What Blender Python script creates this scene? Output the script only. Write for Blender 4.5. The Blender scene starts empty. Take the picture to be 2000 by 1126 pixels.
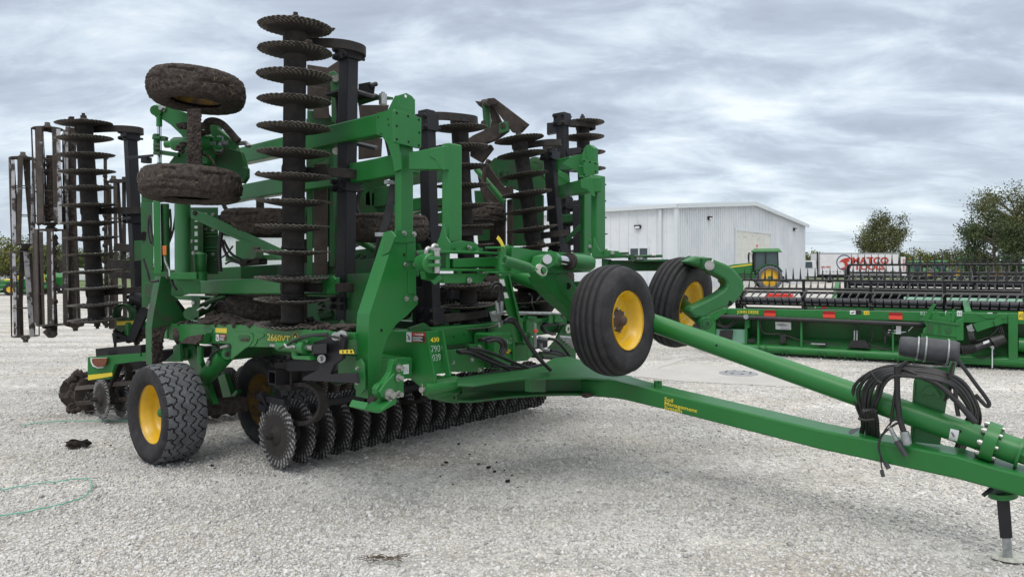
import bpy, bmesh, math, random
import numpy as np
from mathutils import Vector as V, Matrix, noise as mnoise
random.seed(7); rng = np.random.default_rng(11)
PI = math.pi
S = bpy.context.scene
COL = S.collection

# ------------------------------------------------------------------ camera
FPX, HOR, CH = 1386.0, 525.0, 1.7          # focal length and horizon of the photograph, eye height
cd = bpy.data.cameras.new('camera'); cam = bpy.data.objects.new('camera', cd); COL.objects.link(cam)
cam.location = (0, 0, CH); cam.rotation_euler = (PI/2, 0, 0)
cd.sensor_width = 36; cd.lens = FPX/2000*36; cd.shift_y = -(563-HOR)/2000
cd.clip_start = .05; cd.clip_end = 4000
S.camera = cam

# ------------------------------------------------------------------ light
SUN_EL, SUN_AZ = math.radians(58), math.radians(200)
w = bpy.data.worlds.new('World'); S.world = w; w.use_nodes = True
nt = w.node_tree; N = nt.nodes; L = nt.links; N.clear()
def nd(t, **k):
    n = N.new(t)
    for a, b in k.items(): setattr(n, a, b)
    return n
def math_(op, a, b=None, c=None, clamp=False):
    n = nd('ShaderNodeMath', operation=op); n.use_clamp = clamp
    for i, x in enumerate((a, b, c)):
        if x is None: continue
        if isinstance(x, (int, float)): n.inputs[i].default_value = x
        else: L.new(x, n.inputs[i])
    return n.outputs[0]
out = nd('ShaderNodeOutputWorld'); bg = nd('ShaderNodeBackground'); add = nd('ShaderNodeAddShader')
sky = nd('ShaderNodeTexSky'); sky.sky_type = 'NISHITA'; sky.sun_disc = False
sky.sun_elevation = SUN_EL; sky.sun_rotation = SUN_AZ
bgs = nd('ShaderNodeBackground'); bgs.inputs[1].default_value = 0.02
L.new(sky.outputs[0], bgs.inputs[0])
tc = nd('ShaderNodeTexCoord'); sep = nd('ShaderNodeSeparateXYZ'); L.new(tc.outputs['Generated'], sep.inputs[0])
X, Y_, Z_ = sep.outputs
zc = math_('MAXIMUM', Z_, 0.0)
den = math_('ADD', zc, 0.26)
px = math_('DIVIDE', X, den); py = math_('DIVIDE', Y_, den)
comb = nd('ShaderNodeCombineXYZ'); L.new(px, comb.inputs[0]); L.new(py, comb.inputs[1])
mp = nd('ShaderNodeMapping'); L.new(comb.outputs[0], mp.inputs[0])
mp.inputs['Rotation'].default_value = (0, 0, math.radians(38)); mp.inputs['Scale'].default_value = (1.0, 1.75, 1)
n1 = nd('ShaderNodeTexNoise'); n1.inputs['Scale'].default_value = 2.7; n1.inputs['Detail'].default_value = 9
n1.inputs['Roughness'].default_value = .58; n1.inputs['Distortion'].default_value = .35
L.new(mp.outputs[0], n1.inputs['Vector'])
n2 = nd('ShaderNodeTexNoise'); n2.inputs['Scale'].default_value = .8; n2.inputs['Detail'].default_value = 3
L.new(mp.outputs[0], n2.inputs['Vector'])
mixn = math_('ADD', math_('MULTIPLY', n1.outputs[0], .62), math_('MULTIPLY', n2.outputs[0], .42))
cr = nd('ShaderNodeValToRGB'); L.new(mixn, cr.inputs[0])
e = cr.color_ramp.elements
e[0].position = .41; e[0].color = (.42, .475, .56, 1)
e[1].position = .67; e[1].color = (.92, .975, 1.0, 1)
m_ = e.new(.495); m_.color = (.51, .575, .67, 1)
m_ = e.new(.575); m_.color = (.68, .765, .85, 1)
# smooth pale band towards the horizon, brighter towards the zenith (overcast sky)
hz = nd('ShaderNodeMix', data_type='RGBA')
hf = math_('MULTIPLY', math_('POWER', math_('SUBTRACT', 1.0, zc, None, True), 22.0), .62)
L.new(hf, hz.inputs[0]); L.new(cr.outputs[0], hz.inputs[6]); hz.inputs[7].default_value = (.63, .745, .865, 1)
zen = nd('ShaderNodeMapRange'); zen.interpolation_type = 'SMOOTHSTEP'
L.new(zc, zen.inputs[0]); zen.inputs[1].default_value = .34; zen.inputs[2].default_value = .95
zen.inputs[3].default_value = .96; zen.inputs[4].default_value = 2.9
wz = nd('ShaderNodeMix', data_type='RGBA'); L.new(math_('MULTIPLY', math_('SUBTRACT', zc, .36, None, True), 2.2, None, True), wz.inputs[0]); L.new(hz.outputs[2], wz.inputs[6]); wz.inputs[7].default_value = (.70, .69, .665, 1)
L.new(wz.outputs[2], bg.inputs[0]); L.new(zen.outputs[0], bg.inputs[1])
L.new(bg.outputs[0], add.inputs[0]); L.new(bgs.outputs[0], add.inputs[1]); L.new(add.outputs[0], out.inputs[0])

sd = bpy.data.lights.new('sun', 'SUN'); so = bpy.data.objects.new('sun', sd); COL.objects.link(so)
sd.energy = .9; sd.angle = math.radians(22); sd.color = (1, .965, .91)
so.rotation_euler = (PI/2-SUN_EL, 0, PI-SUN_AZ+PI)
sdir = V((math.sin(SUN_AZ)*math.cos(SUN_EL), math.cos(SUN_AZ)*math.cos(SUN_EL), math.sin(SUN_EL)))
so.rotation_euler = sdir.to_track_quat('Z', 'Y').to_euler()
so.location = (0, 0, 30)
S.view_settings.view_transform = 'Standard'; S.view_settings.look = 'None'
S.view_settings.exposure = 0; S.view_settings.gamma = 1

# ------------------------------------------------------------------ geometry of the place
ANG = math.radians(50)
FW = V((math.sin(ANG), -math.cos(ANG), 0))   # the implement's forward direction
RT = V((-math.cos(ANG), -math.sin(ANG), 0))  # its right hand side
UP = V((0, 0, 1)); P0 = V((2.87, 4.148, 0)); CAM = V((0, 0, CH))
def mac(s, r, z): return P0 + FW*s + RT*r + UP*z
def ray(u, v): return V(((u-1000)/FPX, 1, -(v-HOR)/FPX))
def at(u, v, Y): return CAM + ray(u, v)*Y
def hit(u, v, p, n):
    d = ray(u, v); return CAM + d*((p-CAM).dot(n)/d.dot(n))
def PR(u, v, r): return hit(u, v, mac(0, r, 0), RT)
def PS(u, v, s): return hit(u, v, mac(s, 0, 0), FW)
def PZ(u, v, z): return hit(u, v, V((0, 0, z)), UP)
def rr(p): return (p-P0).dot(RT)
def ss(p): return (p-P0).dot(FW)
def ps(pts, s): return [PS(u, v, s) for u, v in pts]
def prr(pts, r): return [PR(u, v, r) for u, v in pts]
def atl(pts, Y): return [at(u, v, Y) for u, v in pts]
def spl(pts, k=6, closed=False):
    P = [V(p) for p in pts]; n = len(P); o = []
    if n < 3: return P
    rngk = range(n if closed else n-1)
    for i in rngk:
        a = P[(i-1) % n] if closed or i > 0 else P[0]*2-P[1]
        b = P[i]; c = P[(i+1) % n]
        d = P[(i+2) % n] if closed or i+2 < n else P[-1]*2-P[-2]
        for j in range(k):
            t = j/k
            o.append(.5*((2*b)+(c-a)*t+(2*a-5*b+4*c-d)*t*t+(3*b-a-3*c+d)*t**3))
    if not closed: o.append(P[-1])
    return o

# ------------------------------------------------------------------ materials
def mat(name, c1, c2=None, scale=6, lo=.42, hi=.62, rough=.5, metal=0, bump=0, bscale=60, coat=0, c3=None, s3=30, lo3=.6, hi3=.7, rough2=None, spec=.5):
    m = bpy.data.materials.new(name); m.use_nodes = True
    t = m.node_tree; n = t.nodes; l = t.links; b = n['Principled BSDF']
    b.inputs['Base Color'].default_value = (*c1, 1); b.inputs['Roughness'].default_value = rough
    b.inputs['Metallic'].default_value = metal; b.inputs['Coat Weight'].default_value = coat; b.inputs['Coat Roughness'].default_value = .18
    b.inputs['Specular IOR Level'].default_value = spec
    tcn = n.new('ShaderNodeTexCoord'); last = None
    def layer(base, col, sc, a, z, first):
        no = n.new('ShaderNodeTexNoise'); no.inputs['Scale'].default_value = sc; no.inputs['Detail'].default_value = 8; no.inputs['Roughness'].default_value = .62
        l.new(tcn.outputs['Object'], no.inputs['Vector'])
        mr = n.new('ShaderNodeMapRange'); l.new(no.outputs[0], mr.inputs[0]); mr.inputs[1].default_value = a; mr.inputs[2].default_value = z
        mx = n.new('ShaderNodeMix'); mx.data_type = 'RGBA'; l.new(mr.outputs[0], mx.inputs[0])
        if first: mx.inputs[6].default_value = (*base, 1)
        else: l.new(base, mx.inputs[6])
        mx.inputs[7].default_value = (*col, 1)
        return mx.outputs[2], mr.outputs[0]
    if c2:
        last, f1 = layer(c1, c2, scale, lo, hi, True)
        if rough2 is not None:
            r_ = n.new('ShaderNodeMapRange'); l.new(f1, r_.inputs[0]); r_.inputs[3].default_value = rough; r_.inputs[4].default_value = rough2
            l.new(r_.outputs[0], b.inputs['Roughness'])
        if c3: last, _ = layer(last, c3, s3, lo3, hi3, False)
        l.new(last, b.inputs['Base Color'])
    if bump:
        no = n.new('ShaderNodeTexNoise'); no.inputs['Scale'].default_value = bscale; no.inputs['Detail'].default_value = 6
        l.new(tcn.outputs['Object'], no.inputs['Vector'])
        bp = n.new('ShaderNodeBump'); bp.inputs['Strength'].default_value = bump; bp.inputs['Distance'].default_value = .01
        l.new(no.outputs[0], bp.inputs['Height']); l.new(bp.outputs[0], b.inputs['Normal'])
    return m
M = {}
M['green'] = mat('green_paint', (.0135, .148, .027), (.019, .162, .036), 3, .4, .7, .36, 0, .05, 90, .10, c3=(.066, .085, .052), s3=11, lo3=.61, hi3=.86, rough2=.50, spec=.42)
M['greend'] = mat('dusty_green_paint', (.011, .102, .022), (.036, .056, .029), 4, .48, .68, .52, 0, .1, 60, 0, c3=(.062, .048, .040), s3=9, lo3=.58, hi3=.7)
M['greenf'] = mat('faded_green_paint', (.017, .135, .031), (.03, .145, .052), 5, .4, .7, .44, 0, .05, 80, .05)
M['mint'] = mat('pale_green_panel', (.16, .34, .24), (.2, .38, .28), 4, rough=.5)
M['yellow'] = mat('yellow_paint', (.72, .43, .012), (.60, .37, .02), 9, .45, .75, .36, 0, .04, 90, .2, c3=(.17, .11, .05), s3=34, lo3=.69, hi3=.76)
M['yellowd'] = mat('muddy_yellow_paint', (.25, .14, .02), (.075, .055, .045), 14, .4, .62, .6, 0, .2, 60)
M['decal_y'] = mat('yellow_film', (.72, .55, .04), rough=.4)
M['gold'] = mat('gold_lettering', (.75, .60, .05), rough=.4)
M['chalk'] = mat('chalk', (.55, .68, .60), (.12, .3, .18), 60, .45, .65, rough=.9)
M['white'] = mat('white_film', (.72, .73, .74), rough=.45)
M['cream'] = mat('cream_steel', (.52, .52, .46), (.36, .36, .30), 30, rough=.5)
M['redfilm'] = mat('red_film', (.42, .02, .02), rough=.4)
M['redrefl'] = mat('red_reflector', (.75, .055, .03), rough=.3, coat=.4)
M['reddark'] = mat('dark_red_reflector', (.30, .006, .01), rough=.35)
M['ink'] = mat('black_print', (.012, .012, .013), rough=.5)
M['amber'] = mat('amber_lens', (.20, .055, .015), (.09, .02, .01), 60, .45, .6, rough=.2, coat=.5)
M['rubber'] = mat('tyre_rubber', (.022, .0215, .024), (.044, .042, .044), 10, .38, .7, .8, 0, .15, 160, 0, c3=(.11, .096, .084), s3=34, lo3=.64, hi3=.8, spec=.3)
M['rubg'] = mat('shaded_groove_rubber', (.010, .010, .011), rough=.8)  # darker than the tyre rubber: shade in the grooves put into the colour
M['tread'] = mat('dusty_tread', (.125, .130, .140), (.075, .078, .085), 7, .4, .66, .82, 0, .35, 130, 0, c3=(.20, .20, .205), s3=45, lo3=.55, hi3=.72)
M['black'] = mat('black_steel', (.012, .0118, .016), (.022, .020, .022), 4, .4, .7, .45, 0, .06, 80, 0, c3=(.048, .038, .033), s3=8, lo3=.60, hi3=.8, rough2=.65, spec=.35)
M['iron'] = mat('dusty_cast_iron', (.024, .021, .020), (.046, .039, .035), 12, .4, .65, .72, 0, .2, 90, 0, c3=(.075, .062, .053), s3=7, lo3=.62, hi3=.78, spec=.3)
M['soil'] = mat('caked_soil', (.040, .033, .030), (.086, .070, .062), 26, .38, .64, .95, 0, 1.0, 70, 0, c3=(.115, .093, .080), s3=70, lo3=.54, hi3=.70, spec=.15)
M['soild'] = mat('dark_damp_soil', (.016, .013, .012), (.040, .032, .028), 20, .4, .65, .95, 0, .8, 60, spec=.2)
M['bar'] = mat('worn_bar_steel', (.045, .037, .032), (.075, .06, .05), 9, .4, .62, .8, 0, .4, 60, 0, c3=(.30, .30, .31), s3=5, lo3=.63, hi3=.67)
M['barw'] = mat('bright_bar_steel', (.42, .42, .44), (.28, .27, .27), 9, .4, .62, .5, .2, .2, 60, 0, c3=(.05, .04, .035), s3=9, lo3=.50, hi3=.55)
M['chrome'] = mat('chrome', (.62, .63, .65), rough=.16, metal=1)
M['zinc'] = mat('zinc_bolt', (.48, .48, .46), (.34, .33, .31), 60, rough=.34, metal=.85)
M['gsteel'] = mat('galvanised_steel', (.38, .40, .40), (.26, .28, .28), 20, rough=.42, metal=.6)
M['hose'] = mat('hose_rubber', (.011, .011, .012), (.022, .021, .022), 14, rough=.48, bump=.1, bscale=120)
M['plast'] = mat('grey_black_plastic', (.050, .052, .060), (.034, .035, .041), 14, rough=.6, bump=.15, bscale=70)
M['hole'] = mat('hole_shade', (.004, .004, .004), rough=.9)  # near-black for flat discs: shade inside holes put into the colour
M['dirt'] = mat('dried_dirt_film', (.050, .041, .036), (.078, .063, .054), 9, .4, .64, .88, 0, .5, 60, 0, c3=(.030, .060, .034), s3=5, lo3=.64, hi3=.74, spec=.2)
M['rust'] = mat('bare_rusty_steel', (.085, .050, .038), (.05, .034, .028), 20, rough=.7)
M['orange'] = mat('orange_reflector', (.6, .16, .02), rough=.3)
M['glass'] = mat('cab_glass', (.03, .045, .05), rough=.08, spec=.8)
M['siding'] = mat('white_metal_siding', (.68, .70, .72), (.61, .64, .67), .35, rough=.45, c3=(.52, .53, .53), s3=1.1, lo3=.58, hi3=.8)
M['trim'] = mat('white_trim', (.60, .64, .66), rough=.5)
M['door'] = mat('cream_door', (.66, .66, .60), (.60, .60, .55), 1.2, rough=.55)
M['twine'] = mat('green_twine', (.10, .38, .28), (.16, .46, .36), 30, rough=.8)
M['bark'] = mat('bark', (.075, .06, .05), (.12, .10, .085), 5, rough=.9)
M['concrete'] = mat('concrete', (.44, .425, .40), (.37, .355, .335), 1.2, .35, .7, .9, 0, .2, 60, 0, c3=(.28, .26, .24), s3=6, lo3=.66, hi3=.78)
M['cover'] = mat('cast_cover', (.24, .245, .26), (.31, .31, .32), 12, rough=.6, metal=.3)
M['grass'] = mat('grass_ground', (.07, .12, .03), (.14, .16, .06), .4, rough=.9)
def leafm(name, c1, c2):
    return mat(name, c1, c2, .9, .35, .68, .75, spec=.15)
LEAF = {'olive': [leafm('olive_leaf', (.15, .165, .04), (.21, .20, .06)), leafm('olive_leaf_dull', (.10, .12, .03), (.15, .16, .05))],
        'green': [leafm('green_leaf', (.10, .14, .04), (.15, .18, .06)), leafm('green_leaf_dark', (.06, .09, .03), (.10, .125, .045))],
        'dark': [leafm('dark_leaf', (.05, .075, .03), (.085, .105, .045)), leafm('dark_leaf_deep', (.032, .05, .022), (.06, .08, .034))],
        'spring': [leafm('spring_leaf', (.11, .125, .045), (.15, .16, .065)), leafm('spring_leaf_dull', (.07, .08, .032), (.11, .115, .05))]}

# disc blade: soil film in the middle, worn steel towards the rim
def blademat(name, soil1, soil2, steel, wear0, wear1, amount, rough, nlo=.40):
    m = bpy.data.materials.new(name); m.use_nodes = True; t = m.node_tree; n = t.nodes; l = t.links; b = n['Principled BSDF']
    tcn = n.new('ShaderNodeTexCoord'); sp = n.new('ShaderNodeSeparateXYZ'); l.new(tcn.outputs['Object'], sp.inputs[0])
    cb = n.new('ShaderNodeCombineXYZ'); l.new(sp.outputs[0], cb.inputs[0]); l.new(sp.outputs[1], cb.inputs[1])
    ln = n.new('ShaderNodeVectorMath'); ln.operation = 'LENGTH'; l.new(cb.outputs[0], ln.inputs[0])
    no = n.new('ShaderNodeTexNoise'); no.inputs['Scale'].default_value = 14; no.inputs['Detail'].default_value = 8; l.new(tcn.outputs['Object'], no.inputs[0])
    mr = n.new('ShaderNodeMapRange'); l.new(ln.outputs['Value'], mr.inputs[0]); mr.inputs[1].default_value = wear0; mr.inputs[2].default_value = wear1
    mu = n.new('ShaderNodeMath'); mu.operation = 'MULTIPLY'; l.new(mr.outputs[0], mu.inputs[0]); 
    nr = n.new('ShaderNodeMapRange'); l.new(no.outputs[0], nr.inputs[0]); nr.inputs[1].default_value = nlo; nr.inputs[2].default_value = nlo+.2; nr.inputs[4].default_value = amount
    at_ = n.new('ShaderNodeAttribute'); at_.attribute_name = 'ridge'; rm_ = n.new('ShaderNodeMapRange'); l.new(at_.outputs['Fac'], rm_.inputs[0]); rm_.inputs[1].default_value = .45; rm_.inputs[2].default_value = 1.0; rm_.inputs[3].default_value = .03
    m0 = n.new('ShaderNodeMath'); m0.operation = 'MULTIPLY'; l.new(nr.outputs[0], m0.inputs[0]); l.new(rm_.outputs[0], m0.inputs[1]); l.new(m0.outputs[0], mu.inputs[1])
    mx = n.new('ShaderNodeMix'); mx.data_type = 'RGBA'; l.new(no.outputs[0], mx.inputs[0]); mx.inputs[6].default_value = (*soil1, 1); mx.inputs[7].default_value = (*soil2, 1)
    m2 = n.new('ShaderNodeMix'); m2.data_type = 'RGBA'; l.new(mu.outputs[0], m2.inputs[0]); l.new(mx.outputs[2], m2.inputs[6]); m2.inputs[7].default_value = (*steel, 1)
    l.new(m2.outputs[2], b.inputs['Base Color'])
    mm = n.new('ShaderNodeMath'); mm.operation = 'MULTIPLY'; l.new(mu.outputs[0], mm.inputs[0]); mm.inputs[1].default_value = .8; l.new(mm.outputs[0], b.inputs['Metallic'])
    rg = n.new('ShaderNodeMapRange'); l.new(mu.outputs[0], rg.inputs[0]); rg.inputs[3].default_value = .85; rg.inputs[4].default_value = rough; l.new(rg.outputs[0], b.inputs['Roughness'])
    bp = n.new('ShaderNodeBump'); bp.inputs['Strength'].default_value = .35; bp.inputs['Distance'].default_value = .01
    n2_ = n.new('ShaderNodeTexNoise'); n2_.inputs['Scale'].default_value = 60; l.new(tcn.outputs['Object'], n2_.inputs[0]); l.new(n2_.outputs[0], bp.inputs['Height']); l.new(bp.outputs[0], b.inputs['Normal'])
    return m
M['blade'] = blademat('worn_disc_steel', (.016, .0135, .013), (.040, .033, .030), (.66, .66, .66), .145, .235, 1.0, .30, .33)
M['bladed'] = blademat('soiled_disc_steel', (.018, .0145, .0135), (.046, .037, .033), (.46, .43, .39), .16, .25, 1.0, .42, .33)
# ------------------------------------------------------------------ mesh builder
OFF = {}
class MB:
    def __init__(self): self.v = []; self.f = []; self.m = []; self.s = []
    def add(self, vs, fs, m=0, smooth=False):
        o = len(self.v); self.v += [V(p) for p in vs]
        for f in fs: self.f.append([i+o for i in f]); self.m.append(m); self.s.append(smooth)
    def hexa(self, a, b, m=0):           # two rings of points joined by sides
        n = len(a)
        self.add(list(a)+list(b), [list(range(n))[::-1], list(range(n, 2*n))]+[[i, (i+1) % n, n+(i+1) % n, n+i] for i in range(n)], m)
    def plate(self, pts, ext, m=0): self.hexa(pts, [p+ext for p in pts], m)
    def obox(self, c, x, y, z, dx, dy, dz, m=0):
        x, y, z = x*(dx/2), y*(dy/2), z*(dz/2)
        self.hexa([c-x-y-z, c+x-y-z, c+x+y-z, c-x+y-z], [c-x-y+z, c+x-y+z, c+x+y+z, c-x+y+z], m)
    def mbox(self, s0, s1, r0, r1, z0, z1, m=0):   # box in the implement's own axes
        self.hexa([mac(s0, r0, z0), mac(s1, r0, z0), mac(s1, r1, z0), mac(s0, r1, z0)], [mac(s0, r0, z1), mac(s1, r0, z1), mac(s1, r1, z1), mac(s0, r1, z1)], m)
    def wbox(self, x0, x1, y0, y1, z0, z1, m=0):
        self.hexa([V((x0, y0, z0)), V((x1, y0, z0)), V((x1, y1, z0)), V((x0, y1, z0))], [V((x0, y0, z1)), V((x1, y0, z1)), V((x1, y1, z1)), V((x0, y1, z1))], m)
    def beam(self, a, b, wd, ht, up=UP, m=0):
        d = (b-a).normalized(); sd_ = d.cross(up)
        if sd_.length < 1e-4: sd_ = d.cross(RT)
        sd_.normalize(); u2 = sd_.cross(d)
        q = [sd_*(wd/2)+u2*(ht/2), -sd_*(wd/2)+u2*(ht/2), -sd_*(wd/2)-u2*(ht/2), sd_*(wd/2)-u2*(ht/2)]
        self.hexa([a+k for k in q], [b+k for k in q], m)
    def tube(self, pts, r, n=10, m=0, closed=False, radii=None, cap=True):
        P = [V(p) for p in pts]; k = len(P); rings = []
        t0 = (P[1]-P[0]).normalized(); ref = t0.orthogonal().normalized()
        for i in range(k):
            a = P[i-1] if (i > 0 or closed) else P[i]; b = P[(i+1) % k] if (i < k-1 or closed) else P[i]
            t = (b-a).normalized(); ref = (ref-t*ref.dot(t)).normalized(); q = t.cross(ref)
            rad = radii[i] if radii else r
            rings.append([P[i]+(ref*math.cos(2*PI*j/n)+q*math.sin(2*PI*j/n))*rad for j in range(n)])
        vs = [p for g in rings for p in g]; fs = []
        for i in range(k if closed else k-1):
            i2 = (i+1) % k
            for j in range(n): fs.append([i*n+j, i*n+(j+1) % n, i2*n+(j+1) % n, i2*n+j])
        self.add(vs, fs, m, True)
        if cap and not closed:
            self.add(rings[0], [list(range(n))[::-1]], m); self.add(rings[-1], [list(range(n))], m)
    def band(self, pts, nrm, wd, th, m=0):  # flat bar swept along a curve, its width along nrm
        P = [V(p) for p in pts]; k = len(P); rings = []
        for i in range(k):
            a = P[max(i-1, 0)]; b = P[min(i+1, k-1)]; t = (b-a).normalized(); q = t.cross(nrm).normalized()
            rings.append([P[i]+nrm*(wd/2)+q*(th/2), P[i]-nrm*(wd/2)+q*(th/2), P[i]-nrm*(wd/2)-q*(th/2), P[i]+nrm*(wd/2)-q*(th/2)])
        vs = [p for g in rings for p in g]; fs = []
        for i in range(k-1):
            for j in range(4): fs.append([i*4+j, i*4+(j+1) % 4, (i+1)*4+(j+1) % 4, (i+1)*4+j])
        fs += [[3, 2, 1, 0], [4*k-4, 4*k-3, 4*k-2, 4*k-1]]
        self.add(vs, fs, m)
    def lathe(self, prof, c, ax, n=28, m=0, smooth=True, fn=None, mfn=None, closed=False):
        ax = V(ax).normalized(); x = ax.orthogonal().normalized()
        if abs(ax.z) < .95: x = UP.cross(ax).normalized()
        y = ax.cross(x); k = len(prof); vs = []
        for i in range(n):
            a = 2*PI*i/n
            for j, (rad, h) in enumerate(prof):
                if fn: rad, h = fn(rad, h, a, j)
                vs.append(c+ax*h+(x*math.cos(a)+y*math.sin(a))*rad)
        fs = []; o = len(self.v); self.v += vs
        kk = k if closed else k-1
        for i in range(n):
            for j in range(kk):
                j2 = (j+1) % k; i2 = (i+1) % n
                self.f.append([o+i*k+j, o+i2*k+j, o+i2*k+j2, o+i*k+j2]); self.m.append(mfn(i, j) if mfn else m); self.s.append(smooth)
    def cyl(self, a, b, r, n=16, m=0, r2=None, smooth=True):
        d = b-a; r2 = r if r2 is None else r2
        self.lathe([(0.0001, 0), (r, 0)], a, d, n, m, False); self.lathe([(r, 0), (r2, d.length)], a, d, n, m, smooth); self.lathe([(r2, d.length), (0.0001, d.length)], a, d, n, m, False)
    def bolt(self, p, ax, r=.014, h=.012, m=0):
        r *= .85; self.cyl(p, p+ax*.003, r*1.4, 12, m); self.cyl(p+ax*.003, p+ax*(h+.003), r, 6, m, smooth=False)
    def lump(self, c, sx, sy, sz, m=0, sub=2, amp=.35, fr=6):
        bm = bmesh.new(); bmesh.ops.create_icosphere(bm, subdivisions=sub, radius=1)
        vs = []
        for q in bm.verts:
            d = q.co.normalized(); k = 1+amp*mnoise.noise(d*1.7+V(c)*fr)+amp*.5*mnoise.noise(d*4+V(c)*fr)
            vs.append(V(c)+V((d.x*sx*k, d.y*sy*k, d.z*sz*k)))
        self.add(vs, [[q.index for q in f.verts] for f in bm.faces], m, False); bm.free()
    def build(self, name, mats, parent=None, bevel=0, base=None, recalc=True, autos=None):
        me = bpy.data.meshes.new(name)
        if parent is not None: off = OFF[parent]
        elif base is not None: off = V(base)
        else:
            lo = [min(p[i] for p in self.v) for i in range(3)]; hi = [max(p[i] for p in self.v) for i in range(3)]
            off = V(((lo[0]+hi[0])/2, (lo[1]+hi[1])/2, lo[2]))
        me.from_pydata([p-off for p in self.v], [], self.f)
        me.polygons.foreach_set('material_index', self.m); me.polygons.foreach_set('use_smooth', self.s)
        for k in (mats if isinstance(mats, (list, tuple)) else [mats]): me.materials.append(M[k] if isinstance(k, str) else k)
        if recalc:
            bm = bmesh.new(); bm.from_mesh(me); bmesh.ops.remove_doubles(bm, verts=bm.verts, dist=2e-5) if autos else None
            bmesh.ops.recalc_face_normals(bm, faces=bm.faces); bm.to_mesh(me); bm.free()
        me.update()
        o = bpy.data.objects.new(name, me); COL.objects.link(o)
        if parent is not None: o.parent = parent
        else: o.location = off
        OFF[o] = off
        if bevel:
            b = o.modifiers.new('bevel', 'BEVEL'); b.width = bevel; b.segments = 2; b.limit_method = 'ANGLE'; b.angle_limit = math.radians(40); b.harden_normals = False
        return o
def tag(o, label=None, cat=None, group=None, kind=None):
    if label: o['label'] = label
    if cat: o['category'] = cat
    if group: o['group'] = group
    if kind: o['kind'] = kind
    return o
def thing(name, loc, label, cat, group=None):
    o = bpy.data.objects.new(name, None); COL.objects.link(o); o.location = loc; OFF[o] = V(loc); o.empty_display_size = .2
    return tag(o, label, cat, group)
def inst(name, me, parent, p, rot):      # a shared mesh placed by a world position and rotation under a part
    o = bpy.data.objects.new(name, me); COL.objects.link(o); o.parent = parent
    o.matrix_local = Matrix.Translation(V(p)-OFF[parent]) @ rot.to_4x4()
    return o
def copy_tree(o, parent=None):
    c = o.copy(); COL.objects.link(c)
    if parent: c.parent = parent
    for ch in list(o.children): copy_tree(ch, c)
    return c
def frame(z, x=None):                    # rotation whose local Z is z
    z = V(z).normalized(); x = V(x) if x is not None else z.orthogonal()
    x = (x-z*x.dot(z)).normalized(); y = z.cross(x)
    return Matrix((x, y, z)).transposed()
TXT = {}
def text(body, p, xd, yd, size, m, parent, name='lettering', align='LEFT', sx=1, bold=0, th=.0012):
    c = bpy.data.curves.new('t', 'FONT'); c.body = body; c.size = size; c.align_x = align; c.extrude = th; c.offset = bold; c.resolution_u = 3
    t = bpy.data.objects.new('t', c); COL.objects.link(t)
    dg = bpy.context.evaluated_depsgraph_get(); me = bpy.data.meshes.new_from_object(t.evaluated_get(dg))
    bpy.data.objects.remove(t)
    xd = V(xd).normalized(); zd = xd.cross(V(yd)).normalized(); yd = zd.cross(xd)
    off = OFF[parent]
    me.transform(Matrix.Translation(V(p)-off) @ Matrix((xd*sx, yd, zd)).transposed().to_4x4())
    me.materials.clear(); me.materials.append(M[m]); me.name = name
    o = bpy.data.objects.new(name, me); COL.objects.link(o); o.parent = parent; OFF[o] = off
    return o
def boxpost(mb, uL, uM, uR, v0, v1, s, bot=None, m=0):   # upright square tube from the three upright edges one sees
    def ring(uL, uM, uR, v, zz=None):
        pm = PS(uM, v, s); rM = rr(pm); rR = rr(PS(uR, v, s)); sL = ss(PR(uL, v, rM)); z = pm.z
        return [mac(s, rM, z), mac(s, rR, z), mac(sL, rR, z), mac(sL, rM, z)]
    b = bot or (uL, uM, uR)
    a = ring(uL, uM, uR, v0); c = ring(*b, v1); mb.hexa(a, c, m)
    return a, c

# ------------------------------------------------------------------ reusable meshes
def blade_mesh(name, R, mname, fl=40, amp=.0024, dish=.040):
    n = fl*6; rings = [.055, .075, .13, .155, .185, .22, .25, R*.985, R]
    vs = []; fs = []; k = len(rings); rg_ = []
    for side in (0, 1):
        for i in range(n):
            a = 2*PI*i/n
            for j, q in enumerate(rings):
                t = max(0, min(1, (q-.135)/(.07))); wv = math.sin(fl*(a+.35*(q-.15)/.13))
                z = t*amp*wv + dish*(1-max(0, (q-.075)/(R-.075))**1.15 if q > .075 else 1)
                rad = q+(.0022*math.sin(fl*a+1.2)+.002*math.sin(7*a)+.0015*math.sin(13*a+1) if j >= k-2 else 0)
                th = (.0032 if j < k-1 else .0012)*(1 if side == 0 else -1)
                vs.append((rad*math.cos(a), rad*math.sin(a), z+th)); rg_.append((.5+.5*wv*(1 if side == 0 else -1))*t)
    for side in (0, 1):
        o = side*n*k
        for i in range(n):
            for j in range(k-1):
                q = [o+i*k+j, o+i*k+j+1, o+((i+1) % n)*k+j+1, o+((i+1) % n)*k+j]
                fs.append(q if side == 0 else q[::-1])
    for i in range(n):
        a, b = i*k+k-1, ((i+1) % n)*k+k-1; fs.append([a, a+n*k, b+n*k, b])
        a, b = i*k, ((i+1) % n)*k; fs.append([a, b, b+n*k, a+n*k])
    me = bpy.data.meshes.new(name); me.from_pydata(vs, [], fs); me.polygons.foreach_set('use_smooth', [True]*len(fs)); me.materials.append(M[mname]); me.update()
    at_ = me.attributes.new('ridge', 'FLOAT', 'POINT'); at_.data.foreach_set('value', rg_)
    return me
BLADE = blade_mesh('disc_blade', .28, 'blade', 31, .0085, .016); BLADED = blade_mesh('disc_blade', .28, 'bladed')

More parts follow.
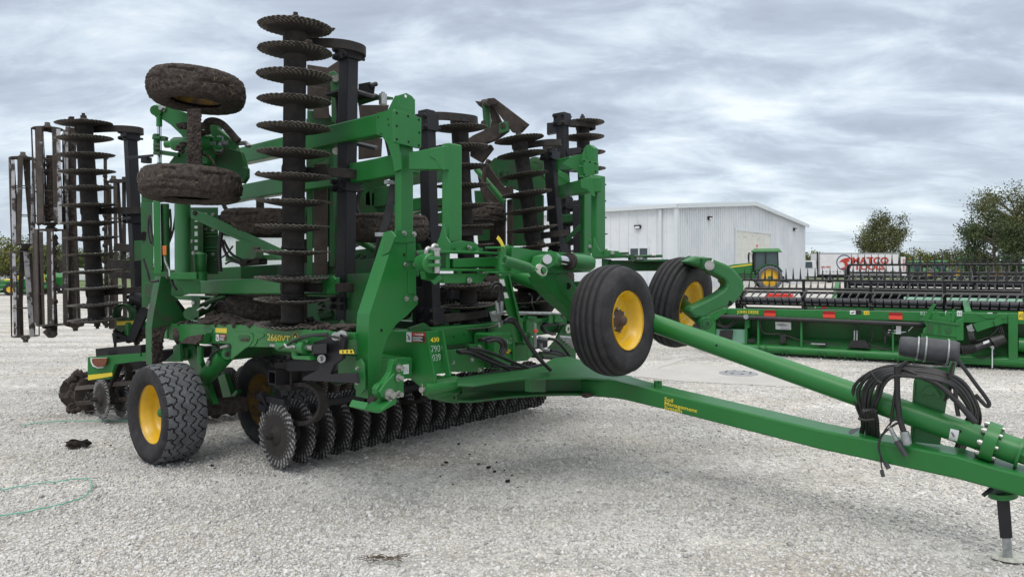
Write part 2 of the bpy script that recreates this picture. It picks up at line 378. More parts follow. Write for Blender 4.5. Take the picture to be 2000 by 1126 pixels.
def tyre_profile(R, rim, W, rnd=.3, grooves=()):
    # half section from inner rim edge, over the tread, to the other rim edge: (radius, across)
    h = W/2; p = [(rim, -h*.72), (rim+.02, -h*.86), (rim+(R-rim)*.35, -h*.99), (rim+(R-rim)*.6, -h), (rim+(R-rim)*.82, -h*.95), (R-.03*rnd*3, -h*.86)]
    xs = []
    tw = h*.78
    base = lambda x: R-.035*rnd*(x/tw)**2-.02*rnd*abs(x/tw)**4
    cuts = [-tw]+[g for g in grooves]+[tw]
    pts = [(base(-tw), -tw)]
    for g in grooves:
        pts += [(base(g-.010), g-.010), (base(g)-.02, g-.0075), (base(g)-.02, g+.0075), (base(g+.010), g+.010)]
    pts.append((base(tw), tw))
    return p+pts+[(a, -b) for a, b in p[::-1]]
def rim_profile(rim, W, out):   # seen from +axis side: lip, barrel, disc set back
    h = W/2
    return [(rim+.012, h*.80), (rim+.016, h*.74), (rim-.004, h*.70), (rim-.012, h*.5), (rim-.03, h*.34), (rim-.035, h*.16), (rim-.05, out), (rim*.62, out-.012), (rim*.42, out), (.075, out), (.07, out+.004)]
# ================================================================== SETTING
def gravel_mat():
    m = bpy.data.materials.new('crushed_limestone'); m.use_nodes = True; t = m.node_tree; n = t.nodes; l = t.links; b = n['Principled BSDF']
    b.inputs['Roughness'].default_value = .95; b.inputs['Specular IOR Level'].default_value = .15
    tcn = n.new('ShaderNodeTexCoord')
    def vor(sc, feat='F1'):
        q = n.new('ShaderNodeTexVoronoi'); q.inputs['Scale'].default_value = sc; q.feature = feat; l.new(tcn.outputs['Object'], q.inputs['Vector']); return q
    def noi(sc, d=5):
        q = n.new('ShaderNodeTexNoise'); q.inputs['Scale'].default_value = sc; q.inputs['Detail'].default_value = d; l.new(tcn.outputs['Object'], q.inputs['Vector']); return q
    def mr(i, a, b_, c, d):
        q = n.new('ShaderNodeMapRange'); l.new(i, q.inputs[0]); q.inputs[1].default_value = a; q.inputs[2].default_value = b_; q.inputs[3].default_value = c; q.inputs[4].default_value = d; return q.outputs[0]
    def mu(a, b_):
        q = n.new('ShaderNodeMath'); q.operation = 'MULTIPLY'; l.new(a, q.inputs[0]); l.new(b_, q.inputs[1]); return q.outputs[0]
    v1 = vor(46); v2 = vor(17); v1e = vor(46, 'DISTANCE_TO_EDGE')
    bw = n.new('ShaderNodeRGBToBW'); l.new(v1.outputs['Color'], bw.inputs[0])
    bw2 = n.new('ShaderNodeRGBToBW'); l.new(v2.outputs['Color'], bw2.inputs[0])
    k = mu(mr(bw.outputs[0], .1, .9, .66, 1.12), mr(v1e.outputs['Distance'], 0, .10, .66, 1.0))  # darkened at cell edges: shade between the stones put into the colour
    k = mu(k, mr(bw2.outputs[0], .1, .9, .86, 1.10))
    k = mu(k, mr(noi(.45, 6).outputs[0], .32, .7, .86, 1.10))
    k = mu(k, mr(noi(6, 4).outputs[0], .3, .7, .86, 1.1))
    mpn = n.new('ShaderNodeMapping'); mpn.inputs['Rotation'].default_value = (0, 0, -.86); mpn.inputs['Scale'].default_value = (.16, 1.5, 1); l.new(tcn.outputs['Object'], mpn.inputs[0])
    trk = n.new('ShaderNodeTexNoise'); trk.inputs['Scale'].default_value = .9; trk.inputs['Detail'].default_value = 5; l.new(mpn.outputs[0], trk.inputs['Vector']); k = mu(k, mr(trk.outputs[0], .38, .62, .80, 1.08))
    tint = n.new('ShaderNodeMix'); tint.data_type = 'RGBA'; l.new(mr(noi(.8, 6).outputs[0], .42, .66, 0, 1), tint.inputs[0])
    tint.inputs[6].default_value = (.68, .66, .625, 1); tint.inputs[7].default_value = (.60, .56, .50, 1)
    sc_ = n.new('ShaderNodeVectorMath'); sc_.operation = 'SCALE'; l.new(tint.outputs[2], sc_.inputs[0]); l.new(k, sc_.inputs['Scale'])
    l.new(sc_.outputs[0], b.inputs['Base Color'])
    h = n.new('ShaderNodeMath'); h.operation = 'ADD'; l.new(v1e.outputs['Distance'], h.inputs[0])
    hh = n.new('ShaderNodeMath'); hh.operation = 'MULTIPLY'; hh.inputs[1].default_value = .8; l.new(bw.outputs[0], hh.inputs[0]); l.new(hh.outputs[0], h.inputs[1])
    bp = n.new('ShaderNodeBump'); bp.inputs['Strength'].default_value = .9; bp.inputs['Distance'].default_value = .014; l.new(h.outputs[0], bp.inputs['Height']); l.new(bp.outputs[0], b.inputs['Normal'])
    return m
M['gravel'] = gravel_mat()
def stone_mat():
    m = bpy.data.materials.new('limestone_chips'); m.use_nodes = True; t = m.node_tree; n = t.nodes; l = t.links; b = n['Principled BSDF']; b.inputs['Roughness'].default_value = .92; b.inputs['Specular IOR Level'].default_value = .2
    g = n.new('ShaderNodeNewGeometry'); cr_ = n.new('ShaderNodeValToRGB'); l.new(g.outputs['Random Per Island'], cr_.inputs[0])
    e = cr_.color_ramp.elements; e[0].position = 0; e[0].color = (.36, .345, .325, 1); e[1].position = 1; e[1].color = (.78, .765, .74, 1)
    q = e.new(.22); q.color = (.55, .535, .51, 1); q = e.new(.7); q.color = (.69, .675, .65, 1); q = e.new(.04); q.color = (.42, .41, .41, 1)
    q = e.new(.29); q.color = (.64, .595, .52, 1); q = e.new(.33); q.color = (.65, .64, .62, 1)
    no = n.new('ShaderNodeTexNoise'); no.inputs['Scale'].default_value = 160; tcn = n.new('ShaderNodeTexCoord'); l.new(tcn.outputs['Object'], no.inputs[0])
    mx = n.new('ShaderNodeMix'); mx.data_type = 'RGBA'; mx.blend_type = 'MULTIPLY'; mx.inputs[0].default_value = .35; l.new(cr_.outputs[0], mx.inputs[6]); l.new(no.outputs[0], mx.inputs[7]); 
    l.new(mx.outputs[2], b.inputs['Base Color'])
    return m
M['stones'] = stone_mat()

def sheet(name, pts, z, m, kind='structure'):
    b = MB(); b.add([V((x, y, z)) for x, y in pts], [list(range(len(pts)))]); o = b.build(name, m, base=(0, 0, 0)); o['kind'] = kind; return o
sheet('ground', [(-1500, -200), (1500, -200), (1500, 2500), (-1500, 2500)], 0, 'gravel')
sheet('grass_verge', [(-1400, 62), (-30, 62), (4, 150), (60, 108), (400, 96), (1400, 96), (1400, 2300), (-1400, 2300)], .004, 'grass')
# pale concrete pad and kerb-like strip in the gravel
def slab(name, px_, h, z0=0):
    b = MB(); p = [PZ(u, v, 0) for u, v in px_]; b.plate([V((q.x, q.y, -.03)) for q in p], UP*(h+.03)); o = b.build(name, 'concrete', bevel=.006); o['kind'] = 'structure'; return o
slab('concrete_pad', [(1215, 733), (1345, 709), (1620, 735), (1700, 770), (1560, 757), (1330, 745)], .014)
slab('concrete_strip', [(1240, 726), (1325, 699), (1345, 699), (1262, 727)], .010)
b = MB(); c = PZ(1442, 729, .014)
b.lathe([(.0001, .022), (.16, .022), (.25, .018), (.30, .006), (.31, -.01)], c, UP, 36)
for k in range(8):
    a = 2*PI*k/8; p = c+V((math.cos(a)*.2, math.sin(a)*.2, .023)); b.obox(p, V((math.cos(a), math.sin(a), 0)), V((-math.sin(a), math.cos(a), 0)), UP, .022, .05, .004, 1)
tag(b.build('manhole_cover', ['cover', 'hole']), 'round grey cast iron cover with slots set in the concrete pad', 'manhole cover')

# loose crushed stone close to the camera
def stones():
    cnt = 150000
    # uniform on the picture's ground wedge, thinning with distance
    u = rng.random(cnt*2); Y = 3.3*(17/3.3)**(u**1.1)
    X = (rng.random(cnt*2)*2-1)*.78*Y
    keep = np.ones(len(X), bool); X = X[keep][:cnt]; Y = Y[keep][:cnt]
    dn = np.array([mnoise.noise(V((x_*.5, y_*.9, 3.1)))+.6*mnoise.noise(V((x_*1.7, y_*2.6, 8.3))) for x_, y_ in zip(X, Y)]); kp = (dn > -.22) | (rng.random(len(X)) < .30); X, Y = X[kp], Y[kp]; cnt = len(X)
    sz = np.clip(rng.lognormal(math.log(.0064), .36, cnt), .003, .017)*(1+.02*Y)
    base = np.array([[-1, -1, -1], [1, -1, -1], [1, 1, -1], [-1, 1, -1], [-1, -1, 1], [1, -1, 1], [1, 1, 1], [-1, 1, 1]], float)
    P = base[None]*(1+rng.normal(0, .28, (cnt, 8, 3)))
    P[:, 4:, :2] *= rng.uniform(.35, .8, (cnt, 1, 1))
    P *= np.stack([rng.uniform(.6, 1.15, cnt), rng.uniform(.6, 1.15, cnt), rng.uniform(.35, .7, cnt)], 1)[:, None]
    a = rng.uniform(0, 6.28, cnt); ca, sa = np.cos(a), np.sin(a)
    x = P[..., 0]*ca[:, None]-P[..., 1]*sa[:, None]; y = P[..., 0]*sa[:, None]+P[..., 1]*ca[:, None]; z = P[..., 2]
    ta = rng.normal(0, .3, cnt)[:, None]; x, z = x*np.cos(ta)-z*np.sin(ta), x*np.sin(ta)+z*np.cos(ta)
    Q = np.stack([x*sz[:, None]+X[:, None], y*sz[:, None]+Y[:, None], z*sz[:, None]+(sz*.28)[:, None]], -1).reshape(-1, 3)
    f = np.array([[3, 2, 1, 0], [4, 5, 6, 7], [0, 1, 5, 4], [1, 2, 6, 5], [2, 3, 7, 6], [3, 0, 4, 7]])
    F = (f[None]+(np.arange(cnt)*8)[:, None, None]).reshape(-1)
    me = bpy.data.meshes.new('loose_gravel'); me.vertices.add(len(Q)); me.vertices.foreach_set('co', Q.ravel()); me.loops.add(len(F)); me.loops.foreach_set('vertex_index', F.astype(np.int32))
    me.polygons.add(cnt*6); me.polygons.foreach_set('loop_start', np.arange(cnt*6, dtype=np.int32)*4); me.polygons.foreach_set('loop_total', np.full(cnt*6, 4, np.int32)); me.update(calc_edges=True)
    me.materials.append(M['stones']); o = bpy.data.objects.new('loose_gravel', me); COL.objects.link(o); o['kind'] = 'stuff'
stones()

# ------------------------------------------------------------------ white steel building
def building():
    C0 = V((320/FPX*60, 60, 0)); g = V((17.8, 22, 0)).normalized(); sdv = V((-g.y, g.x, 0)); GL = 35.4; SL = 76; EH = 7.1
    # from the photograph: right gable corner lies on the ray u=1573
    a = .4134; t = (a*C0.y-C0.x)/(g.x-a*g.y); GL = t
    RH = EH+1.35; root = thing('metal_building', C0, 'long white ribbed metal workshop with low gable roof, dark window and cream overhead door', 'building')
    def P(x, y, z): return C0+g*x+sdv*y+UP*z     # x along the gable, y along the side wall
    w_ = MB()
    w_.add([P(0, 0, 0), P(GL, 0, 0), P(GL, 0, EH), P(GL/2, 0, RH), P(0, 0, EH)], [[0, 1, 2, 3, 4]])
    w_.add([P(0, 0, 0), P(0, SL, 0), P(0, SL, EH), P(0, 0, EH)], [[0, 1, 2, 3]])
    w_.add([P(GL, 0, 0), P(GL, SL, 0), P(GL, SL, EH), P(GL, 0, EH)], [[0, 1, 2, 3]])
    w_.add([P(0, SL, 0), P(GL, SL, 0), P(GL, SL, EH), P(GL/2, SL, RH), P(0, SL, EH)], [[0, 1, 2, 3, 4]])
    n_ = -sdv; q = .45; x = q        # ribs of the sheet metal
    while x < GL-.2:
        zt = EH+(RH-EH)*(1-abs(x-GL/2)/(GL/2))-.1
        w_.obox(P(x, -.02, zt/2), g, sdv, UP, .13, .05, zt, 0); x += q
    y = .9
    while y < SL-.3:
        w_.obox(P(-.02, y, EH/2-.05), sdv, g, UP, .10, .05, EH-.1, 0); y += .92
    wall = w_.build('wall', 'siding', root)
    r_ = MB(); ov = .35
    for s_ in (0, 1):
        xe = -ov if s_ == 0 else GL+ov
        a_ = P(xe, -ov, EH-.02); b_ = P(GL/2, -ov, RH+.14); c_ = P(GL/2, SL+ov, RH+.14); d_ = P(xe, SL+ov, EH-.02)
        r_.plate([a_, b_, c_, d_], UP*.12)
    r_.build('roof', 'trim', root)
    t_ = MB()
    t_.obox(P(-.30, SL/2, EH-.10), sdv, g, UP, SL+.6, .22, .30); t_.build('gutter', 'trim', root)
    t_ = MB()
    for x0, z0, x1, z1 in ((-.3, EH-.12, GL/2, RH-.02), (GL/2, RH-.02, GL+.3, EH-.12)):
        t_.beam(P(x0, -.32, z0), P(x1, -.32, z1), .16, .34)
    t_.build('gable_trim', 'trim', root)
    t_ = MB(); t_.obox(P(-.12, -.12, EH/2-.1), g, sdv, UP, .32, .3, EH-.25); t_.build('corner_trim', 'trim', root)
    t_ = MB(); t_.obox(P(-.16, 1.35, EH/2-.15), g, sdv, UP, .16, .24, EH-.3); t_.build('downpipe', 'trim', root)
    # overhead door on the gable, placed by its picture position on the gable plane
    gp = lambda u, v: hit(u, v, C0, sdv)
    dl = (gp(1436, 500)-C0).dot(g); dr = (gp(1503, 500)-C0).dot(g); zt = gp(1436, 450).z
    d_ = MB(); d_.obox(P((dl+dr)/2, -.05, zt/2), g, sdv, UP, dr-dl, .06, zt)
    for k in range(1, 9): d_.obox(P((dl+dr)/2, -.087, zt*k/9), g, sdv, UP, dr-dl-.1, .012, .035)
    for k in range(14): d_.obox(P(dl+.5+(dr-dl-1)*random.random(), -.088, zt-.25-.5*random.random()), g, sdv, UP, .1+.25*random.random(), .008, .03+.12*random.random(), 1)
    d_.build('overhead_door', ['door', 'concrete'], root)
    d_ = MB()
    for x in (dl-.15, dr+.15): d_.obox(P(x, -.08, zt/2), g, sdv, UP, .3, .14, zt)
    d_.obox(P((dl+dr)/2, -.08, zt+.14), g, sdv, UP, dr-dl+.6, .14, .28); d_.build('door_frame', 'trim', root)
    sp_ = lambda u, v: hit(u, v, C0, g)
    for (u0, v0, u1, v1) in ((1231, 484, 1267, 510),):
        y0 = (sp_(u0, v0)-C0).dot(sdv); y1 = (sp_(u1, v0)-C0).dot(sdv); z0 = sp_(u0, v1).z; z1 = sp_(u0, v0).z
        f_ = MB(); ym = (y0+y1)/2; zm = (z0+z1)/2; hw = abs(y0-y1)
        for yy in (y0, ym, y1): f_.obox(P(-.07, yy, zm), sdv, g, UP, .12, .1, z1-z0)
        for zz in (z0, z1): f_.obox(P(-.07, ym, zz), sdv, g, UP, hw+.12, .104, .12)
        wn = f_.build('window', 'trim', root)
        f_ = MB(); f_.obox(P(-.045, ym, zm), sdv, g, UP, hw, .04, z1-z0); f_.build('pane', 'glass', wn)
    for (u, v, pl) in ((1247, 443, 0), (1383, 426, 1), (1550, 448, 1)):
        p = sp_(u, v) if pl == 0 else gp(u, v); nn = -g if pl == 0 else -sdv; tt = sdv if pl == 0 else g
        l_ = MB(); l_.plate([p-tt*.28+UP*.16, p-tt*.28-UP*.16, p-tt*.28-UP*.16+nn*.2, p-tt*.28+UP*.16+nn*.32], tt*.56); l_.obox(p+nn*.245-UP*.03, tt, nn, UP, .44, .06, .2, 1)
        l_.build('wall_lamp', ['iron', 'white'], root)
building()
# ================================================================== TILLAGE IMPLEMENT
T = thing('tillage_implement', (mac(-3.5, 0, 0)), 'large green folding disc tillage implement with vertical disc gangs, yellow wheels and a long drawbar', 'farm implement')
def part(mb, name, m, bevel=.004, parent=None, label=None):
    o = mb.build(name, m, parent or T, bevel)
    if label: o['label'] = label
    return o
F_ = FW; R_ = RT
# ---- drawbar -----------------------------------------------------------------
b = MB()
near = prr([(1115, 741), (1200, 742), (1300, 767), (1600, 838.5), (1866, 889), (1950, 914), (2080, 946), (2080, 993), (1950, 957), (1866, 934.5), (1600, 877), (1300, 800), (1200, 776), (1130, 768)], .12)
b.plate(near, -R_*.24); tongue = part(b, 'drawbar', 'green', .014)
def ztop(s): return .80-.104*(s+2.58)
slope_n = (F_*.104+UP).normalized()
def PT(u, v, dz=0): return hit(u, v, mac(-2.58, 0, .80+dz), slope_n)
# wishbone hitch frame: upper and lower curved plates with webs between
def wish(dz, px_):
    q = [PT(u, v, dz) for u, v in px_]
    return q
outer = [(893, 749), (925, 751), (960, 745), (1005, 740), (1050, 737.5), (1100, 736.5), (1150, 737), (1200, 741), (1245, 748), (1275, 756)]
inner = [(1278, 749), (1215, 729), (1130, 716), (1075, 711), (1040, 718), (990, 725), (940, 730), (893, 737)]
b = MB(); b.plate(wish(.0, outer+inner), -slope_n*.018)
b.plate([PT(u, v) for u, v in [(1075, 711), (1130, 716), (1215, 729), (1190, 722), (1140, 704), (1110, 695), (1080, 699), (1060, 711)]], -slope_n*.016)
part(b, 'hitch_plate', 'greenf', .004)
b = MB(); b.plate(wish(-.165, [(893, 786), (925, 786), (960, 782), (1005, 777), (1050, 774), (1100, 772.5), (1150, 773), (1200, 777), (1245, 784), (1262, 783), (1215, 764), (1130, 752), (1040, 754), (940, 766), (893, 773)]), slope_n*.018)
b.lump(PT(1146, 771, -.15), .06, .045, .018, 1, 2, .5, 9)
part(b, 'lower_hitch_plate', ['greend', 'soil'], .003)
b = MB()
A0 = PS(893, 750, -3.42); A1 = PS(893, 785, -3.42); B0 = PR(1140, 739, .12); B1 = PR(1140, 769, .12)
b.plate([A0-R_*.05, B0-R_*.05, B1-R_*.05, A1-R_*.05], -R_*.02)
mir = lambda p: mac(ss(p), -rr(p), p.z)
b.plate([mir(A0), mir(B0), mir(B1), mir(A1)], R_*.03)
b.plate(ps([(1035, 741), (1066, 741), (1066, 765), (1035, 765)], -2.86), -F_*.05)
part(b, 'hitch_web', 'greend', .003)
b = MB(); b.plate(ps([(856, 732), (893, 737), (893, 787), (885, 787), (856, 776)], -3.42), -F_*.18)
b.cyl(PS(853, 758, -3.44)+R_*.06, PS(853, 758, -3.44)-R_*.2, .075, 20); 
for u, v in ((887, 748), (887, 776)): b.cyl(PS(u, v, -3.42), PS(u, v, -3.42)+F_*.002, .010, 10, 1)
part(b, 'hitch_clevis', ['green', 'hole'])
b = MB(); b.cyl(PR(1285, 757, .0)-UP*.03, PR(1285, 757, .0)+UP*.055, .032, 14); b.cyl(PR(1286, 746, .04), PR(1286, 746, .04)+R_*.003, .008, 8, 1); part(b, 'stub_post', ['green', 'hole'])
xd = (PR(1600, 838, .121)-PR(1300, 767, .121)).normalized()
for k, tx in enumerate(('Soil', 'Management', 'System')):
    text(tx, PR(1297, 781.5+k*8.0, .1215)-R_*0, xd, UP, .040, 'gold', tongue, bold=.0003, sx=1.32)
# ---- strut tube over the drawbar, its flange and hitch fork -------------------
e0 = V((1.258, 5.5, 1.224)); ed = (V((2.754, 4.243, .705))-e0)
b = MB(); pa = e0-ed*.86; pb = e0+ed*1.035
b.tube([pa, pb], .0735, 28); 
for t_, sd_ in ((.19, .06), (.97, .05)):
    p = e0+ed*t_; nn = (CAM-p).normalized(); nn = (nn-ed.normalized()*nn.dot(ed.normalized())).normalized(); b.cyl(p+nn*.0725, p+nn*.0745, .009, 10, 1)
strut = part(b, 'strut_tube', ['green', 'hole'], 0)
d_ = ed.normalized(); b = MB()
b.cyl(pb-d_*.01, pb+d_*.055, .115, 32); b.cyl(pb+d_*.055, pb+d_*.16, .078, 24); b.cyl(pb+d_*.16, pb+d_*.175, .098, 28); b.cyl(pb+d_*.175, pb+d_*.30, .062, 8, smooth=False)
b.obox(pb+d_*.42, d_, R_, d_.cross(R_), .26, .15, .14)
fl = part(b, 'strut_flange', 'green', .003, strut)
b = MB(); x_ = d_.orthogonal().normalized(); y_ = d_.cross(x_)
for k in range(8):
    a = 2*PI*k/8+.2; p = pb+(x_*math.cos(a)+y_*math.sin(a))*.097
    b.cyl(p-d_*.035, p+d_*.07, .012, 6); b.cyl(p-d_*.028, p-d_*.01, .019, 6)
part(b, 'flange_bolts', 'zinc', 0, strut)
b = MB(); p = at(1871, 847, 4.33)
q = [(1857, 835), (1872, 839), (1870, 860), (1852, 856)]
cyl_n = lambda u, v: (lambda c: c)(None)
def on_strut(u, v, off=.0755):   # point of the strut's surface on that sight line
    dr = ray(u, v).normalized(); o_ = CAM; ax = d_; w0 = o_-e0
    dp = dr-ax*dr.dot(ax); wp = w0-ax*w0.dot(ax); A = dp.dot(dp); B_ = 2*dp.dot(wp); C_ = wp.dot(wp)-off*off
    D = max(B_*B_-4*A*C_, 0); return o_+dr*((-B_-math.sqrt(D))/(2*A))
vs = []
for i in range(7):
    for j in range(9): vs.append(on_strut(1855+17*i/6+1.5-4*j/8, 836+i*.7+21*j/8))
b.add(vs, [[9*i+j, 9*i+9+j, 9*i+10+j, 9*i+j+1] for i in range(6) for j in range(8)]); 
for k in range(4):
    vs = []
    for i in range(4): vs += [on_strut(1857+k*1.2+i*1.6, 843+k*2.4+i*.4, .0765), on_strut(1857+k*1.2+i*1.6, 844.4+k*2.4+i*.4, .0765)]
    b.add(vs, [[2*i, 2*i+2, 2*i+3, 2*i+1] for i in range(3)], 1)
part(b, 'sticker', ['white', 'ink'], 0, strut)
# ---- parking jack ------------------------------------------------------------
b = MB(); J = 4.148
b.cyl(at(1957, 958, J), at(1959, 968, J), .075, 20, 1)
b.hexa(atl([(1945, 962), (1971, 962), (1978, 1050), (1953, 1050)], J-.04), atl([(1947, 962), (1969, 962), (1976, 1050), (1955, 1050)], J+.04)); 
b.tube([at(1920, 967, J), at(1938, 952, J)], .012, 8, 0)
jack = part(b, 'parking_jack', ['black', 'green'], .003)
b = MB(); b.hexa(atl([(1957, 1050), (1975, 1050), (1979, 1096), (1959, 1096)], J-.03), atl([(1957, 1050), (1975, 1050), (1979, 1096), (1959, 1096)], J+.03)); part(b, 'jack_leg', 'gsteel', .003, jack)
b = MB(); c = at(1972, 1095, J); c.z = .012
b.hexa([c+V((math.cos(a)*x+.02, math.sin(a)*.075, 0)) for a, x in ((i*PI/8, .125) for i in range(16))], [c+V((math.cos(a)*x+.02, math.sin(a)*.07, .014)) for a, x in ((i*PI/8, .12) for i in range(16))]); part(b, 'foot_plate', ['cream'], .002, jack)
# ---- hose tower, canister and coiled hoses -----------------------------------
b = MB(); b.plate(prr([(1793, 716), (1857, 716), (1853, 760), (1846, 800), (1836, 868), (1778, 862), (1784, 745)], -.02), -R_*.014)
b.plate(prr([(1784, 745), (1788, 745), (1781, 862), (1777, 862)], .0), -R_*.1)
b.plate(prr([(1855, 705), (1868, 706), (1862, 737), (1849, 737)], .05), -R_*.012); b.plate(prr([(1849, 737), (1861, 737), (1857, 775), (1845, 784), (1840, 780)], .05), -R_*.012)
b.plate(prr([(1797, 770), (1808, 757), (1818, 752), (1828, 758), (1838, 772), (1832, 780), (1825, 768), (1816, 772), (1806, 768), (1800, 776)], .0), R_*.006)
tower = part(b, 'hose_tower', 'greenf', .002)
b = MB(); 
for (pts) in ([(1755, 712), (1752, 722), (1750, 736)], [(1864, 706), (1858, 720), (1856, 737)], [(1858, 752), (1852, 768), (1845, 782)]):
    b.band([PR(u, v, .11) for u, v in pts], R_, .05, .014)
part(b, 'hose_hook', 'iron', .002)
ca = PR(1756, 675, .02); cb_ = PR(1872, 690, -.05); cx = (cb_-ca).normalized(); ln_ = (cb_-ca).length
b = MB(); b.lathe([(.0001, 0), (.05, 0), (.061, .008), (.066, .05), (.066, ln_*.33), (.069, ln_*.345), (.073, ln_*.38), (.074, ln_-.02), (.068, ln_), (.0001, ln_)], ca, cx, 32)
can = part(b, 'manual_canister', 'plast', 0)
b = MB()
for t_, r_ in ((.32, .069), (.45, .0755), (.82, .0755)): b.lathe([(r_, -.006), (r_+.006, -.004), (r_+.006, .004), (r_, .006)], ca+cx*ln_*t_, cx, 32, closed=True)
part(b, 'clamp_band', 'gsteel', 0, can)
random.seed(5)
def hose(pts, r, name='hose', m='hose', parent=None, k=7):
    b = MB(); b.tube(spl(pts, k), r, 10); return part(b, name, m, 0, parent)
# the coil: from the grommet up over the hooks and down on the other side
for i in range(7):
    j = i-3; d = .018*j
    up_ = [(1680+i*6, 846+i*1.5), (1683+i*5, 822), (1672+i*6.5, 790+i), (1669+i*8.5, 758+i*2), (1690+i*6, 731+i*3.2), (1733+i*2, 716+i*3), (1790, 716+i*3.2), (1845, 727+i*3.1), (1885-i*2, 748+i*3), (1910-i*3, 790+i*2), (1912-i*5, 826), (1894-i*3, 850), (1880-i*2, 880-i)]
    z_ = [.0, .05, .09, .11, .12, .13, .13, .12, .05, -.06, -.12, -.16, -.18]
    hose([PR(u+random.uniform(-2, 2), v+random.uniform(-1.5, 1.5), z_[q]+d*.7) for q, (u, v) in enumerate(up_)], .0125 if i % 2 else .0105, 'coiled_hose', parent=tower)
for pts, r_ in (([(1752, 714), (1752, 745), (1753, 780), (1757, 815), (1765, 842)], .017), ([(1772, 706), (1760, 716), (1753, 740)], .013), ([(1790, 730), (1760, 720), (1752, 742), (1745, 790), (1740, 822)], .009), ([(1872, 704), (1890, 728), (1910, 755), (1925, 775), (1932, 788), (1926, 792), (1905, 770)], .011),
                ([(1800, 735), (1835, 752), (1870, 785), (1905, 825)], .017), ([(1866, 760), (1868, 790), (1872, 812)], .012)):
    hose([PR(u, v, .16) for u, v in pts], r_, 'coiled_hose', parent=tower)
b = MB()
for i in range(5):
    b.tube([PR(1686+i*5, 800, .15), PR(1690+i*5, 806-i, .17)], .012, 6)
b.tube(spl([PR(u, v, .20) for u, v in [(1698, 724), (1706, 733), (1712, 742), (1722, 748)]], 5), .008, 6); b.tube(spl([PR(u, v, .185) for u, v in [(1676, 816), (1690, 820), (1708, 818)]], 5), .008, 6)
part(b, 'hose_tie', 'hose', 0, tower)
b = MB(); b.tube(spl([PR(u, v, .17) for u, v in [(1753, 825), (1738, 835), (1722, 850), (1716, 870), (1722, 895), (1730, 905)]], 6), .007, 8); b.tube(spl([PR(u, v, .17) for u, v in [(1742, 822), (1728, 840), (1718, 865), (1720, 895), (1723, 918)]], 6), .004, 6)
b.tube(spl([PR(u, v, .165) for u, v in [(1753, 818), (1742, 822), (1737, 830)]], 6), .006, 6)
part(b, 'wiring_lead', 'hose', 0, tower)
b = MB(); b.cyl(PR(1738, 834, .17), PR(1753, 862, .165), .013, 12, 0); b.cyl(PR(1752, 860, .165), PR(1770, 890, .17), .021, 12, 1, .015); b.cyl(PR(1766, 842, .165), PR(1772, 866, .165), .026, 14, 0); b.cyl(PR(1729, 903, .17), PR(1736, 914, .17), .014, 10, 1); b.cyl(PR(1722, 917, .17), PR(1725, 930, .17), .012, 8, 1)
part(b, 'hose_coupler', ['gsteel', 'plast'], 0, tower)
b = MB(); q = [PT(u, v, .003) for u, v in [(1660+31*math.cos(a)+28, 846+9.5*math.sin(a)) for a in [i*PI/10 for i in range(20)]]]; b.plate(q, slope_n*.01); part(b, 'grommet', 'hose', 0)
b = MB(); b.plate([PT(u, v, .002) for u, v in [(1782, 862), (1800, 866), (1836, 875), (1848, 872), (1830, 862), (1800, 857)]], slope_n*.004); b.bolt(PT(1805, 862, .004), UP, .012, .012, 1); b.bolt(PT(1778, 868, .004), UP, .009, .01, 1); part(b, 'bare_patch', ['rust', 'zinc'], 0)

# ---- front mast of the right wing --------------------------------------------
b = MB(); boxpost(b, 770, 783, 808, 225, 456, -3.45); part(b, 'mast_post', 'green', .012)
b = MB(); boxpost(b, 862, 877, 903, 278, 474, -3.02); part(b, 'mast_post', 'green', .012)
b = MB(); b.plate(prr([(798, 297.5), (868, 284), (868, 331), (798, 331)], 1.585), -R_*.10)
b.plate(prr([(838, 290), (866, 285), (868, 333), (860, 330), (850, 312), (838, 306)], 1.592), -R_*.012); part(b, 'mast_arm', 'green', .010)
b = MB(); b.plate(ps([(769, 217), (772, 213), (822, 230), (823.5, 233), (823, 287), (820, 290), (814, 289), (770, 278)], -3.40), -F_*.018)
for u, v in ((775, 221), (797, 227), (818, 234), (775, 246), (819, 259), (775, 272), (798, 277), (818, 284)): b.cyl(PS(u, v, -3.40), PS(u, v, -3.40)+F_*.002, .009, 10, 1)
part(b, 'bolt_plate', ['green', 'hole'], .003)
b = MB(); b.plate(ps([(779, 186), (794, 181.5), (804, 187), (811, 195), (811, 232), (779, 224)], -3.44), -F_*.016); b.plate(prr([(756, 217), (771, 187), (780, 186), (780, 222)], 1.615), -R_*.016)
b.plate(ps([(783, 205), (803, 211), (803, 232), (783, 226)], -3.42), -F_*.02); b.cyl(PS(792, 188, -3.439), PS(792, 188, -3.439)+F_*.002, .012, 10, 1); part(b, 'mast_ear', ['green', 'white'], .003)  # white disc: bright sky through the ear's hole put in as colour
b = MB(); b.plate(prr([(735, 221), (772, 212), (784, 330), (770, 336), (766, 312), (757, 282), (745, 266), (735, 262)], 1.625), -R_*.014)
for u, v in ((739, 229), (744, 262), (758, 233), (759, 244)): b.cyl(PR(u, v, 1.625), PR(u, v, 1.625)+R_*.002, .007, 8, 1)
part(b, 'gusset', ['green', 'hole'], .002)
b = MB(); b.plate(prr([(866, 436), (871, 462), (879, 474), (879, 492), (845, 492), (852, 476), (858, 462), (863, 444)], 1.60), -R_*.012); b.plate(ps([(877, 474), (905, 470), (930, 474), (940, 489), (877, 492)], -2.98), -F_*.012)
b.bolt(PS(915, 483, -2.97), F_, .014, .02, 1); part(b, 'mast_foot', ['green', 'zinc'], .003)
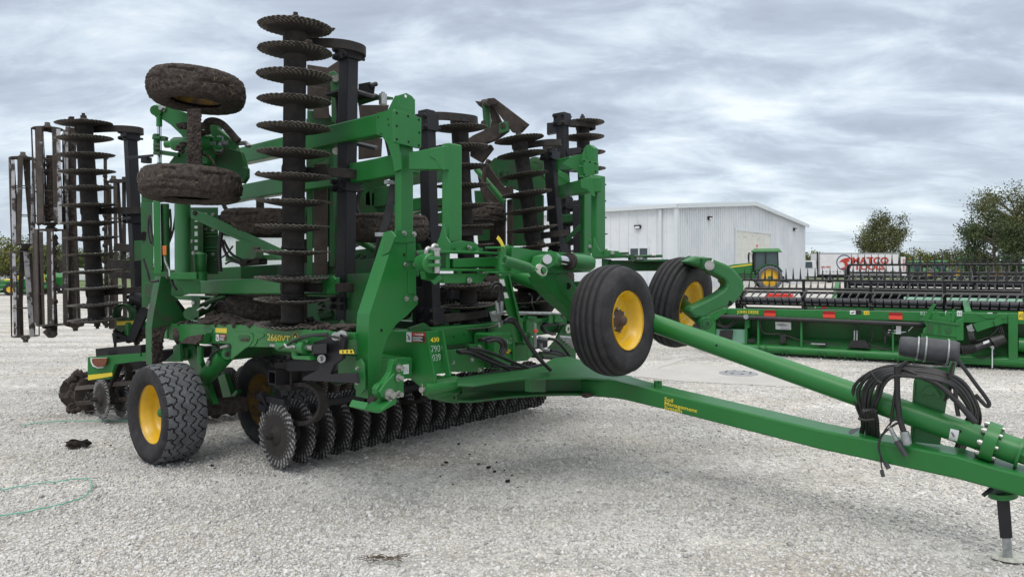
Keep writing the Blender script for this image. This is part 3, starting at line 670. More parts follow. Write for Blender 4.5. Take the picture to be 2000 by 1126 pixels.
# big curved hinge bracket
face = [(774, 452), (812, 452), (813, 575), (816.5, 580), (816, 594), (795, 616), (774, 633), (757, 659), (747, 690), (745, 722), (750, 746), (735, 775), (719, 778), (720, 637), (722, 613), (768, 470)]
b = MB(); b.plate(ps(face, -3.36), -F_*.135)
b.plate(ps([(774, 448), (812, 452), (812, 470), (806, 472), (796, 474), (772, 474)], -3.352), -F_*.02)
for u, v in ((789, 455), (808, 457), (792, 516), (810, 516), (793, 583), (811, 583)): b.bolt(PS(u, v, -3.352), F_, .016, .014, 1)
for u, v in ((789.5, 497), (745, 644.5)): b.cyl(PS(u, v, -3.359), PS(u, v, -3.359)+F_*.002, .011, 10, 2)
b.plate(ps([(795, 476), (812, 476), (812, 510), (795, 510)], -3.355), -F_*.004)
b.plate(ps([(797, 527), (812, 527), (812, 573), (797, 573)], -3.355), -F_*.004)
part(b, 'hinge_bracket', ['green', 'zinc', 'hole'], .006)
b = MB(); b.plate(prr([(754, 452), (763, 450), (772, 462), (760, 492), (745, 500), (748, 480)], 1.80), -R_*.014); b.plate(prr([(694, 705), (704, 700), (710, 712), (712, 760), (704, 770), (692, 758), (690, 740), (686, 735), (686, 722), (692, 718)], 2.02), -R_*.014)
b.bolt(PR(699, 719, 2.02), R_, .012, .012, 1); b.bolt(PR(699, 747, 2.02), R_, .012, .012, 1); part(b, 'bracket_lug', ['green', 'zinc'], .002)
# lower hinge ear and lip
b = MB(); ear = [(768, 702), (775, 701), (789, 716), (789, 768), (780, 776), (758, 782), (743, 778), (736, 769), (735, 759), (740, 751), (751, 745), (763, 727)]
b.plate(ps(ear, -3.20), -F_*.05); b.plate(ps([(751, 750), (771, 728), (776, 733), (776, 770), (758, 779), (745, 774), (741, 765)], -3.18), -F_*.03)
b.cyl(PS(757, 769, -3.20), PS(757, 769, -3.20)+F_*.06, .024, 20, 1); b.cyl(PS(755, 768.5, -3.2), PS(755, 768.5, -3.2)+F_*.032, .038, 22, 1)
for u, v in ((779, 718), (778, 737), (778, 769)): b.bolt(PS(u, v, -3.17), F_, .021, .035, 1)
for u, v in ((761, 781), (766, 778)): b.bolt(PS(u, v, -3.17), F_, .011, .015, 1)
part(b, 'hinge_ear', ['green', 'zinc'], .005)
b = MB(); b.plate(ps([(711, 799), (718, 785), (722, 797), (745, 799), (772, 776), (776, 780), (774, 788), (742, 806), (735, 806)], -3.15), -F_*.16); b.cyl(PS(724, 783, -3.32), PS(742, 784, -3.32), .04, 16, 1); part(b, 'skid_lip', ['green', 'iron'], .004)
b = MB(); b.plate(ps([(744, 699), (805, 697.5), (806, 700), (806.5, 735), (798, 739), (744, 748)], -3.42), -F_*.5); cb = part(b, 'cross_tube', 'green', .012)
b = MB(); b.plate(ps([(787, 712), (798.5, 711), (798.5, 729), (788, 730)], -3.415), -F_*.004); 
for k in range(4): b.plate(ps([(789, 715+k*3.4), (797, 714.3+k*3.4), (797, 715.4+k*3.4), (789, 716.4+k*3.4)], -3.4145), -F_*.003, 1)
part(b, 'serial_plate', ['white', 'gsteel'], 0, cb)
# hitch side plate with the front flange
b = MB(); b.plate(prr([(738, 646), (833, 647), (848, 731), (849, 760), (843, 770), (832, 764), (801, 739), (790, 739), (752, 735), (738, 700)], 1.475), -R_*.016)
b.plate(prr([(858, 644), (864, 644), (879, 733), (870, 738)], 1.36), -R_*.016); clev = part(b, 'side_plate', 'green', .004)
b = MB(); 
fq = [PS(833, 647, -3.30), PS(857, 645, -3.30), PS(872, 728, -3.27), PS(847.5, 731, -3.27)]
b.plate(fq, -F_*.014); b.plate([PS(847.5, 731, -3.27), PS(852, 724, -3.27), PS(855, 745, -3.26), PS(850, 768, -3.26), PS(843, 771, -3.26)], -F_*.014); fl2 = part(b, 'front_flange', 'green', .004, clev)
xd = (fq[1]-fq[0]).normalized(); yd = (fq[0]-fq[3]).normalized()
text('430', PS(840.3, 668, -3.288)+F_*.004, xd, yd, .046, 'gold', fl2, bold=.0008, sx=1.25)
text('790', PS(841, 688, -3.284)+F_*.004, xd, yd, .070, 'chalk', fl2, sx=.9, bold=-.0012); text('039', PS(844, 705, -3.278)+F_*.004, xd, yd, .070, 'chalk', fl2, sx=.82, bold=-.0012)
b = MB(); p = PR(838, 758, 1.50); b.cyl(p+R_*.05, p-R_*.25, .042, 20, 1); b.cyl(p+R_*.08, p-R_*.02, .02, 16, 0); b.tube([p+R_*.065+UP*.04, p+R_*.065-UP*.04], .005, 6); part(b, 'hitch_pin', ['zinc', 'green'], .002)
def warn(parent, A, B, h, nrm, wpic=.28):   # warning label: pictogram panel, red header, small print
    xd = (B-A).normalized(); yd = UP; L_ = (B-A).length
    b = MB(); pt = lambda x, y, o: A+xd*(L_*x)+UP*(h*y)+nrm*o
    def rct(x0, y0, x1, y1, o, m): b.plate([pt(x0, y0, o), pt(x1, y0, o), pt(x1, y1, o), pt(x0, y1, o)], nrm*.0008, m)
    rct(0, 0, wpic, 1, .001, 0); rct(wpic+.01, 0, 1, 1, .001, 1); rct(wpic+.03, .04, .98, .64, .002, 2)
    for k in range(5): rct(wpic+.07, .12+k*.1, .9-.07*(k % 3), .16+k*.1, .003, 0)
    for (x, y, s_) in ((.30, .70, .14), (.5, .5, .2), (.62, .3, .16), (.35, .28, .12)): rct(wpic*(x-s_*.7), y-s_*.5, wpic*(x+s_*.7), y+s_*.5, .002, 2)
    o = part(b, 'warning_label', ['white', 'redfilm', 'ink'], 0, parent)
    text('! DANGER', pt(wpic+.12, .70, .003), xd, yd, h*.28, 'white', parent, sx=1.15, th=.0004, bold=.0003); return o
warn(clev, PR(794, 667, 1.4765), PR(830.5, 668.5, 1.4765), .072, R_)
# ---- wing frame rails ---------------------------------------------------------
def rail(pts, r, wd, name='wing_rail', m='green', bv=.010, parent=None):
    b = MB(); b.plate(prr(pts, r), -R_*wd); return part(b, name, m, bv, parent)
rail([(392, 306), (450, 292), (770, 213), (770, 256), (450, 323), (392, 338)], 1.55, .11)
rail([(420, 372), (474, 359.5), (733, 309), (800, 293), (800, 336), (733, 349), (470, 390), (420, 400)], 1.50, .11)
rail([(372, 549), (450, 545.5), (558, 542.5), (640, 541), (640, 575), (558, 574), (450, 574), (364, 574)], 1.72, .12)
rail([(400, 524), (450, 521), (550, 515.5), (690, 507), (800, 500), (800, 540), (690, 543), (400, 549)], 1.15, .11, m='greend')
rail([(600, 538), (748, 532), (735, 570), (715, 610), (690, 634), (600, 640)], 1.50, .02, 'frame_plate', 'greend', .003)
b = MB(); b.plate(prr([(635, 541), (650, 538), (655, 545), (648, 556), (640, 560), (640, 574), (630, 574), (630, 541)], 1.735), -R_*.012); part(b, 'gusset', 'green', .002)
b = MB(); b.plate(prr([(368, 549), (386, 548), (386, 573), (372, 572)], 1.735), -R_*.012); b.mbox(ss(PR(330, 582, 1.72)), ss(PR(392, 582, 1.72)), 1.45, 1.8, PR(360, 580, 1.72).z-.02, PR(360, 580, 1.72).z+.004); part(b, 'rail_seat', 'greend', .003)
# members of the centre frame seen through the gangs
for pts, r_, wd, m_ in (([(700, 402), (830, 384), (830, 408), (700, 432)], .2, .1, 'green'), ([(690, 460), (820, 455), (820, 475), (690, 480)], .3, .1, 'green'), ([(700, 370), (760, 362), (775, 380), (770, 400), (700, 408)], .6, .02, 'greend'),
                        ([(440, 500), (560, 496), (560, 507), (440, 510)], .5, .08, 'greend'), ([(460, 470), (500, 470), (500, 505), (460, 505)], .6, .1, 'greend'), ([(690, 488), (770, 480), (770, 530), (690, 535)], .5, .08, 'greend'), 
                        ([(820, 330), (905, 318), (905, 345), (820, 360)], -.2, .1, 'greend'), ([(820, 420), (900, 410), (900, 430), (820, 440)], -.2, .1, 'greend')):
    rail(pts, r_, wd, 'frame_member', m_, .006)
b = MB(); b.mbox(-4.35, -4.2, -1.9, 1.45, .99, 1.165); b.mbox(-6.9, -6.75, -1.9, 1.8, 1.0, 1.15); b.mbox(-8.1, -7.95, -1.9, 1.7, .95, 1.1); part(b, 'frame_crossbeam', 'green', .01)
for r_ in (1.05, -.2, -1.2): 
    b = MB(); b.mbox(-8.0, -4.3, r_, r_+.1, .98, 1.14); part(b, 'frame_rail', 'greend', .008)
b = MB()
for i in range(6): b.cyl(PS(866+i*20, 652+(i % 2)*5, -4.199), PS(866+i*20, 652+(i % 2)*5, -4.199)+F_*.002, .008, 8)
b.plate(ps([(949, 641), (953, 641), (953, 652), (949, 652)], -4.199), F_*.002); part(b, 'bolt_hole_shade', 'hole', 0)
# inner frame and rockshaft that close the view under the rails
b = MB(); b.mbox(-7.9, -4.6, 1.30, 1.42, .92, 1.14); b.mbox(-7.9, -4.6, .55, .67, .92, 1.14); part(b, 'frame_rail', 'greend', .008)
b = MB(); b.cyl(mac(-5.55, 1.9, .98), mac(-5.55, -1.8, .98), .095, 20); part(b, 'rockshaft', 'greend', 0)
b = MB()
for r_ in (.35, -.6, -1.4): b.plate([mac(-5.75, r_, 1.1), mac(-5.3, r_, 1.1), mac(-5.5, r_, .55), mac(-5.9, r_, .45), mac(-6.1, r_, .5)], R_*.05)
part(b, 'swing_arm', 'greend', .004)
b = MB(); b.mbox(-7.3, -7.18, -1.7, 1.75, .72, .84); part(b, 'gang_tube', 'black', .006)
# ---- main side rail -----------------------------------------------------------
b = MB(); b.plate(prr([(329, 632), (445, 633), (551, 639), (620, 645), (692, 650), (692, 693), (620, 686), (531, 678), (486, 677.5), (450, 672), (404, 668.5), (360, 668), (329, 663)], 2.0), -R_*.06)
side = part(b, 'side_rail', 'green', .006)
b = MB(); b.plate(prr([(370, 640), (410, 641), (415, 643), (413, 650), (405, 655), (402, 668), (370, 668)], 2.008), -R_*.010); b.plate(prr([(455, 648), (487, 649), (493, 652), (494, 664), (486, 676), (478, 680), (451, 702), (452, 676), (450, 671), (440, 668)], 2.012), -R_*.014)
b.plate(prr([(498, 647), (513, 651), (517, 654), (513, 658), (502, 663), (500, 670), (495, 676), (486, 677), (490, 660), (494, 655)], 2.007), -R_*.010); part(b, 'gusset', 'green', .002, side)
b = MB(); b.plate(prr([(466, 654), (484, 654.5), (487, 657), (487, 664), (484, 666.5), (469, 666.5), (465, 663), (465, 657)], 2.016), -R_*.004, 0); b.plate(prr([(470, 661), (486, 661), (486, 664), (484, 666), (470, 666)], 2.0175), -R_*.004, 1)
for u in (330, 338, 346): b.cyl(PR(u, 635, 2.0), PR(u, 635, 2.0)+R_*.002, .008, 8, 0)
part(b, 'lift_slot', ['greend', 'soil', 'hole'], 0, side)
b = MB(); b.plate(prr([(421, 640), (443, 640.5), (443, 650), (421, 649)], 2.001), R_*.001); part(b, 'marker_film', 'decal_y', 0, side)
warn(side, PR(422, 665, 2.001), PR(442, 666, 2.001), .055, R_)
text('2660VT', PR(522, 663.5, 2.0012), F_, UP, .072, 'gold', side, bold=.0010, sx=1.36)
b = MB(); q = PR(577, 659, 2.001); b.lathe([(.0001, 0), (.040, 0), (.040, .001), (.0001, .001)], q, R_, 24, 0); b.lathe([(.0001, .0015), (.034, .0015)], q, R_, 24, 1); b.lathe([(.0001, .002), (.018, .002)], q, R_, 5, 0); part(b, 'round_emblem', ['gold', 'ink'], 0, side)
b = MB(); xs = np.linspace(340, 610, 30)     # dirt lying along the top of the rail
for u in xs:
    for k in range(5): 
        p = PR(u+random.uniform(-5, 5), 633+max(0, (u-445)*.05), 2.0)-R_*random.uniform(-.0, .22); b.lump(p+UP*random.uniform(-.005, .012), random.uniform(.015, .05), random.uniform(.015, .05), random.uniform(.008, .03), 0, 1, .5, 11)
for u, v, k_ in ((430, 625, .09), (455, 628, .07), (405, 628, .06), (480, 630, .05), (660, 645, .05), (675, 640, .06), (545, 632, .05)): b.lump(PR(u, v, 1.9), k_*1.6, k_*1.2, k_*.55, 0, 3, .6, 7)
part(b, 'loose_soil', 'soil', 0, side)
b = MB(); p0 = PR(342, 660, 1.98)
b.cyl(PR(345, 655, 1.98), PR(366, 645, 1.98)-R_*.2, .085, 18, 0); part(b, 'soiled_sleeve', 'soil', 0)
b = MB(); b.plate(prr([(357, 670), (370, 655), (385, 656), (385, 670)], 2.1), -R_*.1); b.plate(prr([(385, 670), (385, 658), (396, 657), (402, 650), (398, 672)], 2.06), -R_*.05); b.cyl(PR(392, 675, 2.0), PR(391, 708, 2.0), .028, 16)
b.plate(prr([(355, 669), (370, 656), (400, 652), (396, 664), (385, 672)], 2.09), R_*.02, 1); part(b, 'stop_bracket', ['green', 'soil'], .003)
# ---- transport wheels ----------------------------------------------------------
def tread_tyre(R, rim, W):   # wide flotation tyre with zig-zag grooves cut into the tread
    b = MB(); n = 300; h = W/2; pr = [(rim, -h*.72), (rim+.022, -h*.86), (rim+(R-rim)*.3, -h*.985), (rim+(R-rim)*.62, -h), (R-.05, -h*.965)]
    mtop = 40; xs = [-h*.90+2*h*.90*i/mtop for i in range(mtop+1)]
    prof = pr+[(R-.018*(abs(x)/(h*.9))**3-.004, x) for x in xs]+[(a, -c) for a, c in pr[::-1]]
    NT = 26; tri = lambda t: abs((t % 1)*2-1)*2-1
    def groove(a, x):
        t = a/(2*PI)*NT
        for x0 in (-.105, -.038, .038, .105):
            sg = 1 if abs(x0) > .05 else -1
            if abs(x-(x0+.021*max(-.6, min(.6, tri(t+(.25 if x0 > 0 else 0))))*1.5)) < .0062: return True
        if abs(x) > .125 and abs(((t+.5*(x > 0)) % 1)-.5+ (abs(x)-.125)*3.2) < .075: return True
        return False
    def fn(rad, x, a, j):
        if 5 <= j <= 5+mtop and groove(a, x): rad -= .013
        elif j in (3, 4, len(prof)-4, len(prof)-5): rad += .006*math.sin(a*NT*3)
        return rad, x
    k = len(prof)
    def mfn(i, j):
        if 5 <= j < 5+mtop:
            a = 2*PI*(i+.5)/n; return 2 if groove(a, (prof[j][1]+prof[j+1][1])/2) else 1
        return 0
    b.lathe(prof, V((0, 0, 0)), V((0, 0, 1)), n, 0, True, fn, mfn)
    me = bpy.data.meshes.new('tyre'); me.from_pydata(b.v, [], b.f); me.polygons.foreach_set('material_index', b.m); me.polygons.foreach_set('use_smooth', [m__ == 0 for m__ in b.m])
    for k_ in ('rubber', 'tread', 'rubg'): me.materials.append(M[k_])
    bm = bmesh.new(); bm.from_mesh(me); bmesh.ops.recalc_face_normals(bm, faces=bm.faces); bm.to_mesh(me); bm.free()
    return me
def mesh_of(b, name, mats):
    me = bpy.data.meshes.new(name); me.from_pydata(b.v, [], b.f); me.polygons.foreach_set('material_index', b.m); me.polygons.foreach_set('use_smooth', b.s)
    for k_ in mats: me.materials.append(M[k_])
    bm = bmesh.new(); bm.from_mesh(me); bmesh.ops.recalc_face_normals(bm, faces=bm.faces); bm.to_mesh(me); bm.free(); return me
Z3 = V((0, 0, 1)); O3 = V((0, 0, 0))
TY = tread_tyre(.437, .255, .37)
def rim_mesh(rim, W, back, nb, m='yellow', hubm='green'):
    b = MB(); b.lathe(rim_profile(rim, W, back), O3, Z3, 48)
    # far side of the rim
    b.lathe([(rim-.05, back), (rim-.03, -W*.3), (rim+.014, -W*.38), (rim+.014, -W*.42)], O3, Z3, 48)
    return mesh_of(b, 'rim', [m])
def hub_mesh(back, nb, rad, m1='green', m2='zinc', long=.07):
    b = MB(); b.lathe([(.0001, back+long+.02), (.03, back+long+.018), (.042, back+long), (.046, back+long-.03), (.062, back+.02), (.085, back+.012), (.085, back)], O3, Z3, 24, 0)
    for k in range(nb):
        a = 2*PI*k/nb; p = V((math.cos(a)*rad, math.sin(a)*rad, back)); b.cyl(p, p+Z3*.022, .011, 6, 1)
    return mesh_of(b, 'hub', [m1, m2])
RIMT = rim_mesh(.258, .33, -.02, 8); HUBT = hub_mesh(-.02, 8, .115)
def wheel(c, axis, tyre, rim, hub, name='transport_wheel', label=None, spin=0):
    w_ = bpy.data.objects.new(name, None); COL.objects.link(w_); w_.parent = T; w_.location = V(c)-OFF[T]; OFF[w_] = V(c); w_.empty_display_size = .1
    rot = frame(axis) @ Matrix.Rotation(spin, 3, 'Z')
    for nm, me in (('tyre', tyre), ('rim', rim), ('hub', hub)): inst(nm, me, w_, c, rot)
    if label: w_['label'] = label
    return w_
c1 = at(283, 812, 6.15); c1.z = .434; c2 = at(500, 783, 6.82); c2.z = .434
wheel(c1-R_*.185, R_, TY, RIMT, HUBT, spin=.1); wheel(c2-R_*.185, R_, TY, mesh_of((lambda b: (b.lathe(rim_profile(.258, .33, -.02), O3, Z3, 48), b)[1])(MB()), 'rim', ['yellowd']), HUBT, spin=.7)
cc = mac(ss(c1), -rr(c1)+.2, .434)
b = MB(); q0 = c1-R_*.36; q1 = c2+R_*.12
b.hexa([q0+F_*.07+UP*.06, q0-F_*.07+UP*.06, q0-F_*.07-UP*.075, q0+F_*.07-UP*.075], [q1+F_*.07+UP*.06, q1-F_*.07+UP*.06, q1-F_*.07-UP*.075, q1+F_*.07-UP*.075]); part(b, 'wheel_axle', 'soil', .008)
b = MB()
for r_, pts in ((1.83, [(354, 681), (356, 675), (362, 673), (370, 676), (388, 700), (418, 789), (404, 792), (385, 745), (365, 700)]), (1.5, [(425, 735), (438, 728), (457, 788), (440, 794)])):
    b.plate(prr(pts, r_), -R_*.05)
b.cyl(PR(361, 690, 1.86), PR(361, 690, 1.86)-R_*.04, .055, 20); b.cyl(PR(361, 690, 1.865), PR(361, 690, 1.86)-R_*.01, .038, 18, 1)
b.plate(prr([(452, 770), (462, 760), (464, 766), (456, 778)], 1.5), -R_*.05); part(b, 'swing_arm', ['green', 'greend'], .004)
b = MB(); A = PR(441, 692, 1.93); B = PR(400, 738, 1.85); b.cyl(A, B, .075, 24); b.cyl(PR(445, 690, 2.0), PR(445, 690, 1.8), .05, 20); b.bolt(PR(445, 691, 2.0), R_, .02, .02, 1); part(b, 'lift_cylinder', ['green', 'iron'], .003)
b = MB(); b.tube(spl([PR(u, v, 2.0) for u, v in [(407, 706), (415, 690), (428, 682), (436, 676)]], 6), .011, 8); b.tube(spl([PR(u, v, 1.95) for u, v in [(426, 688), (424, 676), (415, 672)]], 6), .009, 8); part(b, 'hydraulic_hose', 'hose', 0)
b = MB(); b.cyl(PR(405, 712, 2.0), PR(409, 702, 2.0), .018, 10); b.cyl(PR(433, 678, 2.02), PR(447, 675, 2.02), .016, 10); part(b, 'hose_fitting', 'zinc', 0)
b = MB(); b.plate(prr([(320, 706), (342, 686), (350, 668), (352, 706)], 2.0), -R_*.03); b.plate(prr([(337, 676), (349, 668), (352, 700), (340, 706)], 1.9), -R_*.2); part(b, 'axle_gusset', 'greend', .003)
# ---- disc gangs ----------------------------------------------------------------
def gang(cents, mesh, scale=1.0, spool=.088, skip=(), label=None, clump=.5, ends=(1, 1), flip=False):
    ax = (cents[0]-cents[-1]).normalized()
    b = MB()
    for a, c in zip(cents[:-1], cents[1:]):
        d = (c-a).normalized(); ln = (c-a).length
        narrow = random.random() < .0
        b.lathe([(.05, .008), (spool*1.02, .012), (spool*1.02, .03), (spool*.96, .035), (spool*.96, ln-.035), (spool*1.02, ln-.03), (spool*1.02, ln-.012), (.05, ln-.008)], a, d, 20)
    for e, p, d in ((ends[0], cents[0], ax), (ends[1], cents[-1], -ax)):
        if e:
            b.lathe([(.085, .004), (.085, .02), (.06, .025), (.045, .05), (.0001, .05)], p, d, 20); b.cyl(p+d*.05, p+d*.085, .032, 6, smooth=False); b.cyl(p+d*.085, p+d*.11, .018, 10)
    g = part(b, 'gang_shaft', 'iron', 0)
    if label: g['label'] = label
    for i, c in enumerate(cents):
        if i in skip: continue
        r_ = frame(-ax if flip else ax) @ Matrix.Rotation(random.uniform(0, 6.28), 3, 'Z')
        o = inst('disc_blade', mesh, g, c, r_); o.scale = (scale*random.uniform(.975, 1.015),)*2+(scale*random.uniform(.8, 1.2),)
    b = MB(); n_ = 0
    for c in cents:
        if random.random() < clump:
            a = random.uniform(0, 6.28); x = ax.orthogonal().normalized(); y = ax.cross(x)
            for k in range(2):
                a2 = a+random.uniform(-.12, .12); p = c+(x*math.cos(a2)+y*math.sin(a2))*(.262*scale)+ax*.012
                b.lump(p, random.uniform(.018, .03), random.uniform(.016, .028), random.uniform(.01, .022), 0, 2, .6, 13); n_ += 1
    if n_: part(b, 'soil_clod', 'soil', 0, g)
    return g, ax
def spring(h, t, ax, d2s=1, wd=.072, th=.026, bearing=True, m='iron', name='shank_spring', reach=1.0):
    d1 = (t-h); d1 -= ax*d1.dot(ax); D = d1.length; d1.normalize(); d2 = ax.cross(d1)*d2s
    b = MB()
    pts = [(-.09, .03), (-.04, -.075), (.04, -.085), (.22*D, -.05), (.42*D, .05), (.62*D, .125), (.85*D, .155), (1.1*D, .13), (1.25*D*reach, .05), (1.24*D*reach, -.03), (1.1*D, -.085), (.98*D, -.09)]
    b.band(spl([h+d1*x+d2*y for x, y in pts], 5), ax, wd, th)
    if bearing: b.lathe([(.05, -.05), (.085, -.045), (.092, -.02), (.092, .02), (.085, .045), (.05, .05)], h, ax, 22)
    return part(b, name, m, .003)
def hook(h, t, ax, d2s=1, wd=.075, th=.026):     # spring shank that loops round the disc side of the gang
    d1 = (t-h); d1 -= ax*d1.dot(ax); D = d1.length; d1.normalize(); d2 = ax.cross(d1)*d2s
    b = MB(); b.band(spl([h+d1*x+d2*y for x, y in [(.92*D, .04), (.75*D, .09), (.5*D, .12), (.15*D, .14), (-.2*D, .13), (-.42*D, .05), (-.42*D, -.05), (-.2*D, -.11), (.05*D, -.09)]], 5), ax, wd, th)
    b.lathe([(.05, -.05), (.085, -.045), (.092, -.02), (.092, .02), (.085, .045), (.05, .05)], h, ax, 22); return part(b, 'shank_spring', 'iron', .003)
def clamp(c, ax, ru, rv, h=.10, n=2):   # cast clamp with bolts round a square tube
    b = MB(); b.obox(c, ru, rv, ax, .17, .15, h)
    for sx in (-1, 1):
        for sz in (-1, 1):
            p = c+ru*(.06*sx)+ax*(h*.3*sz); b.cyl(p-rv*.11, p+rv*.11, .014, 8); b.cyl(p+rv*.075, p+rv*.10, .025, 6)
    return part(b, 'tube_clamp', 'black', .004)
def line3(a, b_, k): return a+(b_-a)*k
def gtube(u0, v0, Y0, u1, v1, Y1, ws, wr, name='gang_tube', m='black'):
    b = MB(); A = at(u0, v0, Y0); B = at(u1, v1, Y1)
    q = [F_*(ws/2)+R_*(wr/2), F_*(ws/2)-R_*(wr/2), -F_*(ws/2)-R_*(wr/2), -F_*(ws/2)+R_*(wr/2)]
    b.hexa([A+k for k in q], [B+k for k in q]); return part(b, name, m, .008), A, B

random.seed(21)
# near right wing gang, folded upright
vs_ = [53, 100, 149, 197, 249, 298, 344, 393, 441, 490, 541, 583, 632]
C = [at(577-(v-53)*.011, v, 5.41+.0001*(v-53)) for v in vs_]
g1, ax1 = gang(C, BLADED, label='upright gang of soiled discs nearest the camera', clump=.8, ends=(1, 1), flip=True)
tb, A, B = gtube(681, 92, 5.72, 674, 628, 5.80, .125, .105)
for v in (76, 331, 561):
    k = (v-53)/(632-53); h = line3(C[0], C[-1], k); t = line3(A, B, (v-92)/(628-92)); spring(h, t, ax1, -1)
    clamp(line3(A, B, (v+30-92)/(628-92)) if v < 500 else line3(A, B, .93), ax1, F_, R_, .10)
b = MB(); b.mbox(ss(A)-.3, ss(A)-.06, rr(A)-.35, rr(A)+.02, at(690, 170, 5.7).z-.02, at(690, 170, 5.7).z); 
p = at(705, 178, 5.75); b.hexa(atl([(686, 174), (728, 186), (728, 192), (686, 180)], 5.75), atl([(694, 172), (738, 184), (738, 190), (694, 178)], 6.0))
b.hexa(atl([(700, 164), (722, 160), (733, 166), (731, 182), (700, 182)], 5.95), atl([(700, 164), (722, 160), (733, 166), (731, 182), (700, 182)], 6.08)); b.cyl(at(722, 168, 5.9), at(735, 164, 5.95), .02, 10)
b.hexa(atl([(683, 276), (733, 288), (733, 294), (683, 282)], 5.75), atl([(690, 274), (738, 285), (738, 291), (690, 280)], 5.95))
part(b, 'tube_bracket', 'black', .003)
b = MB(); b.hexa(atl([(698, 195), (730, 184), (768, 190), (768, 195), (735, 196), (700, 207)], 6.0), atl([(698, 195), (730, 184), (768, 190), (768, 195), (735, 196), (700, 207)], 6.12)); b.cyl(at(748, 184, 5.95), at(748, 204, 5.95), .035, 16, 1); b.cyl(at(748, 180, 5.95), at(748, 186, 5.95), .018, 6, 1); part(b, 'pivot_plate', ['greend', 'zinc'], .003)
# rear left gang (folded rear right wing), behind the transport wheel
vs_ = [241, 270, 303, 335, 366, 400, 434, 463, 495, 528, 561, 593, 622]
C = [at(164+(v-241)*.066, v, 7.72+.0002*(v-241)) for v in vs_]
g2, ax2 = gang(C, BLADED, label='upright soiled disc gang at the rear corner', clump=.6, flip=True)
tb, A, B = gtube(254, 256, 8.05, 271, 600, 8.15, .13, .105)
for v in (250, 411, 571):
    k = (v-241)/(622-241); h = line3(C[0], C[-1], k); t = line3(A, B, (v-256)/(600-256)); spring(h, t, ax2, -1); clamp(line3(A, B, (v+14-256)/(600-256)), ax2, F_, R_, .12)
# outer wing gangs folded in between the masts
vs_ = [250, 287, 325, 362, 400, 441, 478, 517, 555, 595, 636]
C = [at(898+(v-250)*.050, v, 6.95+.0002*(v-250)) for v in vs_]
g3, ax3 = gang(C, BLADED, label='upright disc gang behind the right mast, discs facing inwards', flip=True)
tb, A, B = gtube(833, 216, 6.62, 846, 668, 6.7, .125, .11)
for v in (236, 452, 612):
    h = line3(C[0], C[-1], (v-250)/(636-250)); t = line3(A, B, (v-216)/(668-216)); hook(h, t, ax3, 1); clamp(line3(A, B, (v+4-216)/(668-216)), ax3, F_, R_, .16)
vs_ = [272, 302, 342, 378, 411, 446, 480, 516, 550, 585, 622]
C = [at(1014+(v-272)*.140, v, 7.85) for v in vs_]
g4, ax4 = gang(C, BLADED, label='leaning upright disc gang in front of the white building, discs facing left', flip=True)
tb, A, B = gtube(1073, 290, 8.15, 1092, 505, 8.2, .125, .11)
for v in (283, 462):
    h = line3(C[0], C[-1], (v-272)/(622-272)); t = line3(A, B, (v-290)/(505-290)); spring(h, t, ax4, -1); clamp(line3(A, B, (v+22-290)/(505-290)), ax4, F_, R_, .10)
vs_ = [240, 268, 298, 330, 362, 394, 426, 458, 488]
C = [at(1138+(v-240)*.03, v, 9.2) for v in vs_]
g5, ax5 = gang(C, BLADED, label='rightmost upright disc gang behind the far mast', clump=.1, flip=True)
tb, A, B = gtube(1098, 226, 8.95, 1103, 500, 8.98, .125, .11)
b = MB(); h = at(1138, 247, 9.2); hook(h, line3(A, B, .08), ax5, 1); clamp(line3(A, B, .03), ax5, F_, R_, .16); clamp(line3(A, B, .62), ax5, F_, R_, .16); hook(at(1142, 410, 9.2), line3(A, B, .66), ax5, 1)
# front gang on the ground frame
C = [mac(-4.885, 1.72-.19*i, .305) for i in range(19)]
g6, ax6 = gang(C[:1], BLADE, label='nearest disc') if False else (None, None)
g6, ax6 = gang(C, BLADE, label='front gang of bright worn discs under the frame', clump=.1)
C = [mac(-7.25, 1.62-.19*i, .30) for i in range(17)]; g7, ax7 = gang(C, BLADED, label='rear gang of dark discs behind the transport wheels', clump=.1)
C = [mac(-8.05, 1.93-.19*i, .27) for i in range(4)]; g8, ax8 = gang(C, BLADE, scale=.84, label='short rear gang at the corner', clump=0)
# tube, clamps and C shanks of the front gang
b = MB(); z = .64
def sqtube(b, a, c, wd, th=.012):    # open-ended square tube
    d = (c-a).normalized(); sdv = d.cross(UP).normalized(); u2 = sdv.cross(d)
    for s_, t_ in ((sdv, u2), (u2, sdv)):
        for q in (-1, 1):
            w2 = wd if s_ is sdv else wd-2*th
            ctr = (a+c)/2+t_*(q*(wd/2-th/2)); b.obox(ctr, d, s_, t_, (c-a).length, w2, th)
sqtube(b, mac(-4.83, 1.80, .80), mac(-4.83, -1.9, .80), .115); part(b, 'gang_tube', 'black', 0)
for r_ in (1.62, .4, -.8):
    c0 = mac(-4.83, r_, .80); b = MB(); b.obox(c0+UP*.085, R_, F_, UP, .17, .24, .05); b.obox(c0-UP*.085, R_, F_, UP, .17, .24, .05)
    for sx in (-1, 1):
        for sy in (-1, 1): p = c0+R_*(.055*sx)+F_*(.085*sy); b.cyl(p-UP*.13, p+UP*.13, .013, 8); b.cyl(p+UP*.11, p+UP*.135, .022, 6)
    part(b, 'tube_clamp', 'iron', .004)
    b = MB(); arc = [PR(u, v, 1.63)+R_*(r_-1.62) for u, v in [(571, 753), (585, 750), (600, 750), (615, 756), (627, 770), (631, 788), (626, 806), (614, 819), (598, 825), (580, 826), (566, 822)]]
    b.band(spl(arc, 5), R_, .075, .034); part(b, 'shank_spring', 'iron', .003)
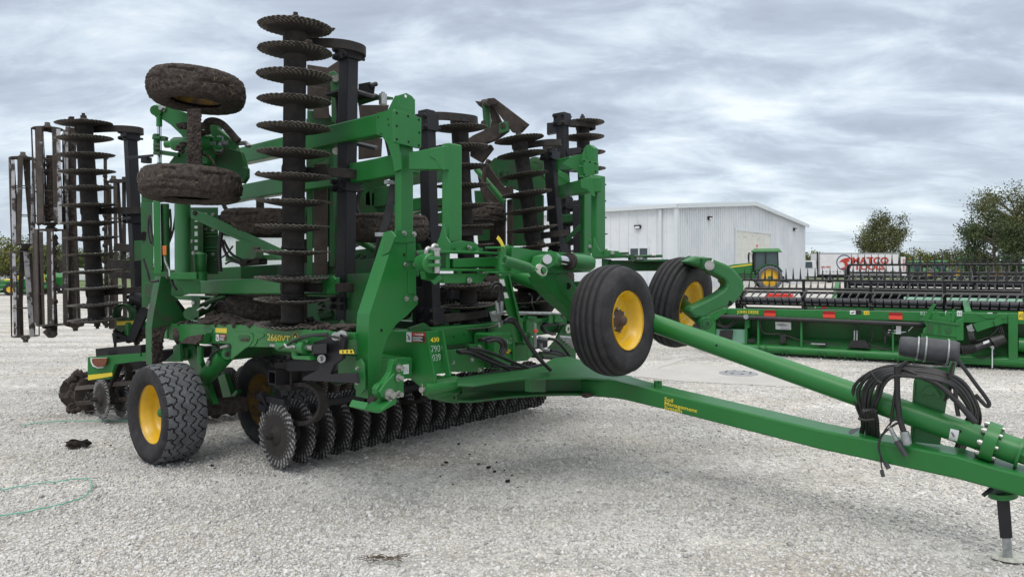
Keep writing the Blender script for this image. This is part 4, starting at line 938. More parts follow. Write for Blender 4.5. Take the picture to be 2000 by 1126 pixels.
b = MB(); b.obox(mac(-4.93, 1.73, .60), F_, R_, UP, .42, .06, .05); b.beam(mac(-5.02, 1.78, .66), mac(-5.0, 1.66, .40), .05, .04, F_); sqtube(b, mac(-5.14, 1.72, .52), mac(-5.02, 1.72, .50), .06, .008); part(b, 'scraper_arm', 'black', .003)
b = MB(); b.beam(mac(-4.55, 1.55, .58), mac(-4.55, -1.8, .58), .05, .05); part(b, 'scraper_bar', 'black', .003)
# depth adjusting gear ahead of the wheel
b = MB(); b.plate(prr([(626, 663), (650, 655), (665, 652), (674, 658), (668, 700), (652, 712), (645, 730), (694, 728), (697, 748), (590, 742), (592, 736), (620, 722), (626, 704), (612, 690), (612, 668)], 2.10), -R_*.03)
b.hexa(prr([(611, 672), (638, 670), (638, 690), (611, 690)], 2.17), prr([(611, 672), (638, 670), (638, 690), (611, 690)], 2.05)); part(b, 'rockshaft_plate', 'black', .003)
b = MB(); 
for u, v in ((655.5, 656.5), (628, 700)): b.cyl(PR(u, v, 2.135), PR(u, v, 2.05), .028, 20); b.bolt(PR(u, v, 2.135), R_, .018, .014)
b.cyl(PR(667, 655, 2.09), PR(672, 656, 2.04), .036, 20); b.tube([PR(598, 677.5, 2.13), PR(613, 679, 2.13)], .022, 14); part(b, 'pivot_pin', 'zinc', 0)
b = MB(); b.tube([PR(545, 675, 2.13), PR(596, 679, 2.13)], .038, 18); b.cyl(PR(578, 661, 2.13), PR(579, 697, 2.13), .032, 18); b.cyl(PR(590, 677, 2.13), PR(600, 678, 2.13), .05, 18); b.hexa(prr([(572, 658), (604, 662), (600, 670), (572, 666)], 2.15), prr([(572, 658), (604, 662), (600, 670), (572, 666)], 2.04)); b.plate(prr([(568, 694), (602, 695), (606, 703), (572, 701)], 2.16), -R_*.2); part(b, 'depth_cylinder', 'green', .003)
b = MB(); b.tube(spl([PR(u, v, 2.16) for u, v in [(546, 680), (560, 674), (576, 664), (602, 656), (640, 652)]], 6), .010, 8); b.tube(spl([PR(u, v, 2.15) for u, v in [(552, 680), (566, 670), (592, 657), (620, 655), (650, 657), (668, 661)]], 6), .009, 8); part(b, 'hydraulic_hose', 'hose', 0)
b = MB(); b.tube([PR(530, 674, 2.13), PR(547, 675.5, 2.13)], .014, 8); b.tube(spl([PR(u, v, 2.175) for u, v in [(556, 672), (562, 678), (572, 676), (578, 678)]], 5), .010, 8); part(b, 'hose_fitting', 'zinc', 0)
b = MB(); b.plate(prr([(664, 683), (689, 682), (692, 690), (664, 690)], 2.115), R_*.004); dg_ = part(b, 'depth_scale', 'decal_y', 0)
for u, tx in ((668.5, '6'), (676.5, '8'), (683, '10')): text(tx, PR(u, 688.4, 2.121), F_, UP, .026, 'ink', dg_, sx=1.0)
b = MB(); b.plate(prr([(664, 664), (694, 664), (694, 692), (664, 692)], 2.07), -R_*.02); part(b, 'frame_plate', 'greend', .003)
b = MB(); b.plate(prr([(560, 704), (692, 700), (692, 722), (560, 725)], 1.75), -R_*.1); part(b, 'tool_bar', 'black', .006)

# ---- muddy wheels of the folded wings ------------------------------------------
def mud_tyre(seed, R=.365, W=.25, n=240):
    b = MB(); h = W/2; pr = [(.19, -h*.72), (.205, -h*.88), (.26, -h*.98), (.305, -h*.97), (.328, -h*.90), (.347, -h*.74), (.360, -h*.42), (R, 0)]; pr = pr+[(a, -c) for a, c in pr[:-1][::-1]]; prof = []
    for (a, c), (a2, c2) in zip(pr[:-1], pr[1:]):
        k = max(1, int(math.hypot(a2-a, c2-c)/.009))
        for i in range(k): prof.append((a+(a2-a)*i/k, c+(c2-c)*i/k))
    prof.append(pr[-1])
    def fn(rad, x, a, j):
        t = max(0, min(1, (rad-.27)/.09)); p = V((math.cos(a)*rad, math.sin(a)*rad, x+seed*3))
        d = mnoise.noise(p*9)*.5+abs(mnoise.noise(p*26))*-.9+mnoise.noise(p*60)*.5+.25
        band = .5+.5*mnoise.noise(V((x*20+seed, a*.8, 0)))
        q = t*(.008+.017*d+.008*band)
        for x0 in (-.07, .0, .075):
            if abs(x-x0-.01*math.sin(a*3+seed)) < .008 and mnoise.noise(V((a*1.4, x0*30, seed))) > .05: q -= .018*t
        return rad+q, x+.008*t*d*(1 if x > 0 else -1)
    b.lathe(prof, O3, Z3, n, 0, True, fn)
    for k in range(46):      # straws stuck in the mud
        a = random.uniform(0, 6.28); x = random.uniform(-.055, .055); c = V((math.cos(a)*(R+.006), math.sin(a)*(R+.012), x)); d = V((random.uniform(-1, 1), random.uniform(-1, 1), random.uniform(-1, 1))); d -= c.normalized()*d.dot(c.normalized())*.7; b.tube([c-d*.02, c+d*.03+c.normalized()*.006], .0016, 4, 1)
    return mesh_of(b, 'tyre', ['soil', 'straw'])
M['straw'] = mat('straw', (.30, .23, .14), (.2, .15, .09), 30, rough=.9)
MT = [mud_tyre(1), mud_tyre(2)]
RIMM = rim_mesh(.192, .16, -.03, 6, 'yellowd'); HUBM = hub_mesh(.0, 6, .08, 'soil', 'soil', .04)
axw = (UP+V((.10, -.05, 0))).normalized()
wheel(at(385, 177, 5.85), -(UP+V((.045, .05, 0))).normalized(), MT[0], RIMM, HUBM, 'gauge_wheel', 'soil caked upper wheel of the folded wing', 0)
wheel(at(374, 362, 5.62), -(UP+V((.015, .03, 0))).normalized(), MT[1], RIMM, HUBM, 'gauge_wheel', 'soil caked lower wheel of the folded wing', 2)
for u, v, Y, k in ((514, 436, 6.6, 1), (758, 446, 6.5, 0), (500, 598, 6.9, 0), (925, 425, 8.2, 1), (935, 560, 7.9, 0), (1060, 545, 8.6, 1), (1020, 590, 8.3, 0), (735, 600, 7.4, 1)):
    wheel(at(u, v, Y), -UP, MT[k], RIMM, HUBM, 'gauge_wheel', None, u)
b = MB(); b.hexa(atl([(365, 212), (392, 212), (394, 326), (365, 326)], 5.58), atl([(365, 212), (392, 212), (394, 326), (365, 326)], 5.72)); mp_ = part(b, 'wheel_arm', 'soil', .012)
b = MB(); 
for k in range(160): 
    u, v = random.uniform(366, 392), random.uniform(214, 324); b.lump(at(u, v, 5.58), random.uniform(.006, .016), .008, random.uniform(.006, .014), 0, 1, .6, 17)
for u, v, s_ in ((352, 290, .035), (358, 283, .03), (362, 247, .035), (354, 247, .03), (356, 296, .02)): b.lump(at(u, v, 5.75), s_, s_, s_*.8, 0, 2, .7, 5)
part(b, 'soil_crust', 'soil', 0, mp_)
b = MB(); b.hexa(atl([(500, 380), (516, 380), (516, 420), (500, 420)], 7.1), atl([(500, 380), (516, 380), (516, 420), (500, 420)], 7.25)); b.hexa(atl([(442, 418), (458, 404), (461, 440), (448, 452)], 7.0), atl([(442, 418), (458, 404), (461, 440), (448, 452)], 7.1)); b.lump(at(455, 438, 7.0), .09, .05, .05, 0, 2, .4, 3); part(b, 'wheel_arm', 'soil', .006)

# ---- rear wing linkage, upper left ----------------------------------------------
YG = 6.15
b = MB(); b.plate(atl([(296, 212), (303, 206), (314, 205), (335, 209), (366, 222), (385, 240), (400, 262), (410, 290), (405, 320), (380, 320), (372, 290), (352, 262), (332, 243), (316, 233), (302, 228)], YG), V((.02, .12, 0))); b.cyl(at(304, 216, YG-.04), at(308, 214, YG+.16), .045, 18); b.bolt(at(318, 212, YG-.01), V((-.2, -1, 0)).normalized(), .025, .03, 1)
part(b, 'gooseneck', ['green', 'zinc'], .006)
b = MB(); b.plate(atl([(400, 236), (423, 233), (425, 251), (455, 274), (462, 298), (400, 304)], YG+.25), V((.02, .06, 0))); b.plate(atl([(330, 318), (345, 298), (372, 285), (395, 292), (396, 326), (330, 328)], YG), V((.01, .06, 0))); b.plate(atl([(395, 300), (450, 290), (470, 296), (480, 330), (470, 345), (400, 350)], YG+.1), V((.01, .06, 0)))
b.plate(atl([(473, 325), (482, 328), (482, 346), (474, 358), (462, 356)], YG-.02), V((.01, .05, 0))); part(b, 'linkage_plate', 'greend', .004)
b = MB(); b.tube([at(311, 224, YG), at(311, 247, YG)], .024, 14); b.tube([at(311.5, 318, YG), at(312, 395, YG)], .022, 12); part(b, 'cylinder_barrel', 'green', 0)
b = MB(); b.tube([at(310, 246, YG), at(311, 330, YG)], .013, 12); b.tube([at(314.5, 246, YG), at(315.5, 330, YG)], .004, 8); part(b, 'cylinder_rod', 'chrome', 0)
b = MB(); b.lathe([(.0001, 0), (.03, 0), (.03, .05), (.045, .06), (.058, .085), (.058, .39), (.052, .40), (.0001, .40)], at(322, 282, 5.95), (at(412, 280, 5.95)-at(322, 282, 5.95)), 24); b.cyl(at(414, 280, 5.95), at(416, 280, 5.95), .06, 24)
for dv in (-8, 8): b.hexa(atl([(415, 280+dv-4), (432, 280+dv-4), (435, 280+dv), (432, 280+dv+4), (415, 280+dv+4)], 5.9), atl([(415, 280+dv-4), (432, 280+dv-4), (435, 280+dv), (432, 280+dv+4), (415, 280+dv+4)], 6.0))
b.hexa(atl([(447, 274), (464, 274), (464, 290), (447, 290)], 5.95), atl([(447, 274), (464, 274), (464, 290), (447, 290)], 6.05)); part(b, 'fold_cylinder', 'green', .004)
b = MB(); b.cyl(at(430, 266, 5.95), at(430, 296, 5.95), .025, 12); b.tube([at(433, 280, 5.95), at(447, 279, 5.95)], .022, 10); b.tube([at(464, 280, 6.0), at(480, 279, 6.0), at(486, 284, 6.0)], .02, 8); b.lump(at(484, 284, 6.0), .03, .03, .02, 0, 2, .4, 3); part(b, 'link_bolt', 'gsteel', .002)
b = MB(); 
for v in (266, 280, 287, 297): b.hexa(atl([(299, v), (312, v), (312, v+5), (299, v+5)], YG-.1), atl([(299, v), (312, v), (312, v+5), (299, v+5)], YG-.02))
b.cyl(at(306, 262, YG-.06), at(306, 302, YG-.06), .026, 14); b.beam(at(300, 268, YG-.05), at(326, 272, YG-.05), .05, .04); b.beam(at(304, 296, YG-.05), at(350, 303, YG-.05), .05, .035); part(b, 'pivot_link', 'greend', .003)
b = MB(); b.hexa(atl([(247, 306), (300, 301), (300, 306), (247, 313)], YG+.9), atl([(247, 306), (300, 301), (300, 306), (247, 313)], YG+1.1)); b.cyl(at(286, 308, YG+.95), at(286, 318, YG+.95), .05, 16); part(b, 'tube_bracket', 'black', .003)
b = MB(); b.tube(spl([at(u, v, 5.9) for u, v in [(403, 252), (404, 240), (416, 236), (432, 241), (446, 254), (458, 268), (466, 276)]], 6), .030, 10); b.tube(spl([at(u, v, 5.9) for u, v in [(440, 290), (432, 300), (420, 300), (412, 294)]], 6), .008, 8); b.tube(spl([at(u, v, 5.7) for u, v in [(396, 300), (408, 306), (417, 318), (420, 332)]], 6), .012, 8); part(b, 'hydraulic_hose', ['soil'], 0)
b = MB(); 
for i in range(8): b.lump(at(random.uniform(374, 408), random.uniform(240, 304), 6.0), .03, .03, .03, 0, 2, .5, 5)
part(b, 'soil_clod', 'soil', 0)
# upright posts and cylinders under the muddy wheels
Yp = 6.35
b = MB(); b.hexa(atl([(299, 392), (313, 392), (315, 535), (301, 535)], Yp), atl([(299, 392), (313, 392), (315, 535), (301, 535)], Yp+.1)); part(b, 'guide_post', 'green', .006)
b = MB(); b.tube([at(322, 398, Yp+.08), at(324, 530, Yp+.08)], .036, 18); part(b, 'cylinder_barrel', 'greend', 0)
b = MB(); b.tube([at(356.5, 396, Yp-.05), at(357, 532, Yp-.05)], .066, 28); part(b, 'lift_post', 'greenf', 0)
b = MB(); b.hexa(atl([(372, 405), (426, 405), (426, 535), (372, 535)], Yp+.25), atl([(372, 405), (426, 405), (426, 535), (372, 535)], Yp+.27))
for u, v in ((402, 419), (416, 419), (401, 447), (416, 449), (374, 471), (378, 494), (401, 495), (416, 496)): b.bolt(at(u, v, Yp+.25), V((0, -1, 0)), .015, .014, 1)
for v in (454, 460, 482, 488): b.hexa(atl([(398, v), (425, v-1), (425, v+2), (398, v+3)], Yp+.2), atl([(398, v), (425, v-1), (425, v+2), (398, v+3)], Yp+.25))
b.hexa(atl([(388, 425), (397, 425), (397, 535), (388, 535)], Yp+.15), atl([(388, 425), (397, 425), (397, 535), (388, 535)], Yp+.25))
for v0, v1 in ((431, 433), (441, 446), (452, 461), (468, 473), (480, 488)): b.hexa(atl([(380, v0), (386, v0), (386, v1), (380, v1)], Yp+.248), atl([(380, v0), (386, v0), (386, v1), (380, v1)], Yp+.25), 2)
part(b, 'hinge_plate', ['greend', 'zinc', 'siding'], .003)
b = MB(); b.hexa(atl([(332, 533), (384, 531), (384, 545), (332, 545)], Yp-.12), atl([(332, 533), (384, 531), (384, 545), (332, 545)], Yp+.12)); b.cyl(at(391, 531, Yp), at(391, 548, Yp), .06, 18); b.lathe([(.03, 0), (.05, .01), (.06, .18), (.03, .2)], at(391, 535, Yp+.1), UP, 16); b.hexa(atl([(343, 546), (390, 545), (392, 572), (362, 574), (355, 560)], Yp+.05), atl([(343, 546), (390, 545), (392, 572), (362, 574), (355, 560)], Yp+.12)); part(b, 'post_base', 'green', .004)
b = MB(); a0, a1 = at(372, 414, Yp), at(556, 502, 6.0); d_2 = (a1-a0).normalized(); nn = d_2.cross(V((0, -1, 0))).normalized()
b.hexa(atl([(372, 410), (400, 416), (560, 490), (560, 503), (372, 421)], Yp-.1), atl([(372, 410), (400, 416), (560, 490), (560, 503), (372, 421)], Yp-.08)); b.hexa(atl([(372, 421), (560, 503), (560, 513), (372, 425)], Yp-.1), atl([(372, 421), (560, 503), (560, 513), (372, 425)], Yp+.02)); b.bolt(at(381, 416, Yp-.1), V((0, -1, 0)), .018, .012, 1); part(b, 'diagonal_brace', ['greenf', 'iron'], .003)
b = MB(); b.hexa(atl([(317, 480), (325, 479), (325, 498), (318, 498)], Yp-.06), atl([(317, 480), (325, 479), (325, 498), (318, 498)], Yp-.04)); part(b, 'side_reflector', 'orange', .002)
b = MB(); b.tube([at(322, 500, Yp-.04), at(323, 510, Yp-.04), at(331, 528, Yp-.06), at(332, 540, Yp-.08)], .011, 8); part(b, 'grease_line', 'gsteel', 0)
b = MB()
for pts, r_ in (([(332, 408), (334, 440), (330, 470), (326, 495)], .010), ([(345, 405), (338, 450), (328, 480)], .010), ([(292, 420), (296, 450), (300, 478), (298, 470)], .010), ([(290, 425), (290, 455), (295, 476)], .009), ([(280, 505), (288, 530), (294, 548), (310, 548)], .012), ([(335, 545), (338, 556), (345, 566)], .014),
                ([(430, 420), (432, 450), (428, 490), (430, 530)], .022), ([(437, 400), (445, 420), (438, 450)], .02), ([(432, 470), (445, 500), (470, 514)], .014), ([(436, 468), (452, 495), (480, 512)], .012), ([(420, 508), (440, 498), (455, 480)], .008), ([(440, 515), (452, 510), (470, 515)], .009),
                ([(418, 598), (430, 588), (442, 595), (448, 615), (446, 625)], .009), ([(420, 606), (428, 618), (440, 626)], .009)):
    b.tube(spl([at(u, v, Yp+.1) for u, v in pts], 6), r_, 8)
part(b, 'hydraulic_hose', 'hose', 0)
b = MB(); b.tube([at(375, 614, 6.5), at(425, 588, 6.7), at(475, 565, 6.9)], .055, 18); b.tube([at(378, 602, 6.45), at(440, 578, 6.6)], .02, 10); b.cyl(at(372, 612, 6.4), at(378, 612, 6.6), .06, 16); b.hexa(atl([(374, 580), (392, 580), (388, 620), (376, 618)], 6.4), atl([(374, 580), (392, 580), (388, 620), (376, 618)], 6.5)); part(b, 'tilt_cylinder', 'greend', .003)
b = MB(); b.tube(spl([at(u, v, 6.35) for u, v in [(386, 606), (396, 600), (404, 602), (412, 594)]], 5), .012, 8); b.bolt(at(377, 591, 6.38), V((0, -1, 0)), .014, .01); part(b, 'hose_fitting', 'zinc', 0)
b = MB(); b.cyl(at(476, 512, 6.2), at(481, 510, 6.4), .026, 12); b.cyl(at(500, 509, 6.2), at(503, 508, 6.4), .028, 12); b.tube([at(470, 514, 6.4), at(520, 510, 6.4)], .03, 10); part(b, 'pipe_union', 'iron', .002)
b = MB(); b.hexa(atl([(296, 528), (402, 526), (402, 566), (345, 580), (300, 590)], 7.2), atl([(296, 528), (402, 526), (402, 566), (345, 580), (300, 590)], 7.26)); b.hexa(atl([(262, 470), (300, 468), (300, 505), (262, 510)], 7.9), atl([(262, 470), (300, 468), (300, 505), (262, 510)], 7.96)); part(b, 'frame_plate', 'greend', .003)
# rear hinge bracket
fc = [(314, 539), (331, 540), (336, 547), (334, 575), (346, 582), (366, 609), (373, 622), (368, 632), (345, 632), (329, 634), (322, 650), (318, 672), (316, 712), (297, 714), (296, 640), (300, 612)]
b = MB(); b.plate(ps(fc, -6.22), -F_*.13); b.plate(ps([(343, 588), (349, 586), (371, 615), (368, 619), (362, 617)], -6.218), -F_*.004, 1); b.bolt(ps([(366, 615)], -6.21)[0], F_, .02, .016, 2); b.bolt(PS(327, 540, -6.2), F_, .02, .02, 2); part(b, 'hinge_bracket', ['greend', 'hole', 'zinc'], .005)
b = MB(); b.plate(ps([(297, 642), (329, 634), (322, 650), (318, 672), (316, 714), (297, 715)], -6.212), -F_*.004)
for k in range(60): 
    u, v = random.uniform(297, 318), random.uniform(650, 713); b.lump(PS(u, v, -6.21), .014, .01, .014, 0, 1, .6, 9)
part(b, 'soil_crust', 'soil', 0)
b = MB(); b.hexa(atl([(275, 395), (298, 395), (300, 540), (290, 600), (277, 600)], 7.3), atl([(275, 395), (298, 395), (300, 540), (290, 600), (277, 600)], 7.36)); b.cyl(at(281, 461, 7.29), at(281, 461, 7.31), .045, 20, 1); b.hexa(atl([(276, 340), (300, 330), (300, 395), (276, 395)], 7.4), atl([(276, 340), (300, 330), (300, 395), (276, 395)], 7.46)); b.hexa(atl([(283, 552), (310, 550), (305, 580), (280, 580)], 7.1), atl([(283, 552), (310, 550), (305, 580), (280, 580)], 7.2)); part(b, 'frame_plate', ['greend', 'hole'], .004)

# ---- rolling baskets behind the rear gang ----------------------------------------
def basket(A, B, rad, n=6, twist=.5, wd=.042, m='bar', rings=4, ph=0, label=None):
    ax = (B-A).normalized(); x = ax.orthogonal().normalized(); y = ax.cross(x); ln = (B-A).length
    b = MB(); b2 = MB()
    for k in range(n):
        pts = []
        for i in range(9):
            t = i/8; a = ph+2*PI*k/n+twist*(t-.5); pts.append((A+ax*(ln*t)+(x*math.cos(a)+y*math.sin(a))*rad, a))
        vs = []
        for p, a in pts:
            tg = (-x*math.sin(a)+y*math.cos(a))*wd/2; rd = (x*math.cos(a)+y*math.sin(a))*.006; vs += [p+tg+rd, p-tg+rd, p-tg-rd, p+tg-rd]
        fs = [[i*4+j, i*4+(j+1) % 4, i*4+4+(j+1) % 4, i*4+4+j] for i in range(8) for j in range(4)]+[[3, 2, 1, 0], [32, 33, 34, 35]]
        (b if (k+int(A.x*10)) % 6 else b2).add(vs, fs)
    o = part(b, 'rolling_basket', m, 0)
    if b2.v: part(b2, 'basket_slat', 'barw', 0, o)
    b = MB()
    for i in range(rings):
        t = i/(rings-1); c = A+ax*(ln*t); full = i in (0, rings-1)
        prof = [(.03, -.006), (rad*1.0, -.006), (rad*1.0, .006), (.03, .006)] if full else [(rad*.80, -.005), (rad*.95, -.005), (rad*.95, .005), (rad*.80, .005)]
        b.lathe(prof, c, ax, 14, smooth=False, closed=True)
    for e, d in ((A, -ax), (B, ax)): b.lathe([(.055, 0), (.05, .03), (.03, .05), (.03, .08), (.0001, .08)], e, d, 14)
    part(b, 'basket_ring', 'bar', 0, o); return o
basket(at(45, 309, 9.3), at(50, 477, 9.3), .150, 6, .35, .055, rings=4)
basket(at(47, 491, 9.35), at(50, 656, 9.35), .150, 6, -.35, .055, rings=4, ph=.4)
basket(at(93, 252, 8.75), at(100, 436, 8.75), .165, 6, .1, .07, rings=4, ph=.3)
basket(at(98, 449, 8.75), at(103, 634, 8.75), .165, 6, .1, .07, rings=4, ph=.8)
basket(at(133, 260, 9.4), at(147, 634, 9.4), .05, 5, .1, .07, m='soil', rings=3)
basket(at(222, 355, 9.6), at(232, 640, 9.6), .11, 5, .4, .045, rings=5)
b = MB(); b.tube([at(141, 250, 9.0), at(142, 636, 9.0)], .045, 10); part(b, 'soil_filled_tube', 'soil', 0)
b = MB(); b.hexa(atl([(121, 262), (127, 262), (131, 636), (126, 636)], 8.85), atl([(121, 262), (127, 262), (131, 636), (126, 636)], 8.93)); part(b, 'basket_post', 'black', .003)
b = MB(); b.hexa(atl([(238, 345), (246, 345), (247, 640), (240, 640)], 9.0), atl([(238, 345), (246, 345), (247, 640), (240, 640)], 9.1)); b.hexa(atl([(215, 350), (250, 349), (250, 356), (215, 358)], 8.9), atl([(215, 350), (250, 349), (250, 356), (215, 358)], 9.1)); 
b.beam(at(213, 515, 8.7), at(285, 520, 8.7), .1, .12); b.beam(at(220, 535, 8.6), at(285, 540, 8.6), .1, .08); b.beam(at(225, 482, 9), at(285, 488, 9), .08, .1); part(b, 'basket_arm', 'iron', .004)
b = MB()
for k in range(26): b.lump(at(random.uniform(86, 112), random.choice((253, 254, 436, 448, 636, 640))+random.uniform(-3, 3), 8.72), .04, .04, .018, 0, 1, .5, 5)
for k in range(20): b.lump(at(141+random.uniform(-5, 5), random.uniform(255, 632), 8.97), .022, .02, .03, 0, 1, .6, 5)
b.lump(at(100, 648, 8.7), .07, .07, .07, 0, 2, .4, 5); b.lump(at(146, 632, 8.9), .12, .05, .05, 0, 2, .5, 5)
part(b, 'soil_clod', 'soil', 0)
# clutter low at the rear corner
b = MB()
arc = [(229, 622), (229, 608), (234, 599), (243, 595), (252, 598), (258, 606), (259, 622)]
b.band(spl(atl(arc, 8.0), 5), V((.2, 1, 0)).normalized(), .10, .03); b.hexa(atl([(228, 620), (262, 619), (266, 628), (266, 645), (228, 646)], 8.0), atl([(228, 620), (262, 619), (266, 628), (266, 645), (228, 646)], 8.05)); part(b, 'lamp_hoop', 'greend', .003)
b = MB(); b.plate(atl([(228, 627), (265, 626), (266, 633), (228, 635)], 7.99), V((0, .004, 0))); part(b, 'side_reflector', 'decal_y', 0)
b = MB(); b.beam(at(197, 690, 7.9), at(285, 683, 7.6), .12, .12); b.hexa(atl([(210, 684), (236, 681), (238, 690), (210, 692)], 7.7), atl([(210, 684), (236, 681), (238, 690), (210, 692)], 8.0)); b.hexa(atl([(222, 650), (228, 650), (228, 684), (222, 684)], 8.0), atl([(222, 650), (228, 650), (228, 684), (222, 684)], 8.05)); b.beam(at(215, 718, 8.3), at(290, 712, 8.0), .08, .10); b.beam(at(222, 660, 8.2), at(286, 650, 8.2), .05, .12); b.beam(at(255, 665, 8.0), at(285, 600, 8.0), .05, .10)
b.cyl(at(225, 648, 8.0), at(250, 660, 8.0), .03, 8); b.cyl(at(262, 580, 8.0), at(285, 585, 7.8), .06, 14); b.hexa(atl([(262, 590), (284, 578), (288, 612), (264, 615)], 8.1), atl([(262, 590), (284, 578), (288, 612), (264, 615)], 8.2)); part(b, 'rear_linkage', 'black', .003)
b = MB()
for k in range(26): b.lump(at(random.uniform(226, 284), random.uniform(640, 672), 8.05), random.uniform(.02, .05), .03, random.uniform(.02, .04), 0, 1, .5, 5)
part(b, 'soil_clod', 'soil', 0)
b = MB(); b.band(spl(atl([(222, 760), (226, 730), (232, 716), (240, 709), (248, 712), (252, 724), (250, 740), (240, 756)], 7.9), 5), V((.5, .85, 0)).normalized(), .08, .03); part(b, 'shank_spring', 'iron', .003)
# rear lamp bar on the near corner
Yl = 7.55
b = MB(); b.plate(atl([(171, 697), (285, 688), (285, 703), (224, 711), (214, 740), (171, 742)], Yl), V((.02, .03, 0))); lb = part(b, 'lamp_bar', 'green', .003)
b = MB(); arc = [(176, 699), (209, 698), (209, 706), (206, 713), (200, 718), (190, 719), (181, 715), (177, 707)]; b.plate(atl(arc, Yl-.012), V((0, .01, 0)), 1); b.plate(atl([(179, 700), (208, 699), (208, 706), (205, 712), (199, 716), (190, 716.5), (183, 713), (179.5, 707)], Yl-.05), V((0, .045, 0)), 0); part(b, 'amber_lamp', ['amber', 'white'], .003, lb)
b = MB(); b.plate(atl([(172, 732), (219, 727), (219, 734), (172, 742)], Yl-.012), V((0, .01, 0))); part(b, 'side_reflector', 'decal_y', 0, lb)
basket(at(178, 770, 8.35), at(340, 745, 7.7), .20, 7, .3, .05, rings=3, ph=.2); 
b = MB()
for k in range(40):
    p = at(random.uniform(135, 190), random.uniform(728, 808), 8.35); b.lump(p, random.uniform(.025, .06), random.uniform(.025, .06), random.uniform(.03, .07), 0, 1, .5, 7)
part(b, 'soil_clod', 'soil', 0)
basket(at(146, 765, 8.7), at(215, 757, 8.4), .19, 6, .3, .06, m='soil', rings=2, ph=.5)
# ---- folded wing plates behind the near gang -------------------------------------
Yb = 6.25
b = MB(); b.hexa(atl([(600, 126), (640, 132), (662, 118), (664, 150), (640, 215), (600, 215)], Yb), atl([(600, 126), (640, 132), (662, 118), (664, 150), (640, 215), (600, 215)], Yb+.05)); b.hexa(atl([(612, 170), (640, 172), (644, 232), (612, 232)], Yb-.1), atl([(612, 170), (640, 172), (644, 232), (612, 232)], Yb-.05)); b.hexa(atl([(613, 320), (640, 320), (640, 534), (613, 560)], Yb-.05), atl([(613, 320), (640, 320), (640, 534), (613, 560)], Yb+.02)); b.beam(at(606, 590, 6.2), at(628, 632, 6.0), .06, .03); b.beam(at(622, 586, 6.3), at(645, 628, 6.1), .06, .03); b.hexa(atl([(700, 205), (760, 205), (752, 235), (705, 250)], 6.7), atl([(700, 205), (760, 205), (752, 235), (705, 250)], 6.8)); b.hexa(atl([(700, 268), (747, 270), (745, 306), (700, 312)], 6.7), atl([(700, 268), (747, 270), (745, 306), (700, 312)], 6.8)); part(b, 'wing_plate', 'dirt', .006)
b = MB(); b.hexa(atl([(642, 142), (652, 138), (662, 147), (662, 230), (648, 240), (646, 170)], Yb-.12), atl([(642, 142), (652, 138), (662, 147), (662, 230), (648, 240), (646, 170)], Yb-.06)); b.cyl(at(655, 153, Yb-.16), at(655, 153, Yb+.05), .03, 16, 1); b.hexa(atl([(600, 215), (640, 218), (655, 240), (655, 300), (600, 330)], Yb+.1), atl([(600, 215), (640, 218), (655, 240), (655, 300), (600, 330)], Yb+.13)); b.hexa(atl([(600, 330), (611, 330), (611, 560), (600, 560)], Yb), atl([(600, 330), (611, 330), (611, 560), (600, 560)], Yb+.1)); b.tube([at(649, 300, Yb), at(649, 520, Yb)], .036, 16); b.hexa(atl([(640, 520), (662, 505), (690, 530), (690, 625), (640, 625)], Yb), atl([(640, 520), (662, 505), (690, 530), (690, 625), (640, 625)], Yb+.05)); part(b, 'wing_plate', ['greend', 'zinc'], .005)
b = MB(); b.cyl(at(656, 295, Yb-.3), at(656, 295, Yb-.1), .03, 14); part(b, 'pivot_pin', 'zinc', 0)
for pts in ([(658, 175), (662, 210), (656, 250), (652, 290)], [(655, 180), (659, 215), (660, 250), (668, 280)]): hose([at(u, v, 6.0) for u, v in pts], .012, 'hydraulic_hose')
for i in range(5):   # the hose run beside the mast
    o = i*3-6; hose([at(756+o*.5, 270, 5.55), at(762+o*.4, 300, 5.5), at(766+o*.4, 340, 5.5), at(766+o*.5, 370, 5.5), at(758+o, 420, 5.5), at(746+o, 460, 5.5), at(740+o, 500, 5.6), at(738+o, 530, 5.7)], .012, 'hydraulic_hose')
hose([at(u, v, 5.6) for u, v in [(712, 352), (730, 350), (745, 345), (760, 348)]], .010, 'hydraulic_hose'); hose([at(u, v, 6.4) for u, v in [(706, 365), (697, 395), (700, 415), (707, 430)]], .02, 'hydraulic_hose')
b = MB()
for v in (356, 458): b.obox(at(760 if v < 400 else 742, v, 5.48), V((1, 0, 0)), V((0, 1, 0)), UP, .07, .05, .03); b.cyl(at(760 if v < 400 else 752, v+1, 5.45), at(775 if v < 400 else 760, v+1, 5.4), .014, 8)
part(b, 'hose_clip', 'gsteel', .002)
b = MB(); b.plate(atl([(714, 378), (722, 372), (724, 402), (714, 400)], 6.9), V((0, .1, 0))); b.plate(atl([(726, 378), (734, 372), (738, 402), (726, 402)], 6.9), V((0, .1, 0))); b.plate(atl([(700, 395), (735, 372), (770, 380), (772, 400), (702, 415)], 7.1), V((0, .04, 0))); part(b, 'lug_plate', 'green', .003)
# clutter low behind the near gang
b = MB()
for k in range(16):
    a = at(random.uniform(620, 690), random.uniform(590, 640), 5.9); b.tube(spl([a, a+V((.05, .05, .04*random.random())), a+V((.12, .02, random.uniform(-.05, .03)))], 5), .010, 7)
part(b, 'hydraulic_hose', 'hose', 0)
b = MB(); b.cyl(at(626, 620, 5.85), at(650, 612, 5.85), .035, 12); b.beam(at(620, 634, 5.8), at(690, 628, 5.8), .05, .05); b.cyl(at(668, 633, 5.7), at(668, 629, 5.6), .02, 8); part(b, 'linkage_rod', 'greend', .003)

